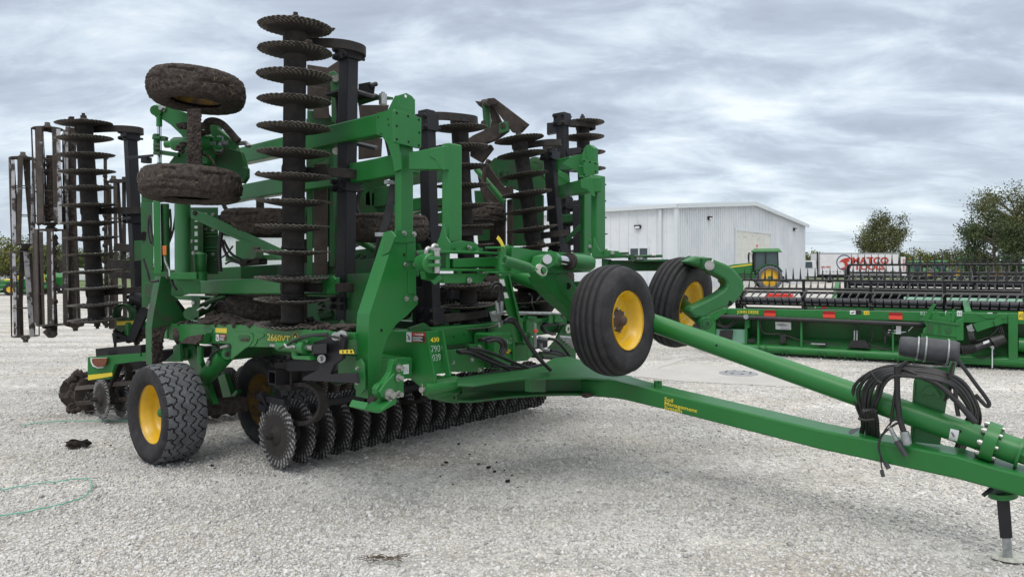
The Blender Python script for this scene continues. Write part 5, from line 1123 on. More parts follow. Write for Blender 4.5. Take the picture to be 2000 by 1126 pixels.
# depth of the folded wings: dark gang frames and dirty panels between the masts
b = MB()
for q, Y in (([(812, 445), (832, 440), (834, 560), (812, 570)], 7.3), ([(806, 565), (868, 560), (872, 660), (806, 664)], 7.6), ([(866, 566), (965, 560), (985, 600), (985, 642), (866, 646)], 8.1), ([(985, 615), (1118, 612), (1118, 634), (985, 640)], 8.0), ([(1040, 560), (1118, 556), (1118, 590), (1040, 594)], 8.8)):
    b.hexa(atl(q, Y), atl(q, Y+.08))
b.beam(at(812, 500, 7.2), at(870, 505, 7.6), .10, .12); b.beam(at(890, 592, 7.9), at(1120, 586, 8.4), .1, .1); b.beam(at(690, 585, 6.6), at(760, 580, 7.0), .1, .12)
part(b, 'gang_frame', 'black', .004)
b = MB()
for q, Y in (([(560, 470), (604, 466), (604, 640), (560, 640)], 6.9), ([(690, 420), (716, 415), (716, 470), (690, 480)], 7.2), ([(400, 560), (470, 578), (470, 600), (420, 640), (400, 640)], 7.6), ([(935, 470), (985, 468), (985, 560), (935, 565)], 8.3)):
    b.hexa(atl(q, Y), atl(q, Y+.06))
part(b, 'wing_panel', 'dirt', .004)
b = MB()
for q, Y in (([(696, 505), (800, 498), (800, 530), (696, 536)], 7.6), ([(812, 570), (860, 566), (860, 584), (812, 590)], 7.25), ([(880, 600), (985, 590), (985, 606), (880, 618)], 7.7), ([(470, 520), (560, 516), (560, 545), (470, 548)], 7.0)):
    b.hexa(atl(q, Y), atl(q, Y+.1))
part(b, 'wing_panel', 'greend', .004)
random.seed(44)
for i in range(16):
    u, v = random.choice(((705, 470), (700, 520), (830, 590), (880, 580), (930, 600), (1040, 590), (1090, 640)))
    du, dv = random.uniform(-14, 14), random.uniform(5, 14); p = [(u+du*(q-1.5)+random.uniform(-4, 4), v+dv*(q-1.5)+random.uniform(-4, 4)) for q in range(4)]; hose([at(a, c, 6.8+(u-600)*.0018+random.uniform(-.15, .15)) for a, c in p], random.uniform(.009, .014), 'hydraulic_hose')

# soil packed into the rolling baskets and their bright worn slats
b = MB(); random.seed(8)
for u0, u1, v0, v1, Y in ((90, 107, 303, 432, 8.75), (94, 108, 462, 628, 8.75), (202, 209, 300, 640, 9.5)):
    b.hexa(atl([(u0, v0), (u1, v0), (u1+2, v1), (u0+2, v1)], Y), atl([(u0, v0), (u1, v0), (u1+2, v1), (u0+2, v1)], Y+.07))
    for k in range(30): b.lump(at(random.uniform(u0, u1+1), random.uniform(v0, v1), Y), .03, .025, .035, 0, 1, .6, 5)
part(b, 'packed_soil', 'soil', 0)
b = MB()
for u, v0, v1, Y, du in ((114, 252, 438, 8.6, 4), (83.5, 250, 436, 8.6, 1.5), (101, 452, 634, 8.6, 1.6), (25, 312, 478, 9.15, 3.5), (27, 494, 655, 9.15, 3.2)):
    b.hexa(atl([(u-du, v0), (u+du, v0), (u+du+3, v1), (u-du+3, v1)], Y), atl([(u-du, v0), (u+du, v0), (u+du+3, v1), (u-du+3, v1)], Y+.02))
part(b, 'basket_slat', 'barw', 0)
b = MB()
for u, v0, v1, Y, du in ((72, 252, 440, 8.65, 4), (66, 455, 634, 8.7, 3), (80, 452, 636, 8.9, 4), (36, 312, 478, 9.45, 2.5), (56, 310, 480, 9.4, 3), (40, 494, 655, 9.45, 2.5), (60, 494, 655, 9.4, 3), (214, 360, 640, 9.7, 3.5), (128, 440, 636, 9.2, 3)):
    b.hexa(atl([(u-du, v0), (u+du, v0), (u+du+4, v1), (u-du+4, v1)], Y), atl([(u-du, v0), (u+du, v0), (u+du+4, v1), (u-du+4, v1)], Y+.03))
part(b, 'basket_slat', 'bar', 0)
b = MB()
for q, Y in (([(598, 232), (664, 226), (664, 480), (598, 486)], 6.75), ([(698, 318), (752, 306), (760, 425), (698, 430)], 6.9), ([(806, 392), (866, 386), (866, 412), (806, 420)], 7.5), ([(806, 340), (866, 330), (866, 350), (806, 362)], 7.6), ([(690, 440), (812, 436), (812, 452), (690, 458)], 7.4), ([(540, 440), (600, 436), (600, 456), (540, 460)], 7.2)):
    b.hexa(atl(q, Y), atl(q, Y+.05))
part(b, 'wing_panel', 'greend', .004)

# cylinders and thin braces of the wings seen behind the front uprights
b = MB()
for a, c, r_ in ((at(700, 470, 7.0), at(765, 505, 6.8), .035), (at(702, 545, 6.6), at(748, 520, 6.7), .03), (at(812, 470, 7.2), at(838, 540, 7.2), .03), (at(930, 330, 8.4), at(985, 395, 8.3), .035), (at(1050, 330, 8.6), at(1100, 385, 8.5), .03), (at(575, 330, 6.9), at(602, 440, 6.9), .03), (at(440, 330, 6.9), at(470, 352, 6.9), .03), (at(1010, 600, 7.9), at(1090, 570, 8.2), .035)): b.cyl(a, c, r_, 12)
part(b, 'wing_cylinder', 'green', 0)
b = MB()
for a, c in ((at(690, 505, 7.2), at(760, 470, 7.3)), (at(700, 560, 6.9), at(755, 600, 6.9)), (at(815, 430, 7.6), at(866, 470, 7.6)), (at(560, 480, 7.0), at(604, 520, 7.0)), (at(1095, 480, 8.4), at(1135, 440, 8.4)), (at(940, 480, 8.2), at(985, 540, 8.2)), (at(430, 560, 7.4), at(550, 552, 7.2))): b.beam(a, c, .05, .05)
part(b, 'wing_brace', 'greend', .003)
# ---- far mast (left wing) ---------------------------------------------------------
def fbox(pts, Y, th, dx=0): return atl(pts, Y), atl(pts, Y)  # kept for symmetry of naming
def slabf(b, pts, Y, ext, m=0): b.plate(atl(pts, Y), ext, m)
BK = FW*-1
b = MB(); boxpost(b, 1133, 1141.5, 1155, 340, 500, -4.05); part(b, 'mast_post', 'green', .012)
b = MB(); boxpost(b, 1153.5, 1165.5, 1183, 341, 492, -3.40); part(b, 'mast_post', 'green', .012)
b = MB(); slabf(b, [(1140, 291), (1145, 284), (1151, 282), (1160, 289), (1160, 318), (1140, 314)], 7.35, V((.05, .05, 0))); slabf(b, [(1137, 300), (1142, 287), (1145, 314), (1135, 316)], 7.33, V((.03, .06, 0))); slabf(b, [(1139, 311), (1166, 317), (1166, 339), (1140, 346)], 7.3, V((.02, .02, 0)))
for u, v in ((1141, 314), (1163, 319), (1163, 335), (1141, 341), (1152, 316)): b.cyl(at(u, v, 7.3), at(u, v, 7.297), .010, 8, 1)
for v in (323, 343): slabf(b, [(1131, v), (1139, v), (1139, v+3), (1131, v+3)], 7.3, V((.01, .05, 0)))
part(b, 'bolt_plate', ['green', 'hole'], .003)
def bar3(u0, v0t, v0b, Y0, u1, v1t, v1b, Y1, w, m='green', name='wing_rail', bv=.01):
    b = MB(); e_ = V((w*.77, w*.64, 0))*1
    A, B_, C_, D = at(u0, v0t, Y0), at(u1, v1t, Y1), at(u1, v1b, Y1), at(u0, v0b, Y0); n_ = (B_-A).cross(UP).normalized(); n_ = n_ if n_.y > 0 else -n_
    b.plate([A, B_, C_, D], n_*w); return part(b, name, m, bv)
bar3(1085, 311, 334, 8.1, 1145, 299, 329, 7.5, .11)
b = MB(); slabf(b, [(1098, 320), (1120, 303), (1141, 300), (1141, 349), (1132, 346), (1126, 334), (1112, 326)], 7.45, V((.01, .015, 0))); part(b, 'gusset', 'green', .002)
bar3(1090, 361, 384, 8.1, 1156, 345, 375, 6.95, .10, name='mast_arm')
b = MB(); slabf(b, [(1134, 350), (1158, 347), (1162, 384), (1156, 382), (1148, 370), (1135, 366)], 6.93, V((.005, .012, 0))); slabf(b, [(1090, 332), (1108, 340), (1112, 356), (1098, 362), (1090, 362)], 7.7, V((.01, .015, 0))); slabf(b, [(1090, 331), (1112, 348), (1112, 356), (1090, 342)], 7.6, V((.01, .03, 0))); part(b, 'gusset', 'green', .002)
b = MB(); slabf(b, [(1160, 462), (1165, 480), (1172, 490), (1190, 491), (1200, 499), (1155, 499)], 6.75, V((.01, .015, 0))); slabf(b, [(1180, 488), (1208, 490), (1216, 498), (1180, 499)], 6.7, V((.0, .08, 0))); slabf(b, [(1148, 470), (1155, 468), (1155, 492), (1148, 492)], 7.0, V((.01, .015, 0)))
b.bolt(at(1152, 481, 6.98), V((0, -1, 0)), .016, .014, 1); b.bolt(at(1196, 493, 6.69), V((0, -1, 0)), .016, .016, 1); part(b, 'mast_foot', ['green', 'zinc'], .002)
b = MB(); slabf(b, [(1155, 499), (1225, 497), (1232, 502), (1160, 505)], 6.7, V((.05, .2, 0))); slabf(b, [(1175, 505), (1187, 506), (1187, 530), (1175, 530)], 6.75, V((.05, .1, 0))); part(b, 'beam_seat', 'greend', .003)
bar3(1187, 508, 530, 6.8, 1345, 509, 528, 6.95, .14, 'greend', 'front_beam')
b = MB(); slabf(b, [(1243, 507), (1306, 506), (1306, 510), (1243, 511)], 6.75, V((.0, .22, 0))); b.tube([at(1222, 501, 6.8), at(1293, 499.5, 6.85)], .014, 10, 0); b.cyl(at(1272, 499, 6.8), at(1280, 499, 6.8), .022, 10, 1); b.cyl(at(1233, 497, 6.75), at(1233, 508, 6.75), .03, 12, 0)
for u in (1246, 1252): b.cyl(at(u, 502, 6.75), at(u, 507, 6.75), .02, 8, 1)
slabf(b, [(1190, 493), (1228, 492), (1229, 496), (1192, 498)], 6.9, V((0, .2, 0))); part(b, 'stabiliser_link', ['greend', 'zinc'], .002)
# muddy folding bracket against the sky
Yk = 8.5
b = MB(); slabf(b, [(951, 192), (965, 191), (1032, 242), (1017, 258), (1000, 258), (960, 204)], Yk, V((.02, .06, 0))); slabf(b, [(951, 194), (962, 202), (978, 236), (972, 262), (955, 262), (960, 235)], Yk+.1, V((.02, .06, 0))); slabf(b, [(927, 197), (945, 199), (954, 204), (942, 212), (934, 206)], Yk+.3, V((.1, .1, 0))); b.cyl(at(945, 201, Yk+.35), at(958, 200, Yk), .045, 14)
slabf(b, [(893, 285), (924, 264), (965, 245), (986, 236), (993, 244), (992, 255), (968, 272), (920, 290), (895, 308)], Yk-.1, V((.02, .08, 0))); slabf(b, [(918, 296), (958, 282), (962, 290), (940, 318), (918, 305)], Yk, V((.02, .06, 0)))
slabf(b, [(930, 330), (950, 318), (980, 360), (990, 372), (960, 378), (952, 412), (938, 372)], Yk+.2, V((.02, .06, 0))); slabf(b, [(946, 375), (1000, 362), (1000, 376), (985, 388), (985, 480), (957, 480), (955, 400)], Yk+.1, V((.02, .07, 0))); slabf(b, [(990, 390), (1000, 388), (1000, 480), (990, 480)], Yk+.2, V((.02, .05, 0)))
for u, v in ((982, 245), (1026, 244), (966, 199), (944, 240)): b.cyl(at(u, v, Yk-.16), at(u, v, Yk), .03, 12)
b.tube(spl([at(u, v, 8.2) for u, v in [(955, 312), (948, 330), (945, 360), (950, 390), (965, 400), (975, 400)]], 6), .03, 8); b.tube(spl([at(u, v, 8.2) for u, v in [(975, 400), (968, 415), (966, 440), (970, 460)]], 6), .012, 8)
part(b, 'fold_bracket', 'dirt', .005)
b = MB(); slabf(b, [(941, 203), (951, 198), (956, 214), (957, 262), (946, 262)], Yk+.2, V((.02, .1, 0))); slabf(b, [(975, 240), (990, 237), (991, 256), (974, 262)], Yk-.14, V((.02, .02, 0))); slabf(b, [(953, 320), (966, 308), (998, 308), (1040, 316), (1060, 310), (1090, 340), (1090, 366), (1010, 372), (975, 360), (958, 350)], Yk+.4, V((.02, .06, 0))); slabf(b, [(926, 372), (940, 372), (965, 440), (965, 500), (935, 500)], Yk+.5, V((.02, .05, 0)))
for u in (973, 986): slabf(b, [(u-3, 335), (u, 330), (u+3, 335), (u+3, 352), (u-3, 352)], Yk+.35, V((.02, .05, 0)))
slabf(b, [(1000, 385), (1060, 380), (1060, 480), (1000, 480)], Yk+.6, V((.02, .05, 0))); b.lathe([(.03, 0), (.1, .0), (.1, .04), (.03, .04)], at(1045, 322, Yk), V((0, 1, 0)), 16); part(b, 'fold_plate', 'greend', .004)
# far green members right of the gangs
for (a_) in ((1060, 300, 312, 8.9, 1085, 298, 310, 8.8, .1), (1010, 552, 575, 8.6, 1180, 548, 575, 8.2, .1), (1090, 420, 436, 8.9, 1135, 415, 432, 8.7, .1)): bar3(*a_, m='greend', name='frame_member')
b = MB()
for v in (290, 320, 395, 428, 466): slabf(b, [(1105, v), (1132, v-3), (1136, v+8), (1108, v+14)], 8.9, V((.02, .08, 0)))
for v in (240, 410): slabf(b, [(1068, v), (1090, v-2), (1090, v+18), (1068, v+22)], 8.95, V((.02, .1, 0)))
b.hexa(atl([(1118, 400), (1132, 400), (1134, 500), (1120, 500)], 8.6), atl([(1118, 400), (1132, 400), (1134, 500), (1120, 500)], 8.7)); part(b, 'gang_bracket', 'black', .003)
# ---- front stabiliser arm of the right wing ---------------------------------------
b = MB(); sA = -2.92
b.plate(ps([(846, 488), (900, 489), (975, 492.5), (975, 496.5), (900, 494), (846, 494)], sA), -F_*.16); b.plate(ps([(846, 523.5), (900, 524.5), (973, 524.5), (973, 529), (900, 529), (846, 527.5)], sA), -F_*.16)
b.plate(ps([(871, 494), (879, 494), (879, 524), (871, 524)], sA-.02), -F_*.10); b.plate(ps([(867, 534), (954, 533), (955, 536), (948, 540), (940, 552), (870, 553), (866, 545)], sA-.03), -F_*.05); b.plate(ps([(850, 545), (856, 538), (862, 538), (865, 544), (850, 556), (842, 547)], sA+.02), -F_*.014)
for u in (894, 933): b.cyl(PS(u, 484, sA-.06), PS(u, 490, sA-.06), .035, 16); b.cyl(PS(u, 528, sA-.06), PS(u, 536, sA-.06), .03, 16)
b.bolt(PS(916, 547, sA-.02), F_, .018, .014, 1); b.plate(ps([(944, 530), (953, 530), (953, 534), (944, 534)], sA), -F_*.05, 1)
part(b, 'stabiliser_plate', ['green', 'zinc'], .003)
b = MB(); b.plate(ps([(886, 505), (975, 500.5), (975, 521), (886, 523)], sA-.02), -F_*.11); part(b, 'stabiliser_arm', 'green', .008)
b = MB(); c_ = PS(820, 512, -3.06); d_q = PS(845, 514, -2.88)-c_; b.lathe([(.0001, .0), (.035, .0), (.05, .012), (.060, .05), (.061, d_q.length*.8), (.066, d_q.length*.84), (.066, d_q.length*.95), (.055, d_q.length), (.0001, d_q.length)], c_, d_q, 26); 
for v in (503, 517): b.plate(ps([(845, v-3), (860, v-3), (863, v), (860, v+4), (845, v+4)], sA+.08), -F_*.10)
b.plate(ps([(829, 530), (845, 530), (870, 547), (850, 549), (832, 545)], sA-.2), -F_*.05); part(b, 'fold_cylinder', 'green', .003)
b = MB(); b.cyl(PS(853.5, 485, sA+.06), PS(853.5, 533, sA+.06), .020, 16); b.cyl(PS(853.5, 484, sA+.06), PS(853.5, 489, sA+.06), .028, 6)
for u, v in ((833, 490), (845, 484)): b.tube(spl([PS(u, v+12, sA-.05), PS(u, v, sA-.05), PS(u+3, v-5, sA-.05), PS(u+8, v-3, sA-.05)], 5), .016, 10)
part(b, 'pivot_pin', 'zinc', 0)
for k in range(4): hose([PS(812, 492+k*5, -3.3), PS(825, 490+k*5, -3.25), PS(838, 489+k*3, -3.15)], .010, 'hydraulic_hose')
sB = -2.72
b = MB(); b.cyl(PS(980, 484, sB), PS(980, 531, sB), .030, 16); b.plate(ps([(973, 481), (985, 481), (985, 485), (973, 485)], sB+.03), -F_*.12); b.plate(ps([(973, 529.5), (1000, 530), (1000, 533), (973, 533)], sB+.03), -F_*.12)
b.cyl(PS(994, 480, sB-.05), PS(994, 493, sB-.05), .034, 16); b.cyl(PS(993, 521, sB-.05), PS(993, 530, sB-.05), .034, 16); b.plate(ps([(986, 481), (994, 477), (996, 484), (986, 488)], sB), -F_*.04); b.plate(ps([(1000, 482.5), (1014, 482), (1013, 534), (998, 535)], sB), -F_*.12); part(b, 'arm_hinge', 'green', .003)
b = MB(); b.band(spl([PS(u, v, sB+.02) for u, v in [(971.5, 463), (977, 470), (981, 478), (983, 488), (983.5, 494)]], 5), F_, .004, .028); yt = part(b, 'angle_scale', 'decal_y', 0)
b = MB(); 
b.plate(ps([(1013, 483), (1038, 488), (1060, 490), (1085, 492), (1138, 494), (1152, 497), (1162, 503), (1164, 510), (1163, 522), (1152, 531), (1100, 533), (1068, 533), (1013, 533)], sB-.05), -F_*.12)
b.plate(ps([(1040, 508), (1045, 502), (1058, 502), (1064, 507), (1064, 513), (1058, 516), (1045, 516)], sB-.048), -F_*.003, 1); b.plate(ps([(1152, 506), (1158, 505.5), (1160, 508), (1159, 517), (1156, 519), (1151.5, 518)], sB-.04), -F_*.005, 1)
part(b, 'wheel_arm', ['green', 'hole'], .008)
b = MB(); b.plate(ps([(1060, 500), (1076, 496), (1086, 502), (1086, 516), (1072, 524), (1068, 538), (1058, 545), (1050, 530)], sB+.06), -F_*.09); b.cyl(PS(1076, 504, sB+.03), PS(1085, 508, sB-.02), .055, 20); b.tube([PS(1112, 510, sB-.0), PS(1142, 513, sB-.0)], .064, 26); b.cyl(PS(1140, 512.5, sB), PS(1150, 513.5, sB), .06, 24); b.cyl(PS(1074, 489, sB), PS(1075, 500, sB), .014, 8); part(b, 'arm_cylinder', 'green', .003)
b = MB(); b.tube([PS(1080, 506, sB), PS(1112, 510, sB)], .038, 20); b.cyl(PS(1069, 506, sB+.09), PS(1069, 506, sB+.02), .034, 22); part(b, 'cylinder_rod', 'chrome', 0)
b = MB(); b.tube([PS(1110, 509.7, sB), PS(1114, 510.3, sB)], .068, 26); part(b, 'gland', 'iron', 0)
# coil spring with its eye plate
b = MB(); a0, a1 = PS(984, 508, sB+.1), PS(1040, 525, sB+.12); ax = (a1-a0); ln_ = ax.length; ax.normalize(); x = ax.orthogonal().normalized(); y = ax.cross(x); pts = []
for i in range(19*10+1):
    a = 2*PI*i/10; t = i/190; rad = .030*(1-.45*max(0, (t-.85)/.15)); pts.append(a0+ax*(ln_*t)+(x*math.cos(a)+y*math.sin(a))*rad)
b.tube(pts, .0052, 6); b.tube(spl([a1, a1+ax*.03+UP*.012, PS(1050, 527, sB+.13)], 5), .005, 6); part(b, 'coil_spring', 'greenf', 0)
b = MB(); cc_ = PS(1056, 527, sB+.10); ex = (PS(1066, 532, sB+.1)-cc_).normalized()
ring = [cc_+ex*(.052*math.cos(a)+(.012 if math.cos(a) > 0 else -.012))+UP.cross(ex).cross(ex)*-.040*math.sin(a) for a in [2*PI*i/20 for i in range(20)]]; b.plate(ring, F_*.012); b.cyl(cc_+ex*.012+F_*.012, cc_+ex*.012+F_*.016, .026, 16, 1); b.cyl(cc_+ex*.012+F_*.012, cc_+ex*.012+F_*.03, .02, 14, 2); part(b, 'eye_plate', ['cream', 'hole', 'green'], .001)
b = MB(); b.plate(ps([(1058, 540), (1070, 533), (1103, 530.5), (1112, 540), (1127, 562), (1150, 600), (1150, 640), (1128, 618), (1098, 592), (1080, 574), (1066, 556)], sB-.08), -F_*.14)
b.plate(ps([(1084, 540), (1092, 534), (1103, 531), (1128, 565), (1150, 606), (1150, 630), (1122, 598), (1090, 562)], sB-.075), -F_*.01)
b.cyl(PS(1109, 558, sB-.074), PS(1109, 558, sB-.07), .026, 16, 1); part(b, 'wheel_leg', ['green', 'hole'], .008)
# ---- gauge wheels of the folded front --------------------------------------------
def sidewall(p):      # raised rings moulded on the sidewalls
    q = []
    for i, a in enumerate(p):
        q.append(a)
        if i in (2, len(p)-4): q += [(a[0]+.010, a[1]*1.03), (a[0]+.016, a[1]*1.03), (a[0]+.020, a[1]*1.005)] if i == 2 else []
    return q
RIB = mesh_of((lambda b: (b.lathe(sidewall(tyre_profile(.42, .205, .290, .55, (-.078, -.026, .026, .078))), O3, Z3, 90, 0, True, None, lambda i, j: 1 if 10 <= j < 25 and (j-10) % 4 in (0, 1, 2) else 0), b)[1])(MB()), 'tyre', ['rubber', 'rubg'])
RIMF = rim_mesh(.208, .33, .03, 6)
HUBF = hub_mesh(.03, 6, .088, 'rust', 'zinc', .05)
axn = (F_+UP*.03).normalized()
wheel(at(1199, 625, 5.36), axn, RIB, RIMF, HUBF, 'gauge_wheel', 'clean ribbed wheel with yellow rim hanging above the drawbar')
axf = (F_+UP*-.20+V((-.02, .0, 0))).normalized()
wheel(at(1326, 590, 6.55), axf, RIB, RIMF, HUBF, 'gauge_wheel', 'clean ribbed wheel leaning behind the strut tube')
cf = at(1326, 590, 6.55)
b = MB(); b.cyl(cf+axf*.02, at(1380, 632, 6.0), .055, 22); b.lathe([(.02, .002), (.04, .002), (.04, .006), (.02, .006)], at(1380, 632, 6.0), (at(1380, 632, 6.0)-cf), 18); axle = part(b, 'axle_stub', 'greenf', .003)
b = MB(); Ya = 6.02
carm = [(1337, 511), (1360, 500), (1382, 502), (1400, 508), (1418, 515), (1431, 522), (1444, 535), (1452, 547), (1455, 559), (1453, 569), (1446, 581), (1434, 593.5), (1394, 611), (1374, 622), (1358, 620), (1346, 608), (1350, 600), (1375, 588), (1400, 575), (1413, 566), (1418, 560), (1420, 553), (1415, 546), (1402, 539), (1391, 534), (1377, 523)]
outl = atl(carm, Ya); b.plate(outl, V((-.02, .15, 0)))
b.cyl(at(1425, 592, Ya-.003), at(1425, 592, Ya), .024, 16, 1); part(b, 'wheel_arm', ['greenf', 'hole'], .022)
b = MB(); b.plate(atl([(1336, 503), (1372, 503), (1378, 516), (1370, 524), (1355, 520), (1336, 513)], 6.2), V((.05, .25, 0))); b.plate(atl([(1372, 504), (1390, 503), (1393, 512), (1388, 536), (1372, 524)], 5.98), V((-.01, .04, 0))); b.cyl(at(1386, 518, 5.9), at(1386, 518, 6.2), .040, 22, 1); b.tube([at(1390, 512, 5.95), at(1392, 508, 5.97)], .01, 6, 1); b.plate(atl([(1345, 502), (1375, 501), (1380, 506), (1345, 506)], 6.25), V((.05, .2, 0))); b.cyl(at(1342, 501, 6.3), at(1344, 506, 6.3), .03, 8); part(b, 'arm_hinge', ['greend', 'zinc'], .003)
# ---- links, valves and hoses in the middle of the front -----------------------------
sC = -3.35
b = MB(); b.hexa(ps([(973, 534), (993, 534), (1022, 668), (1003, 668)], sC), ps([(973, 534), (993, 534), (1022, 668), (1003, 668)], sC-.10)); b.hexa(ps([(992, 536), (995, 534), (1028, 668), (1022, 670)], sC+.03), ps([(992, 536), (995, 534), (1028, 668), (1022, 670)], sC)); lk = part(b, 'link_arm', 'green', .006)
b = MB(); 
for (q, m_) in (([(975, 545), (984, 545), (987, 558), (978, 558)], 0), ([(979, 559), (987, 559), (991, 568), (982, 568)], 1), ([(983, 571), (990, 571), (994, 582), (986, 582)], 0)): b.plate(ps(q, sC+.001), F_*.001, m_)
part(b, 'sticker', ['white', 'ink'], 0, lk); b = MB(); b.cyl(PS(977, 531, sC), PS(977, 538, sC), .014, 8); part(b, 'pivot_pin', 'zinc', 0)
b = MB(); b.plate(ps([(964, 655), (968, 651), (1003, 650), (1003, 707), (985, 720), (978, 722), (966, 700)], -3.92), -F_*.25); b.plate(ps([(1003, 650), (1006, 656), (1006, 708), (1003, 707)], -3.9), -F_*.2); sb = part(b, 'hitch_box', 'green', .004)
q0 = PS(992, 686.5, -3.918); text('Set', q0-R_*.0, -R_, UP, .034, 'gold', sb); b = MB(); b.plate(ps([(988, 685.7), (1001, 685), (1001, 690.5), (988, 691.3)], -3.919), F_*.001); part(b, 'decal', 'ink', 0, sb)
text('Align', PS(988.5, 690, -3.917), -R_, UP, .028, 'gold', sb, sx=.9)
b = MB(); zz = PS(984, 672, -3.916)
for i in range(5):
    a = PS(981+i*4.4, 668-i*.8, -3.916); b.tube([a+(-R_*math.cos(t)*.012+UP*math.sin(t)*.026)+R_*(-.0) for t in [k*.7+i for k in range(8)]], .0018, 4)
part(b, 'chalk_mark', 'chalk', 0, sb)
b = MB(); b.cyl(PS(1013, 660, -4.0)-F_*.05, PS(1013, 660, -4.0)+F_*.12, .065, 22); b.plate(ps([(1006, 674), (1030, 671), (1030, 704), (1006, 706)], -4.0), -F_*.12); b.plate(ps([(1030, 660), (1042, 658), (1044, 690), (1030, 704)], -4.05), -F_*.1); b.plate(ps([(868, 690), (880, 683), (944, 678), (946, 684), (946, 724), (941, 726), (872, 726)], -4.05), -F_*.06); b.plate(ps([(880, 682), (886, 682), (886, 708), (881, 708)], -3.95), -F_*.01); b.plate(ps([(916, 672), (945, 672), (948, 680), (946, 690), (920, 688)], -4.0), -F_*.05)
for u, v in ((884, 707), (921, 702), (936, 677), (936, 722)): b.bolt(PS(u, v, -3.98), F_, .016, .016, 1)
part(b, 'frame_bracket', ['green', 'zinc'], .004)
b = MB(); b.plate(ps([(996, 621), (1030, 621), (1100, 623), (1100, 629), (1030, 628), (996, 627)], -3.9), -F_*.05); b.plate(ps([(1029, 617), (1036, 617), (1036, 672), (1028, 672)], -3.88), -F_*.05); b.plate(ps([(1030, 616), (1049, 617), (1049, 624), (1032, 622)], -3.86), -F_*.03); b.plate(ps([(1072, 609), (1079, 609), (1080, 630), (1072, 631)], -3.85), -F_*.03); b.plate(ps([(1084, 612), (1094, 612), (1098, 628), (1084, 628)], -3.85), -F_*.03); part(b, 'hose_stand', 'green', .003)
b = MB(); b.tube([PS(994, 610.5, -3.85), PS(1075, 611.5, -3.85)], .016, 10); b.tube([PS(1075, 611.5, -3.85), PS(1108, 613, -3.8)], .010, 8); part(b, 'grey_rod', 'gsteel', 0)
b = MB(); b.plate(ps([(1064, 690), (1086, 665), (1098, 640), (1104, 632), (1125, 632), (1125, 690)], -4.1), -F_*.03); b.lathe([(.02, 0), (.05, 0), (.05, .01), (.02, .01)], PS(1109, 642, -4.07), F_, 18, 1); b.plate(ps([(1060, 690), (1125, 690), (1125, 700), (1060, 700)], -4.0), -F_*.2); part(b, 'valve_bracket', ['greend', 'cream'], .003)
b = MB()
b.tube([PS(1044, 631, -3.8), PS(1045, 678, -3.8)], .018, 10); b.tube([PS(1053, 659, -3.7), PS(1070, 662, -3.7)], .017, 10); b.tube([PS(1056, 670, -3.7), PS(1057, 680, -3.7), PS(1062, 683, -3.7), PS(1075, 684, -3.7)], .016, 10); b.tube([PS(970, 588, -3.1), PS(973, 610, -3.1)], .016, 8); b.tube([PS(980, 586, -3.1), PS(979, 610, -3.1)], .014, 8)
b.plate(ps([(967, 610), (976, 607), (980, 625), (972, 628)], -3.1), -F_*.06); b.tube([PS(960, 615, -3.1), PS(987, 610, -3.1)], .016, 8); b.tube([PS(974, 628, -3.1), PS(976, 638, -3.1)], .012, 8); b.tube([PS(978, 628, -3.1), PS(984, 630, -3.1), PS(990, 626, -3.1)], .012, 8)
for k in range(5): b.tube([PS(1092+k*5, 658+k*4, -4.0), PS(1116+k*3, 660+k*5, -3.95)], .02, 8)
part(b, 'hydraulic_valve', 'gsteel', 0); b = MB(); b.obox(PS(1046, 646, -3.75), F_, R_, UP, .02, .06, .03); part(b, 'valve_handle', 'redrefl', .003)
Hs = [([(893, 686), (910, 684), (935, 689), (960, 700), (985, 712), (1010, 721)], -3.35, .016), ([(897, 688), (920, 690), (950, 703), (975, 713), (995, 722)], -3.3, .016), ([(915, 680), (940, 683), (970, 693), (1000, 706), (1030, 718), (1045, 722)], -3.25, .014), ([(960, 714), (990, 716), (1010, 718), (1040, 722)], -3.3, .014),
      ([(986, 628), (995, 622), (1004, 624), (1014, 640), (1030, 668), (1050, 697), (1075, 722)], -3.0, .015), ([(984, 630), (992, 628), (1004, 631), (1018, 648), (1040, 680), (1062, 708), (1072, 720)], -3.05, .013), ([(962, 570), (968, 560), (974, 562), (976, 575), (973, 590)], -3.0, .013), ([(958, 565), (966, 553), (978, 556), (981, 572), (980, 588)], -3.05, .012),
      ([(1072, 661), (1085, 664), (1100, 678), (1112, 695), (1119, 712)], -3.6, .015), ([(1076, 684), (1090, 686), (1104, 694), (1112, 704), (1118, 712)], -3.6, .015), ([(1054, 688), (1080, 690), (1100, 696), (1115, 706)], -3.7, .013), ([(1060, 698), (1085, 700), (1102, 704), (1113, 712)], -3.65, .014),
      ([(1085, 632), (1066, 630), (1058, 638), (1062, 646), (1080, 652)], -3.95, .016), ([(1080, 634), (1064, 635), (1062, 643), (1070, 649), (1085, 652)], -3.9, .014), ([(940, 664), (952, 660), (964, 660), (978, 662), (987, 672), (986, 684), (976, 696)], -3.8, .020), ([(950, 668), (966, 664), (976, 667), (981, 676), (978, 688)], -3.75, .018),
      ([(935, 664), (950, 660), (962, 660)], -4.0, .018), ([(945, 676), (965, 676)], -4.1, .018), ([(950, 672), (968, 671)], -4.1, .014)]
for p_, s_, r_ in Hs: hose([PS(u, v, s_) for u, v in p_], r_, 'hydraulic_hose')
b = MB(); b.plate(ps([(984, 508), (1000, 508), (1000, 540), (984, 540)], -3.6), -F_*.1); b.plate(ps([(830, 640), (870, 640), (870, 668), (830, 668)], -4.3), -F_*.05); b.plate(ps([(800, 640), (830, 630), (842, 640), (850, 655), (800, 655)], -4.2), -F_*.03); part(b, 'frame_plate', 'greend', .003)
b = MB()
for k in range(14): b.tube(spl([PS(random.uniform(815, 960), random.uniform(555, 640), -5.0) for _ in range(3)], 5), .011, 7)
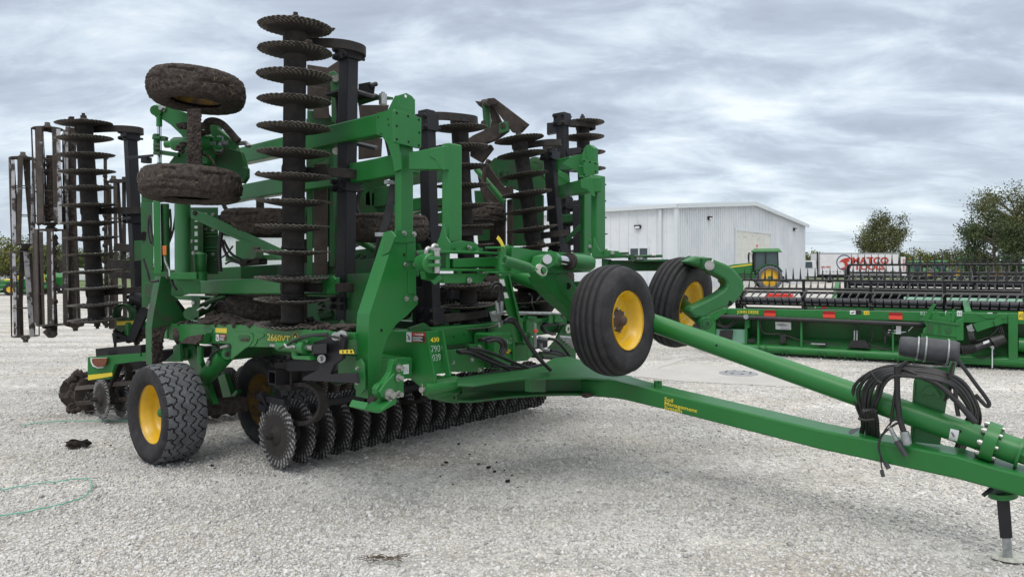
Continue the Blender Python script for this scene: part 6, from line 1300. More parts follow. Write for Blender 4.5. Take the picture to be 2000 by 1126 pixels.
part(b, 'hydraulic_hose', 'hose', 0)
b = MB(); b.plate(ps([(812, 560), (832, 560), (836, 660), (812, 660)], -4.6), -F_*.05); b.beam(PS(866, 575, -4.7), PS(960, 580, -5.2), .06, .08); b.hexa(ps([(790, 660), (828, 640), (840, 700), (800, 700)], -5.4), ps([(790, 660), (828, 640), (840, 700), (800, 700)], -5.5)); part(b, 'gang_bracket', 'black', .003)
# ================================================================== COMBINE HEADERS
LD = V((3.7, -2.15, 0)).normalized(); ND = V((LD.y, -LD.x, 0)); ND = ND if ND.y < 0 else -ND
H0 = V((4.85, 14.0, 0))
def header(off, t0, t1, zax, detail, label):
    O = H0-ND*off
    root = thing('combine_header', O+LD*((t0+t1)/2), label, 'combine header', 'harvest headers lined up behind the implement')
    def HP(t, n, z): return O+LD*t+ND*n+UP*z
    def hb(u, v, n=0): return hit(u, v, O+ND*n, ND)
    def pt(b, name, m, bv=.004, par=None): return b.build(name, m, par or root, bv)
    # reel
    cz, cn, R_ = zax, -1.15, .43; ta, te = t0+.55, t1-.4
    b = MB(); b.tube([HP(ta, cn, cz), HP(te, cn, cz)], .072, 18); pt(b, 'reel_tube', 'plast', 0)
    angs = [84, 26, -8, -44, -94, -154, 146] if detail else [84, 22, -14, -50, -100, -154, 146]
    for a in angs:
        ca, sa = math.cos(math.radians(a)), math.sin(math.radians(a)); b = MB()
        ctr = lambda t: HP(t, cn+ca*R_, cz+sa*R_)
        b.tube([ctr(ta), ctr(te)], .026, 6); bat = pt(b, 'reel_bat', 'hose', 0); b = MB(); b2 = MB()
        fa = math.radians(a*.55+42) if a > -60 else math.radians(a+20)
        fd = ND*math.cos(fa)+UP*math.sin(fa); t = ta+.06
        if a in (26, 22): fd = (ND*.75-UP*.55-LD*.28).normalized()
        while t < te:
            p = ctr(t); b.tube([p, p+fd*.10, p+fd*.245+UP*.004], .02, 5, radii=[.026, .016, .005]); t += .140
        f = b.build('reel_fingers', 'plast' if a in (26, 22) else 'hose', bat); f['kind'] = 'stuff'
    t = ta
    k = 0
    while t <= te+.1:
        b = MB(); 
        for a in angs:
            ca, sa = math.cos(math.radians(a)), math.sin(math.radians(a)); b.beam(HP(t, cn, cz), HP(t, cn+ca*R_, cz+sa*R_), .03, .055, LD)
        b.cyl(HP(t-.02, cn, cz), HP(t+.02, cn, cz), .11, 18)
        if k == 0: b.lathe([(.16, -.02), (R_*.78, -.02), (R_*.78, .02), (.16, .02)], HP(t-.05, cn+.04, cz+.05), LD, 24, smooth=False, closed=True)
        pt(b, 'reel_spider', 'hose', 0); t += 1.24; k += 1
    for t in (t0+.32, t0+4.6):
        b = MB(); b.beam(HP(t, -.1, .88), HP(t, cn-.05, cz), .10, .16, UP); b.beam(HP(t, .0, .70), HP(t, cn+.5, cz-.1), .05, .05, UP); pt(b, 'reel_arm', 'green')
    # body
    b = MB(); top = [HP(t0, 0, .80), HP(t1, 0, .98)]
    zt = lambda t: .905+.051*(t+.75)/5.03
    b.hexa([HP(t0+.2, .02, zt(t0)), HP(t0+.2, -.14, zt(t0)), HP(t0+.2, -.14, zt(t0)-.155), HP(t0+.2, .02, zt(t0)-.155)], [HP(t1, .02, zt(t1)), HP(t1, -.14, zt(t1)), HP(t1, -.14, zt(t1)-.19), HP(t1, .02, zt(t1)-.19)]); beam_ = pt(b, 'top_beam', 'green', .006)
    b = MB(); b.hexa([HP(t0+.2, -.16, .80), HP(t1, -.16, .9), HP(t1, -.30, .36), HP(t0+.2, -.30, .36)], [HP(t0+.2, -.19, .80), HP(t1, -.19, .9), HP(t1, -.33, .36), HP(t0+.2, -.33, .36)]); pt(b, 'back_sheet', 'greend', 0)
    b = MB(); b.hexa([HP(t0+.2, -.29, .37), HP(t1, -.29, .37), HP(t1, -.06, .20), HP(t0+.2, -.06, .20)], [HP(t0+.2, -.31, .35), HP(t1, -.31, .35), HP(t1, -.08, .18), HP(t0+.2, -.08, .18)]); pt(b, 'lower_sheet', 'greend', 0)
    b = MB(); b.tube([HP(t0+.9, -.02, .135), HP(t1, -.02, .135)], .085, 18); pt(b, 'bottom_tube', 'green', 0)
    b = MB(); b.hexa([HP(t0+.2, -.3, .12), HP(t1, -.3, .12), HP(t1, -1.6, .10), HP(t0+.2, -1.6, .10)], [HP(t0+.2, -.3, .16), HP(t1, -.3, .16), HP(t1, -1.6, .13), HP(t0+.2, -1.6, .13)]); pt(b, 'table', 'hose', 0)
    b = MB(); b.hexa([HP(t0-.05, .0, .15), HP(t0-.05, -.5, .1), HP(t0-.05, -1.9, .1), HP(t0-.05, -1.2, .6), HP(t0-.05, -.1, .86)], [HP(t0+.08, .0, .15), HP(t0+.08, -.5, .1), HP(t0+.08, -1.9, .1), HP(t0+.08, -1.2, .6), HP(t0+.08, -.1, .86)]); pt(b, 'end_panel', 'green', .01)
    if not detail:
        b = MB(); b.hexa([HP(t0+1.7, -.42, .97), HP(t1, -.42, .97), HP(t1, -.50, 1.09), HP(t0+1.7, -.50, 1.09)], [HP(t0+1.7, -.45, .97), HP(t1, -.45, .97), HP(t1, -.53, 1.09), HP(t0+1.7, -.53, 1.09)]); pt(b, 'deflector_panel', 'mint', 0)
        b = MB(); b.tube([HP(t0+.3, -.62, 1.15), HP(t1, -.62, 1.15)], .07, 10); b.hexa([HP(t0+.3, -.66, .86), HP(t1, -.66, .86), HP(t1, -.72, 1.24), HP(t0+.3, -.72, 1.24)], [HP(t0+.3, -.69, .86), HP(t1, -.69, .86), HP(t1, -.75, 1.24), HP(t0+.3, -.75, 1.24)]); b.hexa([HP(t0+.5, -.6, .86), HP(t1, -.6, .86), HP(t1, -.6, .93), HP(t0+.5, -.6, .93)], [HP(t0+.5, -.7, .86), HP(t1, -.7, .86), HP(t1, -.7, .93), HP(t0+.5, -.7, .93)]); pt(b, 'auger_cover', 'hose', 0)
        b = MB(); b.hexa([HP(t0-.25, -.35, .1), HP(t0-.2, -.35, .1), HP(t0-.1, -.6, 1.0), HP(t0-.3, -.6, 1.0)], [HP(t0-.25, -.45, .1), HP(t0-.2, -.45, .1), HP(t0-.1, -.7, 1.0), HP(t0-.3, -.7, 1.0)]); pt(b, 'end_prop', 'green'); 
        b = MB(); b.hexa([HP(t0-1.25, -.3, .98), HP(t0-.55, -.3, .98), HP(t0-.6, -.3, 1.12), HP(t0-1.1, -.3, 1.12)], [HP(t0-1.25, -.6, .98), HP(t0-.55, -.6, .98), HP(t0-.6, -.6, 1.12), HP(t0-1.1, -.6, 1.12)]); b.beam(HP(t0-1.0, -.45, 1.0), HP(t0, -.45, .95), .06, .06); pt(b, 'end_marker', 'redrefl'); 
        b = MB(); b.hexa([HP(t0+.02, -.2, .35), HP(t0+.16, -.2, .35), HP(t0+.18, -.2, .85), HP(t0, -.2, .85)], [HP(t0+.02, -.25, .35), HP(t0+.16, -.25, .35), HP(t0+.18, -.25, .85), HP(t0, -.25, .85)]); pt(b, 'marker_strip', 'redfilm'); return root
    # what is mounted on the back of the near header, measured on its back plane
    text('JOHN DEERE', hb(1440, 611.3, .023), LD, UP, .088, 'gold', beam_, sx=.82, bold=.001)
    for u0, u1, v0 in ((1493, 1515, 603.5), (1607.5, 1631, 605.3), (1736, 1762.5, 607.5)):
        p0 = hb(u0, v0, .022); p1 = hb(u1, v0, .022); w_ = (p1-p0).dot(LD); c_ = (p0+p1)/2; z0 = zt((c_-O).dot(LD))-.012
        b = MB(); q = O+LD*((c_-O).dot(LD)); b.obox(q+ND*.028+UP*(z0-.036), LD, ND, UP, w_, .014, .056); b.obox(q+ND*.030+UP*(z0-.098), LD, ND, UP, w_, .018, .066, 1); pt(b, 'rear_reflector', ['reddark', 'redrefl'], .002, beam_)
    def sticker(u0, v0, u1, v1, ms):
        b = MB(); n_ = len(ms)
        for i, m_ in enumerate(ms):
            a_, c_ = u0+(u1-u0)*i/n_, u0+(u1-u0)*(i+1)/n_; b.plate([hb(a_, v0, .021), hb(c_, v0, .021), hb(c_, v1, .021), hb(a_, v1, .021)], ND*.002, i)
        for k in range(3): b.plate([hb(u0+(u1-u0)*.56, v0+(v1-v0)*(.3+.2*k), .0235), hb(u1-1, v0+(v1-v0)*(.3+.2*k), .0235), hb(u1-1, v0+(v1-v0)*(.38+.2*k), .0235), hb(u0+(u1-u0)*.56, v0+(v1-v0)*(.38+.2*k), .0235)], ND*.0006, n_)
        b.plate([hb(u0+2, v0+(v1-v0)*.5, .0235), hb(u0+(u1-u0)*.4, v0+(v1-v0)*.3, .0235), hb(u0+(u1-u0)*.42, v0+(v1-v0)*.55, .0235), hb(u0+3, v0+(v1-v0)*.8, .0235)], ND*.0006, n_)
        pt(b, 'warning_label', ms+['ink'], 0, beam_)
    sticker(1660, 606, 1682, 613.5, ['white', 'iron']); sticker(1687, 607, 1698, 614, ['decal_y', 'decal_y']); sticker(1869, 606.5, 1879, 617, ['white', 'white']); sticker(1929, 610, 1948, 617.5, ['white', 'iron']); sticker(1846, 607, 1849, 615, ['white', 'white']); sticker(1989, 608, 1999, 624, ['decal_y', 'decal_y'])
    text('8350', hb(1797, 614.5, .0215), LD, UP, .092, 'chalk', beam_, sx=.9)
    b = MB(); b.tube([hb(1408, 617.5, .06), hb(1812, 634, .06)], .043, 14); pt(b, 'drive_shield_tube', 'hose', 0)
    b = MB(); b.cyl(hb(1457, 618, .12), hb(1457, 618, .0), .05, 10); pt(b, 'shaft_joint', 'gsteel', 0)
    b = MB()
    for u, v0, v1 in ((1481, 620, 684), (1565, 625, 690), (1744, 636, 702)): b.plate([hb(u-2, v0, -.02), hb(u+2, v0, -.02), hb(u+2, v1, .06), hb(u-2, v1, .06)], -ND*.25)
    for u, v0, v1 in ((1457, 618, 676), (1461, 618, 640)): b.plate([hb(u-2.5, v0, -.02), hb(u+2.5, v0, -.02), hb(u+2.5, v1, .0), hb(u-2.5, v1, .0)], -ND*.3)
    pt(b, 'back_rib', 'green')
    b = MB()
    for u, v in ((1483, 672), (1495, 673), (1527, 677), (1536, 678), (1599, 681), (1609, 682), (1637, 684), (1649, 685), (1673, 686), (1683, 687), (1753, 693)): b.band([hb(u, v, .02), hb(u+1, v+6, .085), hb(u+1.5, v+13, .07), hb(u+2, v+17, .0)], LD, .025, .012)
    pt(b, 'tube_strap', 'greend', 0)
    b = MB(); b.plate([hb(1380, 612, .03), hb(1398, 612, .03), hb(1397, 655, .03), hb(1381, 655, .03)], -ND*.08); b.plate([hb(1355, 640, .02), hb(1380, 640, .02), hb(1380, 660, .02), hb(1355, 650, .02)], -ND*.08); b.beam(hb(1395, 622, .03), hb(1418, 606, .03), .06, .08); pt(b, 'end_post', 'green')
    b = MB(); b.plate([hb(1398, 642, -.05), hb(1456, 643, -.05), hb(1457, 671, -.05), hb(1398, 664, -.05)], -ND*.06); pt(b, 'service_cover', 'mint')
    b = MB(); b.plate([hb(1406, 645, .05), hb(1430, 645, .05), hb(1428, 663, .05), hb(1404, 658, .05)], -ND*.1); pt(b, 'tail_lamp', 'hose')
    b = MB(); b.plate([hb(1514, 628, -.1), hb(1545, 629, -.1), hb(1545, 643.5, -.1), hb(1515, 642.5, -.1)], -ND*.01)
    for k in range(6): b.plate([hb(1516+k*2, 633+k*.8, -.099), hb(1530+k*2, 631+k*.8, -.099), hb(1530+k*2, 632+k*.8, -.099), hb(1516+k*2, 634+k*.8, -.099)], ND*.001, 1)
    for k in range(4): b.plate([hb(1525+k*4.5, 640, -.099), hb(1528+k*4.5, 640, -.099), hb(1528+k*4.5, 642, -.099), hb(1525+k*4.5, 642, -.099)], ND*.001, 1)
    pt(b, 'instruction_plate', ['white', 'gsteel'], 0)
    b = MB(); b.plate([hb(1750, 633, -.02), hb(1760, 633, -.02), hb(1760, 652, -.02), hb(1750, 652, -.02)], -ND*.08); b.tube([hb(1735, 644, -.03), hb(1750, 645, -.03)], .014, 6); b.tube([hb(1734, 649, -.03), hb(1750, 650, -.03)], .014, 6); b.tube([hb(1760, 648, -.03), hb(1772, 648, -.03), hb(1784, 636, -.03)], .010, 6); pt(b, 'valve_block', 'white', .003)
    b = MB()
    for p_ in ([(1398, 630), (1415, 636), (1430, 630), (1434, 618)], [(1400, 634), (1420, 640), (1438, 628), (1440, 619)], [(1404, 622), (1410, 638), (1424, 636), (1432, 626)], [(1486, 625), (1487, 645), (1500, 652), (1525, 651)], [(1530, 653), (1580, 668), (1640, 672)], [(1667, 626), (1672, 650), (1662, 668)], [(1674, 626), (1676, 650), (1682, 668)], [(1664, 672), (1690, 670), (1720, 682), (1745, 679)], [(1724, 632), (1728, 650), (1740, 656)], [(1700, 638), (1704, 655), (1700, 668)], [(1765, 632), (1772, 645), (1768, 655)], [(1722, 640), (1735, 652), (1745, 640)]):
        b.tube(spl([hb(u, v, .0) for u, v in p_], 5), .013, 6)
    pt(b, 'hydraulic_hose', 'hose', 0)
    b = MB(); b.plate([hb(1655, 678, .06), hb(1664, 664, .06), hb(1690, 664, .06), hb(1700, 680, .06)], -ND*.12); b.plate([hb(1523, 653, .02), hb(1534, 652, .02), hb(1536, 668, .02), hb(1523, 672, .02)], -ND*.08); b.plate([hb(1460, 662, .03), hb(1474, 662, .03), hb(1474, 668, .03), hb(1460, 668, .03)], -ND*.08); b.plate([hb(1599, 669, .03), hb(1614, 669, .03), hb(1614, 675, .03), hb(1599, 675, .03)], -ND*.08); b.plate([hb(1727, 654, .0), hb(1731, 652, .0), hb(1731, 668, .0), hb(1727, 672, .0)], -ND*.02); pt(b, 'sensor_box', 'hose', .003)
    b = MB()
    for u in (1669, 1674): b.tube([hb(u, 645, .07), hb(u-.5, 664, .07)], .014, 6)
    b.tube([hb(1584, 671, .05), hb(1612, 672, .05)], .014, 6); pt(b, 'hose_fitting', 'gsteel', 0)
    # hitch saddle and gearbox at the header's middle
    b = MB(); f = .30
    b.plate([hb(1800, 622, f), hb(1823, 592, f), hb(1829, 594, f), (hb(1822, 606, f)), hb(1815, 620, f), hb(1812, 640, f)], -ND*.03); b.plate([hb(1818, 626, f), hb(1826, 605, f), hb(1830, 605, f), hb(1832, 613, f), hb(1838, 619, f), hb(1845, 618, f), hb(1849, 608, f), hb(1855, 611, f), hb(1860, 629, f)], -ND*.03); b.plate([hb(1856, 629, f), hb(1860, 604, f), hb(1864, 602, f), hb(1867, 612, f), hb(1862, 629, f)], -ND*.03)
    b.plate([hb(1802, 652, f), hb(1803, 642, f), hb(1810, 636, f), hb(1812, 624, f), hb(1866, 630, f), hb(1868, 658, f)], -ND*.03); b.plate([hb(1833, 634, f+.01), hb(1838, 634, f+.01), hb(1838, 656, f+.01), hb(1831, 655, f+.01)], -ND*.012, 1); b.plate([hb(1814, 632, f+.01), hb(1822, 634, f+.01), hb(1824, 651, f+.01), hb(1808, 650, f+.01)], -ND*.012, 1); b.plate([hb(1846, 640, f+.01), hb(1856, 638, f+.01), hb(1860, 646, f+.01), hb(1852, 653, f+.01), hb(1847, 650, f+.01)], -ND*.012, 1); b.plate([hb(1799, 652, f-.02), hb(1868, 658, f-.02), hb(1868, 680, f-.02), hb(1799, 680, f-.02)], -ND*.2); b.plate([hb(1866, 628, f), hb(1882, 620, f), hb(1882, 664, f), hb(1868, 664, f)], -ND*.06); pt(b, 'hitch_saddle', ['green', 'greend'], .004)
    b = MB(); b.hexa([hb(1797, 622, f+.03), hb(1874, 632, f+.03), hb(1874, 635, f+.03), hb(1797, 625, f+.03)], [hb(1797, 622, f-.2), hb(1874, 632, f-.2), hb(1874, 635, f-.2), hb(1797, 625, f-.2)]); pt(b, 'saddle_shelf', 'greenf', .003)
    b = MB(); b.plate([hb(1884, 620, -.35), hb(1972, 620, -.35), hb(1972, 700, -.35), hb(1884, 700, -.35)], -ND*.02); pt(b, 'recess_panel', 'hose', 0)
    b = MB(); b.hexa([hb(1900, 632, .1), hb(1950, 622, .1), hb(1955, 632, .1), hb(1908, 648, .1)], [hb(1900, 632, -.1), hb(1950, 622, -.1), hb(1955, 632, -.1), hb(1908, 648, -.1)]); b.hexa([hb(1940, 624, .14), hb(1954, 620, .14), hb(1958, 632, .14), hb(1944, 637, .14)], [hb(1940, 624, .08), hb(1954, 620, .08), hb(1958, 632, .08), hb(1944, 637, .08)]); b.plate([hb(1969, 616, .05), hb(1988, 616, .05), hb(1988, 712, .05), hb(1970, 712, .05)], -ND*.2); b.plate([hb(1862, 700, .06), hb(2012, 702, .06), hb(2012, 712, .06), hb(1862, 710, .06)], -ND*.25); b.plate([hb(1862, 690, .04), hb(1898, 692, .04), hb(1898, 706, .04), hb(1862, 706, .04)], -ND*.1); b.tube([hb(1988, 672, -.1), hb(2030, 676, -.1)], .12, 14); b.plate([hb(1906, 612, .03), hb(1925, 622, .03), hb(1968, 623, .03), hb(1968, 612, .03)], -ND*.05); pt(b, 'drive_frame', 'green', .004)
    b = MB(); c0, c1_ = hb(1876, 683, .25), hb(1906, 680, .2); d = (c1_-c0).normalized(); prof = []
    for i in range(15): prof.append((.085-.002*i+(.016 if i % 2 else 0), (c1_-c0).length*i/14))
    b.lathe(prof, c0, d, 20, smooth=False); b.cyl(hb(1904, 680, .2), hb(1948, 664, .1), .065, 16, 0, .05); b.cyl(hb(1938, 669, .12), hb(1962, 660, .1), .11, 16, 0, .08); pt(b, 'drive_shaft', 'hose', .002)
    b = MB(); b.plate([hb(1920, 667, .3), hb(1932, 663, .3), hb(1932, 668, .3), hb(1921, 672, .3)], ND*.003); b.tube([hb(1938, 680, .12), hb(1938, 718, .12)], .010, 6); b.plate([hb(1933, 677, .13), hb(1938, 671, .13), hb(1942, 677, .13), hb(1941, 682, .13)], -ND*.02); pt(b, 'prop_stand', 'white', 0)
    b = MB(); b.hexa([hb(1887, 637, .05), hb(1898, 632, .05), hb(1904, 645, .05), hb(1892, 650, .05)], [hb(1887, 637, -.05), hb(1898, 632, -.05), hb(1904, 645, -.05), hb(1892, 650, -.05)]); pt(b, 'hose_fitting', 'gsteel', .003)
    b = MB()
    for k in range(6): b.tube(spl([hb(1890+k*2.2, 646+k*.5, .06), hb(1893+k*2, 660, .1), hb(1900+k*2, 670-k, .08), hb(1916+k*3, 668-k*2, .05)], 6), .013, 6)
    for k in range(3): b.tube(spl([hb(1950+k*3, 638, .0), hb(1952+k*4, 650, .03), hb(1962, 656+k*3, .0)], 5), .014, 6)
    b.tube(spl([hb(1925, 668, .1), hb(1936, 655, .1), hb(1946, 645, .1), hb(1950, 636, .1)], 5), .012, 6); b.tube(spl([hb(1904, 695, .1), hb(1925, 698, .1), hb(1945, 688, .1)], 5), .014, 6); pt(b, 'hydraulic_hose', 'hose', 0)
    return root
header(0, -1.1, 8.6, 1.04, True, 'nearest green combine header with black finger reel, red reflectors along its back beam')
header(2.75, .75, 9.6, 1.37, False, 'second combine header with raised reel, standing behind the nearest header')

# ================================================================== TRACTORS AND TRUCK
def lug_tyre(R, W, rim, n=22):
    b = MB(); h = W/2; b.lathe([(rim, -h*.8), (rim+(R-rim)*.4, -h), (R-.09, -h*.96), (R-.05, -h*.8), (R-.04, 0), (R-.05, h*.8), (R-.09, h*.96), (rim+(R-rim)*.4, h), (rim, h*.8)], O3, Z3, 40)
    for k in range(n):
        for s_ in (-1, 1):
            a = 2*PI*(k+(.5 if s_ > 0 else 0))/n; a2 = a+.22
            p = lambda a, rad, x: V((math.cos(a)*rad, math.sin(a)*rad, x)); w_ = .04/R
            ring = lambda rad, sc: [p(a-w_*sc, rad, .0), p(a+w_*sc, rad, .0), p(a2+w_*sc, rad, s_*h*.98), p(a2-w_*sc, rad, s_*h*.98)]
            b.hexa(ring(R-.08, 1.4), ring(R, 1))
    return mesh_of(b, 'tyre', ['tread'])
TYR = lug_tyre(1.0, .62, .68); TYF = lug_tyre(.75, .5, .42)
def tyre_dusty():
    m_ = bpy.data.meshes.new_from_object
TRIM = [rim_mesh(.69, .5, .05, 8), rim_mesh(.43, .4, .05, 8)]
M['tbody'] = M['greend']
def tractor(label, duals=False, group=None):
    t = thing('tractor', (0, 0, 0), label, 'tractor', group)
    bx = lambda b, x0, x1, y0, y1, z0, z1, m=0: b.wbox(x0, x1, y0, y1, z0, z1, m)
    def pt(b, name, m, bv=.02, par=None): return b.build(name, m, par or t, bv)
    b = MB(); bx(b, -.5, 3.6, -.42, .42, .75, 1.35); bx(b, -.9, .9, -.5, .5, .8, 1.5); bx(b, 2.7, 3.9, -.35, .35, .6, 1.1); b.tube([V((0, -1.5, 1.0)), V((0, 1.5, 1.0))], .14, 12); b.tube([V((3.0, -1.0, .75)), V((3.0, 1.0, .75))], .12, 12); bx(b, -.2, 1.3, .55, .95, .7, 1.25); bx(b, -.2, 1.3, -.95, -.55, .7, 1.25); pt(b, 'chassis', 'greend')
    b = MB(); side = [(1.2, 1.30), (3.75, 1.25), (3.95, 1.55), (3.8, 1.85), (2.6, 2.10), (1.2, 2.22)]
    b.hexa([V((x, -.46, z)) for x, z in side], [V((x, .46, z)) for x, z in side]); hd = pt(b, 'hood', 'green', .06)
    b = MB()
    for y in (-.475, .455): b.hexa([V((1.25, y, 2.02)), V((3.6, y, 1.72)), V((3.6, y, 1.80)), V((1.25, y, 2.14))], [V((1.25, y+.02, 2.02)), V((3.6, y+.02, 1.72)), V((3.6, y+.02, 1.80)), V((1.25, y+.02, 2.14))])
    pt(b, 'hood_stripe', 'decal_y', 0, hd)
    b = MB(); bx(b, 3.86, 3.98, -.36, .36, 1.3, 1.75); pt(b, 'grille', 'hose', .01, hd)
    b = MB(); bx(b, -.75, 1.15, -.8, .8, 1.45, 1.6)
    for x, y in ((-.72, -.78), (-.72, .78), (1.1, -.72), (1.1, .72), (.25, -.8), (.25, .8)): b.beam(V((x, y, 1.55)), V((x*.94, y*.96, 3.1)), .09, .09, V((1, 0, 0)))
    b.beam(V((-.7, -.76, 3.08)), V((1.06, -.7, 3.08)), .1, .1); b.beam(V((-.7, .76, 3.08)), V((1.06, .7, 3.08)), .1, .1); pt(b, 'cab_frame', 'hose', .01)
    b = MB(); b.hexa([V((-.68, -.74, 1.6)), V((1.05, -.69, 1.6)), V((1.05, .69, 1.6)), V((-.68, .74, 1.6))], [V((-.64, -.70, 3.08)), V((1.0, -.66, 3.08)), V((1.0, .66, 3.08)), V((-.64, .70, 3.08))]); pt(b, 'cab_glass', 'cabg', 0)
    b = MB(); b.hexa([V((-.95, -.88, 3.12)), V((1.3, -.85, 3.12)), V((1.3, .85, 3.12)), V((-.95, .88, 3.12))], [V((-.8, -.75, 3.36)), V((1.0, -.72, 3.36)), V((1.0, .72, 3.36)), V((-.8, .75, 3.36))]); bx(b, -1.0, 1.35, -.9, .9, 3.06, 3.13); pt(b, 'cab_roof', 'green', .04)
    b = MB(); 
    for y in (-.6, -.2, .2, .6): b.cyl(V((-1.0, y, 3.1)), V((-1.04, y, 3.1)), .06, 10); b.cyl(V((1.35, y, 3.1)), V((1.39, y, 3.1)), .06, 10)
    pt(b, 'work_lamp', 'white', 0); b = MB(); b.cyl(V((.9, .7, 3.36)), V((.9, .7, 3.6)), .02, 6); b.lathe([(.0001, .2), (.06, .18), (.07, 0), (.0001, 0)], V((.9, .7, 3.5)), UP, 12); pt(b, 'beacon', 'redrefl', 0)
    for y in (-1, 1):
        b = MB(); arc = [(1.08*math.cos(a), 1.0+1.08*math.sin(a)) for a in np.linspace(.35, 2.7, 12)]
        b.band([V((x, y*.98, z)) for x, z in arc], V((0, 1, 0)), .62, .04); pt(b, 'fender', 'green', 0)
        b = MB(); b.tube([V((1.1, y*.75, 2.9)), V((1.35, y*1.45, 2.95))], .025, 6); bx(b, 1.30, 1.38, y*1.45-.10, y*1.45+.10, 2.45, 2.9); pt(b, 'mirror', 'hose', .01)
    b = MB(); b.tube([V((1.4, -.5, 2.0)), V((1.4, -.5, 2.95)), V((1.35, -.5, 3.1))], .06, 10); pt(b, 'exhaust', 'iron', 0)
    b = MB(); bx(b, -1.25, -.9, -.4, .4, .6, 1.1); b.beam(V((-.9, -.3, .8)), V((-1.7, -.45, .6)), .08, .1); b.beam(V((-.9, .3, .8)), V((-1.7, .45, .6)), .08, .1); pt(b, 'rear_hitch', 'iron', .01)
    def wl(x, y, z, ty, ri, sc=1):
        w_ = bpy.data.objects.new('wheel', None); COL.objects.link(w_); w_.parent = t; w_.location = (x, y, z); OFF[w_] = V((x, y, z))
        rt = frame(V((0, 1 if y > 0 else -1, 0)))
        for nm, me in (('tyre', ty), ('rim', ri)): inst(nm, me, w_, V((x, y, z)), rt)
    for y in (-1, 1):
        wl(0, y*1.0, 1.0, TYR, TRIM[0]); wl(3.0, y*.95, .75, TYF, TRIM[1])
        if duals: wl(0, y*1.72, 1.0, TYR, TRIM[0])
    return t
mg = bpy.data.materials.new('pale_cab_glass'); mg.use_nodes = True; q = mg.node_tree.nodes['Principled BSDF']; q.inputs['Base Color'].default_value = (.055, .085, .09, 1); q.inputs['Roughness'].default_value = .05; q.inputs['Alpha'].default_value = .93; M['cabg'] = mg
def place(t, u, Y, head, sc=1):
    p = at(u, HOR, Y); t.location = (p.x, p.y, 0); t.rotation_euler = (0, 0, math.radians(head)); t.scale = (sc,)*3
t0 = tractor('green tractor with large yellow rear rim parked before the white building'); place(t0, 1499, 58, 168, 1.0)
G = 'tractors parked in a row at the far side of the yard'
spec = [(1790, 112, 82, .90, 'small tractor seen from behind, leftmost of the distant row'), (1834, 115, 92, .92, 'wide dual wheeled tractor seen from behind beyond the headers'), (1888, 110, 268, 1.06, 'large tractor facing the yard with its hood to the camera'), (1928, 116, 90, .90, 'low tractor between the two large ones in the distant row'), (1977, 108, 95, 1.1, 'largest tractor at the right end of the distant row')]
tw = tractor('x', True, G)
for i, (u, Y, hd_, sc, lb_) in enumerate(spec):
    c_ = copy_tree(tw if i in (1, 4) else t0); c_['label'] = lb_; c_['group'] = G; place(c_, u, Y, hd_, sc)
def kill(o):
    for ch in list(o.children): kill(ch)
    bpy.data.objects.remove(o)
kill(tw)
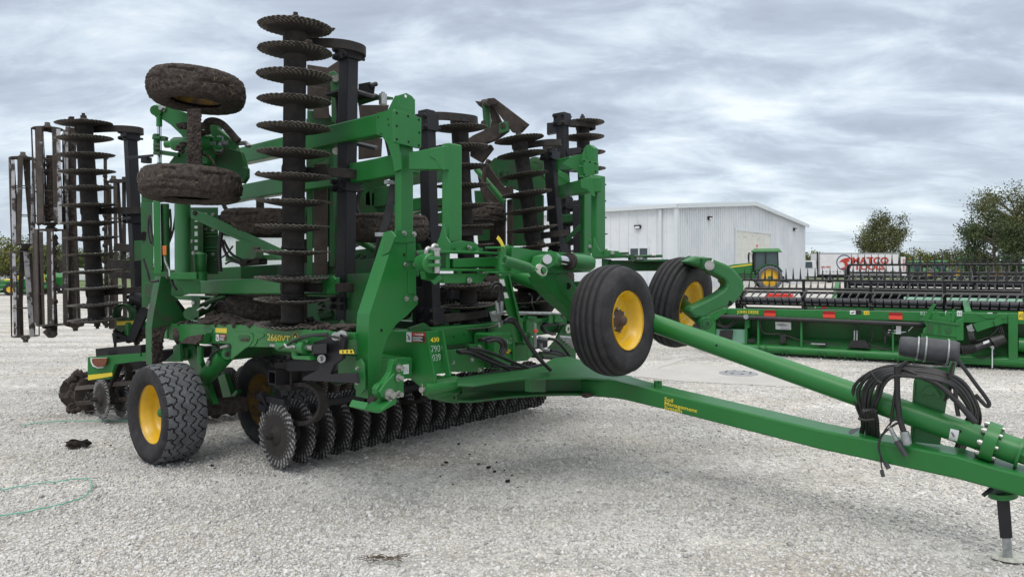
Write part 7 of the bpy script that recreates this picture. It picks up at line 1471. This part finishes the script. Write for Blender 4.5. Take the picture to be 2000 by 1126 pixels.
def truck():
    Y = 88; x0, x1 = .600*Y, .0; X0 = 600/FPX*Y; X1 = 757/FPX*Y; XC = 556/FPX*Y
    t = thing('box_truck', ((X0+X1)/2, Y, 0), 'white box truck with large red lettering on its side, parked beyond the headers', 'truck')
    def pt(b, name, m, bv=.02, par=None): return b.build(name, m, par or t, bv)
    b = MB(); b.wbox(X0, X1, Y, Y+2.5, 1.0, 3.62); box = pt(b, 'cargo_box', 'boxw', .03); 
    b = MB()
    for z in (1.0, 3.6): b.wbox(X0-.02, X1+.02, Y-.03, Y, z-.03, z+.09)
    for x in (X0, X1-.08): b.wbox(x, x+.08, Y-.025, Y, 1.0, 3.62)
    pt(b, 'box_trim', 'gsteel', 0, box)
    b = MB()
    for k in range(22): b.wbox(X0+.4+k*.42, X0+.6+k*.42, Y-.01, Y-.001, 1.32, 1.42)
    pt(b, 'box_lettering', 'ink', 0, box)
    text('MATCO', V((X0+4.05, Y-.02, 2.36)), V((1, 0, 0)), UP, 1.12, 'truckred', box, bold=.042, sx=1.14, th=.008); text('TOOLS', V((X0+4.35, Y-.02, 1.62)), V((1, 0, 0)), UP, .92, 'truckred', box, bold=.042, sx=1.28, th=.008)
    text('BEN WEST', V((X0+.25, Y-.02, 1.85)), V((1, 0, 0)), UP, .25, 'truckred', box, bold=.008, th=.006)
    b = MB(); c = V((X0+3.1, Y-.012, 2.5)); b.lathe([(.86, 0), (.98, 0), (.98, .012), (.86, .012)], c, V((0, -1, 0)), 40, 0, False, closed=True)
    s = [(-.7, -.05), (-.35, .35), (.15, .55), (.75, .62), (.95, .45), (.55, .35), (.72, .1), (.35, .05), (.55, -.35), (.85, -.62), (.6, -.85), (.1, -.9), (-.55, -.75), (-.2, -.65), (.1, -.5), (.0, -.1), (-.25, .1)]
    b.plate([c+V((x*1.0, -.015, z*1.0)) for x, z in s], V((0, .006, 0)), 1); pt(b, 'emblem', ['truckblue', 'truckred'], 0, box)
    b = MB(); b.wbox(XC-.9, X0-.15, Y+.2, Y+2.3, .75, 1.75); b.hexa([V((XC+.55, Y+.2, 1.75)), V((X0-.2, Y+.2, 1.75)), V((X0-.2, Y+.35, 2.75)), V((XC+1.1, Y+.35, 2.75))], [V((XC+.55, Y+2.3, 1.75)), V((X0-.2, Y+2.3, 1.75)), V((X0-.2, Y+2.2, 2.75)), V((XC+1.1, Y+2.2, 2.75))]); cab = pt(b, 'cab', 'boxw', .08)
    b = MB(); b.hexa([V((XC+.95, Y+.18, 1.85)), V((X0-.75, Y+.18, 1.85)), V((X0-.75, Y+.30, 2.6)), V((XC+1.25, Y+.30, 2.6))], [V((XC+.95, Y+.24, 1.85)), V((X0-.75, Y+.24, 1.85)), V((X0-.75, Y+.36, 2.6)), V((XC+1.25, Y+.36, 2.6))]); pt(b, 'cab_window', 'glass', 0, cab)
    b = MB(); b.wbox(X0-.4, X1, Y+.5, Y+2.0, .6, 1.0); b.tube([V((X0-.1, Y+.3, 1)), V((X0-.1, Y+.3, 3.6)), V((X0-.02, Y+.3, 3.75))], .09, 8); pt(b, 'truck_frame', 'iron', .01)
    for x in (XC+.1, X1-2.6, X0+1.4):
        b = MB(); b.lathe([(.26, -.15), (.48, -.15), (.5, -.1), (.5, .1), (.48, .15), (.26, .15)], V((x, Y+.3, .5)), V((0, -1, 0)), 24); w_ = pt(b, 'wheel', 'rubber', 0); b = MB(); b.lathe([(.27, .1), (.2, .05), (.0001, .07)], V((x, Y+.3, .5)), V((0, -1, 0)), 18); pt(b, 'rim', 'gsteel', 0, w_)
    b = MB(); b.wbox(X1+.15, X1+.85, Y-.02, Y+.02, .9, 3.2); rd = pt(b, 'rear_door', 'boxw', .01); b = MB(); 
    for k in range(7): b.wbox(X1+.38, X1+.62, Y-.03, Y-.021, 1.5+k*.22, 1.62+k*.22)
    pt(b, 'door_lettering', 'truckred', 0, rd)
M['boxw'] = mat('truck_white', (.68, .68, .69), (.62, .62, .63), 1, rough=.4); M['truckred'] = mat('truck_red', (.42, .035, .02), rough=.4); M['truckblue'] = mat('truck_navy', (.02, .05, .13), rough=.4)
truck()

# ================================================================== BACKGROUND ON THE LEFT
def shed(u0, u1, Y, d, eave, ridge, label, gable_front=True, m='siding'):
    x0, x1 = (u0-1000)/FPX*Y, (u1-1000)/FPX*Y; t = thing('farm_shed', ((x0+x1)/2, Y, 0), label, 'shed'); xm = (x0+x1)/2
    b = MB()
    if gable_front: pr_ = [(x0, 0), (x1, 0), (x1, eave), (xm, ridge), (x0, eave)]; b.hexa([V((x, Y, z)) for x, z in pr_], [V((x, Y+d, z)) for x, z in pr_])
    else: pr_ = [(Y, 0), (Y+d, 0), (Y+d, eave), (Y+d/2, ridge), (Y, eave)]; b.hexa([V((x0, y, z)) for y, z in pr_], [V((x1, y, z)) for y, z in pr_])
    b.build('wall', m, t); b = MB()
    if gable_front:
        for a_, c_ in (((x0-.3, eave-.1), (xm, ridge+.05)), ((x1+.3, eave-.1), (xm, ridge+.05))): b.hexa([V((a_[0], Y-.3, a_[1])), V((c_[0], Y-.3, c_[1])), V((c_[0], Y-.3, c_[1]+.15)), V((a_[0], Y-.3, a_[1]+.15))], [V((a_[0], Y+d, a_[1])), V((c_[0], Y+d, c_[1])), V((c_[0], Y+d, c_[1]+.15)), V((a_[0], Y+d, a_[1]+.15))])
    else:
        for ya, yc in ((Y-.3, Y+d/2), (Y+d+.3, Y+d/2)): b.hexa([V((x0-.3, ya, eave-.1)), V((x1+.3, ya, eave-.1)), V((x1+.3, ya, eave+.08)), V((x0-.3, ya, eave+.08))], [V((x0-.3, yc, ridge)), V((x1+.3, yc, ridge)), V((x1+.3, yc, ridge+.15)), V((x0-.3, yc, ridge+.15))])
    b.build('roof', 'trim', t); b = MB()
    for k in range(3): xx = x0+(x1-x0)*(k+.5)/3; b.wbox(xx-(x1-x0)*.09, xx+(x1-x0)*.09, Y-.06, Y-.01, .5, eave*.6)
    b.build('shed_door', 'iron', t)
shed(-70, 62, 120, 14, 2.1, 3.2, 'long low grey farm building under the trees at far left', False)
shed(156, 169, 110, 5, 2.0, 2.9, 'small white gabled shed seen between the discs of the rear gang')
def mower():
    t = thing('lawn_tractor', (0, 0, 0), '', 'mower', 'small green mowers parked at the left edge of the yard')
    def pt(b, name, m, bv=.02): return b.build(name, m, t, bv)
    b = MB(); b.hexa([V((.3, -.3, .45)), V((1.3, -.28, .4)), V((1.35, -.25, .75)), V((.3, -.3, .95))], [V((.3, .3, .45)), V((1.3, .28, .4)), V((1.35, .25, .75)), V((.3, .3, .95))]); b.wbox(-.6, .4, -.35, .35, .35, .6); b.wbox(-.6, -.1, -.55, .55, .7, .8); pt(b, 'body', 'green', .04)
    b = MB(); b.wbox(-.45, -.05, -.25, .25, .8, .92); b.wbox(-.5, -.4, -.25, .25, .8, 1.25); pt(b, 'seat', 'decal_y', .03)
    b = MB(); b.wbox(.0, .8, -.75, .75, .15, .3); pt(b, 'mower_deck', 'green', .03)
    b = MB(); b.tube([V((-.6, -.4, .6)), V((-.65, -.4, 1.7)), V((-.65, .4, 1.7)), V((-.6, .4, .6))], .03, 8); b.tube([V((.3, 0, .9)), V((.05, 0, 1.15))], .02, 6); b.lathe([(.16, 0), (.18, .01), (.16, .02)], V((.05, 0, 1.15)), V((-.6, 0, .8)), 14); pt(b, 'roll_bar', 'hose', 0)
    for x, y, r in ((-.4, -.45, .33), (-.4, .45, .33), (1.0, -.45, .24), (1.0, .45, .24)):
        b = MB(); b.lathe([(r*.5, -.11), (r*.95, -.11), (r, -.06), (r, .06), (r*.95, .11), (r*.5, .11), (.001, .06)], V((x, y, r)), V((0, 1 if y > 0 else -1, 0)), 18, 0, True, None, lambda i, j: 1 if j >= 5 else 0); pt(b, 'wheel', ['rubber', 'yellow'], 0)
    return t
mw = mower()
for i, (u, Y, hd_, sc, lb_) in enumerate([(9, 46, 200, 1.15, 'green mower at the very left edge of the yard'), (27, 48, 170, 1.0, 'second green mower from the left edge, under the grey building'), (66, 47, 190, 1.1, 'green mower seen between the two rolling baskets'), (82, 49, 215, .95, 'green mower behind the second rolling basket')]):
    c_ = mw if i == 0 else copy_tree(mw); c_['label'] = lb_; place(c_, u, Y, hd_, sc)
t_ = thing('grain_hopper', (0, 0, 0), 'green covered seed cart seen behind the basket bars at left', 'cart'); b = MB(); b.hexa([V((-.9, -.8, .6)), V((.9, -.8, .6)), V((.9, .8, .6)), V((-.9, .8, .6))], [V((-1.1, -1, 1.5)), V((1.1, -1, 1.5)), V((1.1, 1, 1.5)), V((-1.1, 1, 1.5))]); b.hexa([V((-1.1, -1, 1.5)), V((1.1, -1, 1.5)), V((1.1, 1, 1.5)), V((-1.1, 1, 1.5))], [V((-.5, -.6, 1.9)), V((.9, -.6, 1.8)), V((.9, .6, 1.8)), V((-.5, .6, 1.9))]); b.build('hopper', 'green', t_, .05)
for x in (-.6, .6):
    b = MB(); b.lathe([(.1, -.12), (.36, -.12), (.38, 0), (.36, .12), (.1, .12)], V((x, -.8, .38)), V((0, -1, 0)), 18); b.build('wheel', 'rubber', t_)
place(t_, 113, 50, 10, .75)
def pickup():
    t = thing('pickup_truck', (0, 0, 0), 'white pickup truck parked beside the small white shed', 'truck'); b = MB()
    pr_ = [(-2.6, .45), (2.6, .45), (2.65, .95), (1.3, 1.1), (.7, 1.75), (-.6, 1.78), (-.8, 1.1), (-2.65, 1.1)]; b.hexa([V((x, -.9, z)) for x, z in pr_], [V((x, .9, z)) for x, z in pr_]); b.build('body', 'boxw', t, .06)
    b = MB(); pr_ = [(-.62, 1.15), (1.05, 1.15), (.62, 1.66), (-.5, 1.68)]
    for y in (-.92, .90): b.hexa([V((x, y, z)) for x, z in pr_], [V((x, y+.02, z)) for x, z in pr_])
    b.build('window', 'glass', t)
    for x in (-1.7, 1.7):
        for y in (-.8, .8):
            b = MB(); b.lathe([(.2, -.13), (.38, -.13), (.4, 0), (.38, .13), (.2, .13), (.001, .1)], V((x, y, .4)), V((0, 1 if y > 0 else -1, 0)), 20); b.build('wheel', 'rubber', t)
    return t
place(pickup(), 148, 78, 200, 1)

# ================================================================== TREES
def tree(p, h, cw, cb, seed, pal, nl, ls, label, group, trunk=.18, open_=.5, name='broadleaf_tree'):
    rg = np.random.default_rng(seed); random.seed(seed); p = V(p)
    t = thing(name, p, label, 'tree', group); b = MB(); k = 16+int(10*open_); tips = []
    top = p+UP*h
    b.tube([p, p+V((.05*h*.3, 0, h*.3)), p+V((0, 0, h*.62)), p+V((.02*h, 0, h*.92))], trunk, 8, radii=[trunk*1.2, trunk*.9, trunk*.5, .03])
    for i in range(k*2):
        z0 = h*(cb+(.85-cb)*rg.random()*.8); a = rg.uniform(0, 6.28); fr = 1-((z0/h-cb)/(1-cb)-.35)**2*1.1; L_ = cw/2*max(.25, fr)*rg.uniform(.65, 1.05)
        e = p+V((math.cos(a)*L_, math.sin(a)*L_, z0+h*rg.uniform(.06, .22))); m_ = p+V((math.cos(a)*L_*.45, math.sin(a)*L_*.45, z0+h*.04)); b.tube([p+UP*z0*.92, m_, e], .04, 5, radii=[trunk*.4, trunk*.22, .015]); tips += [e, m_*.35+e*.65]
    b.build('trunk', 'bark', t); tips.append(p+UP*h*.95); tips.append(p+UP*h*.88)
    tp = np.array([list(q) for q in tips]); n = nl; ci = rg.integers(0, len(tp), n); off = rg.normal(0, 1, (n, 3))*np.array([cw*.075, cw*.075, h*.055])*(1.15-.4*open_)
    c = tp[ci]+off; s = ls*rg.uniform(.6, 1.4, n)
    d1 = rg.normal(0, 1, (n, 3)); d1 /= np.linalg.norm(d1, axis=1)[:, None]; d2 = rg.normal(0, 1, (n, 3)); d2 -= d1*(d1*d2).sum(1)[:, None]; d2 /= np.linalg.norm(d2, axis=1)[:, None]
    q = np.stack([c-d1*s[:, None], c+d2*s[:, None]*.6, c+d1*s[:, None], c-d2*s[:, None]*.6], 1).reshape(-1, 3)-np.array(list(p))
    me = bpy.data.meshes.new('crown'); me.vertices.add(n*4); me.vertices.foreach_set('co', q.ravel()); me.loops.add(n*4); me.loops.foreach_set('vertex_index', np.arange(n*4, dtype=np.int32)); me.polygons.add(n); me.polygons.foreach_set('loop_start', np.arange(n, dtype=np.int32)*4); me.polygons.foreach_set('loop_total', np.full(n, 4, np.int32))
    cm = rg.integers(0, 2, len(tp)); me.polygons.foreach_set('material_index', cm[ci].astype(np.int32)); me.update(calc_edges=True)
    for m_ in LEAF[pal]: me.materials.append(m_)
    o = bpy.data.objects.new('crown', me); COL.objects.link(o); o.parent = t; return t
def gp_(u, Y): return V(((u-1000)/FPX*Y, Y, 0))
tree(gp_(1725, 105), 10.0, 6.8, .26, 3, 'spring', 13000, .115, 'single airy tree standing behind the box truck', None, .2, .7)
tree(gp_(1940, 84), 8.6, 6.6, .06, 5, 'dark', 12000, .12, 'dense dark evergreen left of the tall bare branched tree', 'trees at the right edge', .2, .1, 'evergreen_tree')
tree(gp_(1985, 88), 12.4, 9.5, .30, 8, 'spring', 16000, .11, 'tall open crowned tree at the right edge', 'trees at the right edge', .3, .9)
tree(gp_(2040, 90), 12.0, 9, .1, 18, 'green', 9000, .13, 'leafy tree cut by the right edge of the view', 'trees at the right edge', .3, .4)
random.seed(3); rs = random.Random(4); lab = ['rounded', 'ragged', 'low bushy', 'pale leaved', 'dark leaved', 'narrow']
for i in range(16):
    u = 1572+i*23+rs.uniform(-6, 6); Y = rs.uniform(150, 190); h = 1.7+(rs.uniform(12, 32) if u < 1600 or u > 1750 else 14)/FPX*Y+1.2
    tree(gp_(u, Y), h, h*1.15, .05, 40+i, rs.choice(['green', 'green', 'olive', 'spring']), 2800, .21, 'rounded tree in the far hedge line behind the parked tractors and truck', 'far hedge line trees on the right', .2, .2)
for i, (u, Y, h, cw, pal, lb_) in enumerate([(22, 95, 5.6, 8, 'olive', 'olive tree behind the grey farm building at far left'), (58, 100, 6.0, 8, 'spring', 'sparse pale tree seen through the outermost rolling basket'), (-20, 100, 6.6, 8, 'olive', 'olive tree cut by the left edge of the view'), (118, 98, 4.9, 7, 'green', 'green tree seen between the rolling baskets and the disc gang'), (160, 150, 6.2, 12, 'green', 'darker tree behind the small white shed'), (205, 150, 6.0, 11, 'green', 'green tree behind the rear disc gang'), (90, 140, 5.6, 12, 'olive', 'broad tree behind the second rolling basket'), (250, 160, 6.0, 12, 'dark', 'dark tree behind the rear gang tube')]):
    tree(gp_(u, Y), h, cw, .08, 80+i, pal, 4600, .15, lb_, 'trees along the left side of the yard', .18, .25)
b = MB(); p = gp_(1689, 125); b.cyl(p, p+UP*7.6, .14, 8, 0, .10); b.beam(p+V((-1.1, 0, 7.1)), p+V((1.1, 0, 7.1)), .1, .12); tag(b.build('utility_pole', 'bark'), 'thin wooden utility pole in front of the single airy tree', 'utility pole')
b = MB(); a_ = gp_(1575, 125)+UP*6.0
for z0, z1 in ((6.2, 7.1), (8.2, 8.4)): b.tube(spl([gp_(1480, 125)+UP*z0, gp_(1600, 125)+UP*(z0-.1), gp_(1689, 125)+UP*z1, gp_(1800, 126)+UP*(z1-.6), gp_(2050, 128)+UP*(z1-.7)], 8), .012, 4)
tag(b.build('power_line', 'iron'), 'thin overhead wires running behind the truck', 'power line')

# ================================================================== LITTER ON THE GRAVEL
def twine(pts, label, r=.0045):
    b = MB(); P = spl([PZ(u, v, .022) for u, v in pts], 6); random.seed(9); P = [p+V((random.uniform(-.004, .004), random.uniform(-.004, .004), random.uniform(-.004, .008))) for p in P]
    b.tube(P, r, 6); tag(b.build('baling_twine', 'twine'), label, 'twine', 'green twine dropped on the gravel')
twine([(-40, 962), (20, 953), (70, 944), (120, 938), (168, 933), (178, 940), (178, 955), (165, 968), (130, 981), (80, 993), (30, 1002), (-30, 1012)], 'loop of green twine lying on the gravel at the lower left')
twine([(40, 831), (70, 826), (120, 822), (170, 821), (250, 820)], 'straight green twine lying behind the transport wheel')
b = MB(); random.seed(12); c = PZ(152, 870, .02)
for i in range(34):
    a = i*.19; q = c+V((math.cos(a)*.075+random.uniform(-.012, .012), math.sin(a)*.055+random.uniform(-.012, .012), random.uniform(.0, .035))); b.lump(q, random.uniform(.018, .034), random.uniform(.012, .025), random.uniform(.008, .02), 0, 2, .6, 9)
b.tube(spl([c+V((math.cos(a)*.08, math.sin(a)*.055, .035+.012*math.sin(3*a))) for a in np.linspace(0, 6, 12)], 4), .014, 7); b.tube(spl([c+V((.07, .01, .03)), c+V((.10, -.005, .04)), c+V((.125, .01, .02))], 4), .012, 6)
tag(b.build('rubber_scrap', 'soild'), 'crumpled dark ring of soil and rubber on the gravel near the rear wheel', 'scrap')
cl = MB(); cl.lump(V((0, 0, .012)), .03, .024, .02, 0, 2, .6, 5); c0 = cl.build('soil_clod', 'soild', None, base=(0, 0, 0))
random.seed(31)
lb = ['largest dark clod', 'small clod', 'flat clod', 'rounded clod']
KS = .55
spots = [(896, 867, 1.1), (948, 868, .7), (917, 887, .7), (954, 913, 1.2), (966, 921, 1.0), (992, 940, 1.4), (1000, 928, .7), (871, 903, 1.0), (864, 908, .7), (860, 930, .6), (935, 906, .8), (985, 918, .6), (414, 909, .9), (420, 914, .6), (1012, 952, .6), (885, 945, .5), (216, 870, .8), (205, 866, .5), (970, 902, .6)]
for i, (u, v, s_) in enumerate(spots):
    o = c0 if i == 0 else c0.copy()
    if i: COL.objects.link(o)
    o.location = PZ(u, v, .012); o.rotation_euler = (0, 0, i*1.3); o.scale = (KS*s_*random.uniform(.8, 1.5), KS*s_, KS*s_*.8)
    tag(o, 'small dark clod of soil fallen on the gravel in front of the disc gang' if 12 > i or i in (14, 15, 18) else 'small dark clod of soil on the gravel beside the transport wheels', 'clod', 'fallen soil clods before the gang' if 12 > i or i in (14, 15, 18) else 'fallen soil clods beside the wheels')
b = MB(); random.seed(77); c = PZ(750, 1094, .02)
for i in range(46):
    a = c+V((random.uniform(-.10, .10), random.uniform(-.022, .022), random.uniform(0, .02))); d = V((random.uniform(-.07, .07), random.uniform(-.02, .02), random.uniform(-.005, .02))); b.tube([a, a+d*.5+UP*.006, a+d], .0022, 4)
tag(b.build('dry_stalks', mat('dry_straw', (.10, .075, .05), (.16, .12, .08), 40, rough=.9)), 'small tuft of brown dry stalks on the gravel at the bottom', 'plant litter')

# ================================================================== ONE PIECE, ONE PART
def split_pieces(o):
    me = o.data; nv = len(me.vertices)
    if me.users > 1 or nv > 60000 or o.get('kind'): return
    co = np.empty(nv*3); me.vertices.foreach_get('co', co); co = co.reshape(-1, 3)
    ne = len(me.edges); ed = np.empty(ne*2, np.int64); me.edges.foreach_get('vertices', ed); ed = ed.reshape(-1, 2)
    _, inv = np.unique(np.round(co, 4), axis=0, return_inverse=True); inv = inv.ravel()
    par = list(range(inv.max()+1))
    def find(a):
        while par[a] != a: par[a] = par[par[a]]; a = par[a]
        return a
    for a, b in ed:
        x, y = find(inv[a]), find(inv[b])
        if x != y: par[x] = y
    isl = np.array([find(i) for i in inv]); roots, isl = np.unique(isl, return_inverse=True); k = len(roots)
    if k < 2 or k > 260: return
    lo = np.full((k, 3), 1e9); hi = np.full((k, 3), -1e9); np.minimum.at(lo, isl, co); np.maximum.at(hi, isl, co); sz = (hi-lo).max(1)
    p2 = list(range(k))
    def f2(a):
        while p2[a] != a: p2[a] = p2[p2[a]]; a = p2[a]
        return a
    for i in range(k):
        gap = np.linalg.norm(np.maximum(0, np.maximum(lo-hi[i], lo[i]-hi)), axis=1)
        for j in np.nonzero(gap < .48*np.maximum(sz, sz[i]))[0]:
            x, y = f2(i), f2(int(j))
            if x != y: p2[x] = y
    grp = np.array([f2(i) for i in range(k)])[isl]; gs = np.unique(grp)
    if len(gs) < 2 or len(gs) > 40: return
    for g in gs[1:]:
        m2 = me.copy(); bm = bmesh.new(); bm.from_mesh(m2); bm.verts.ensure_lookup_table(); bmesh.ops.delete(bm, geom=[v for v in bm.verts if grp[v.index] != g], context='VERTS'); bm.to_mesh(m2); bm.free()
        c = o.copy(); c.data = m2; COL.objects.link(c)
    bm = bmesh.new(); bm.from_mesh(me); bm.verts.ensure_lookup_table(); bmesh.ops.delete(bm, geom=[v for v in bm.verts if grp[v.index] != gs[0]], context='VERTS'); bm.to_mesh(me); bm.free()
for o in [o for o in list(S.objects) if o.type == 'MESH' and o.parent is not None and o.name.split('.')[0] not in ('trunk', 'crown', 'rolling_basket', 'basket_slat', 'disc_blade')]: split_pieces(o)
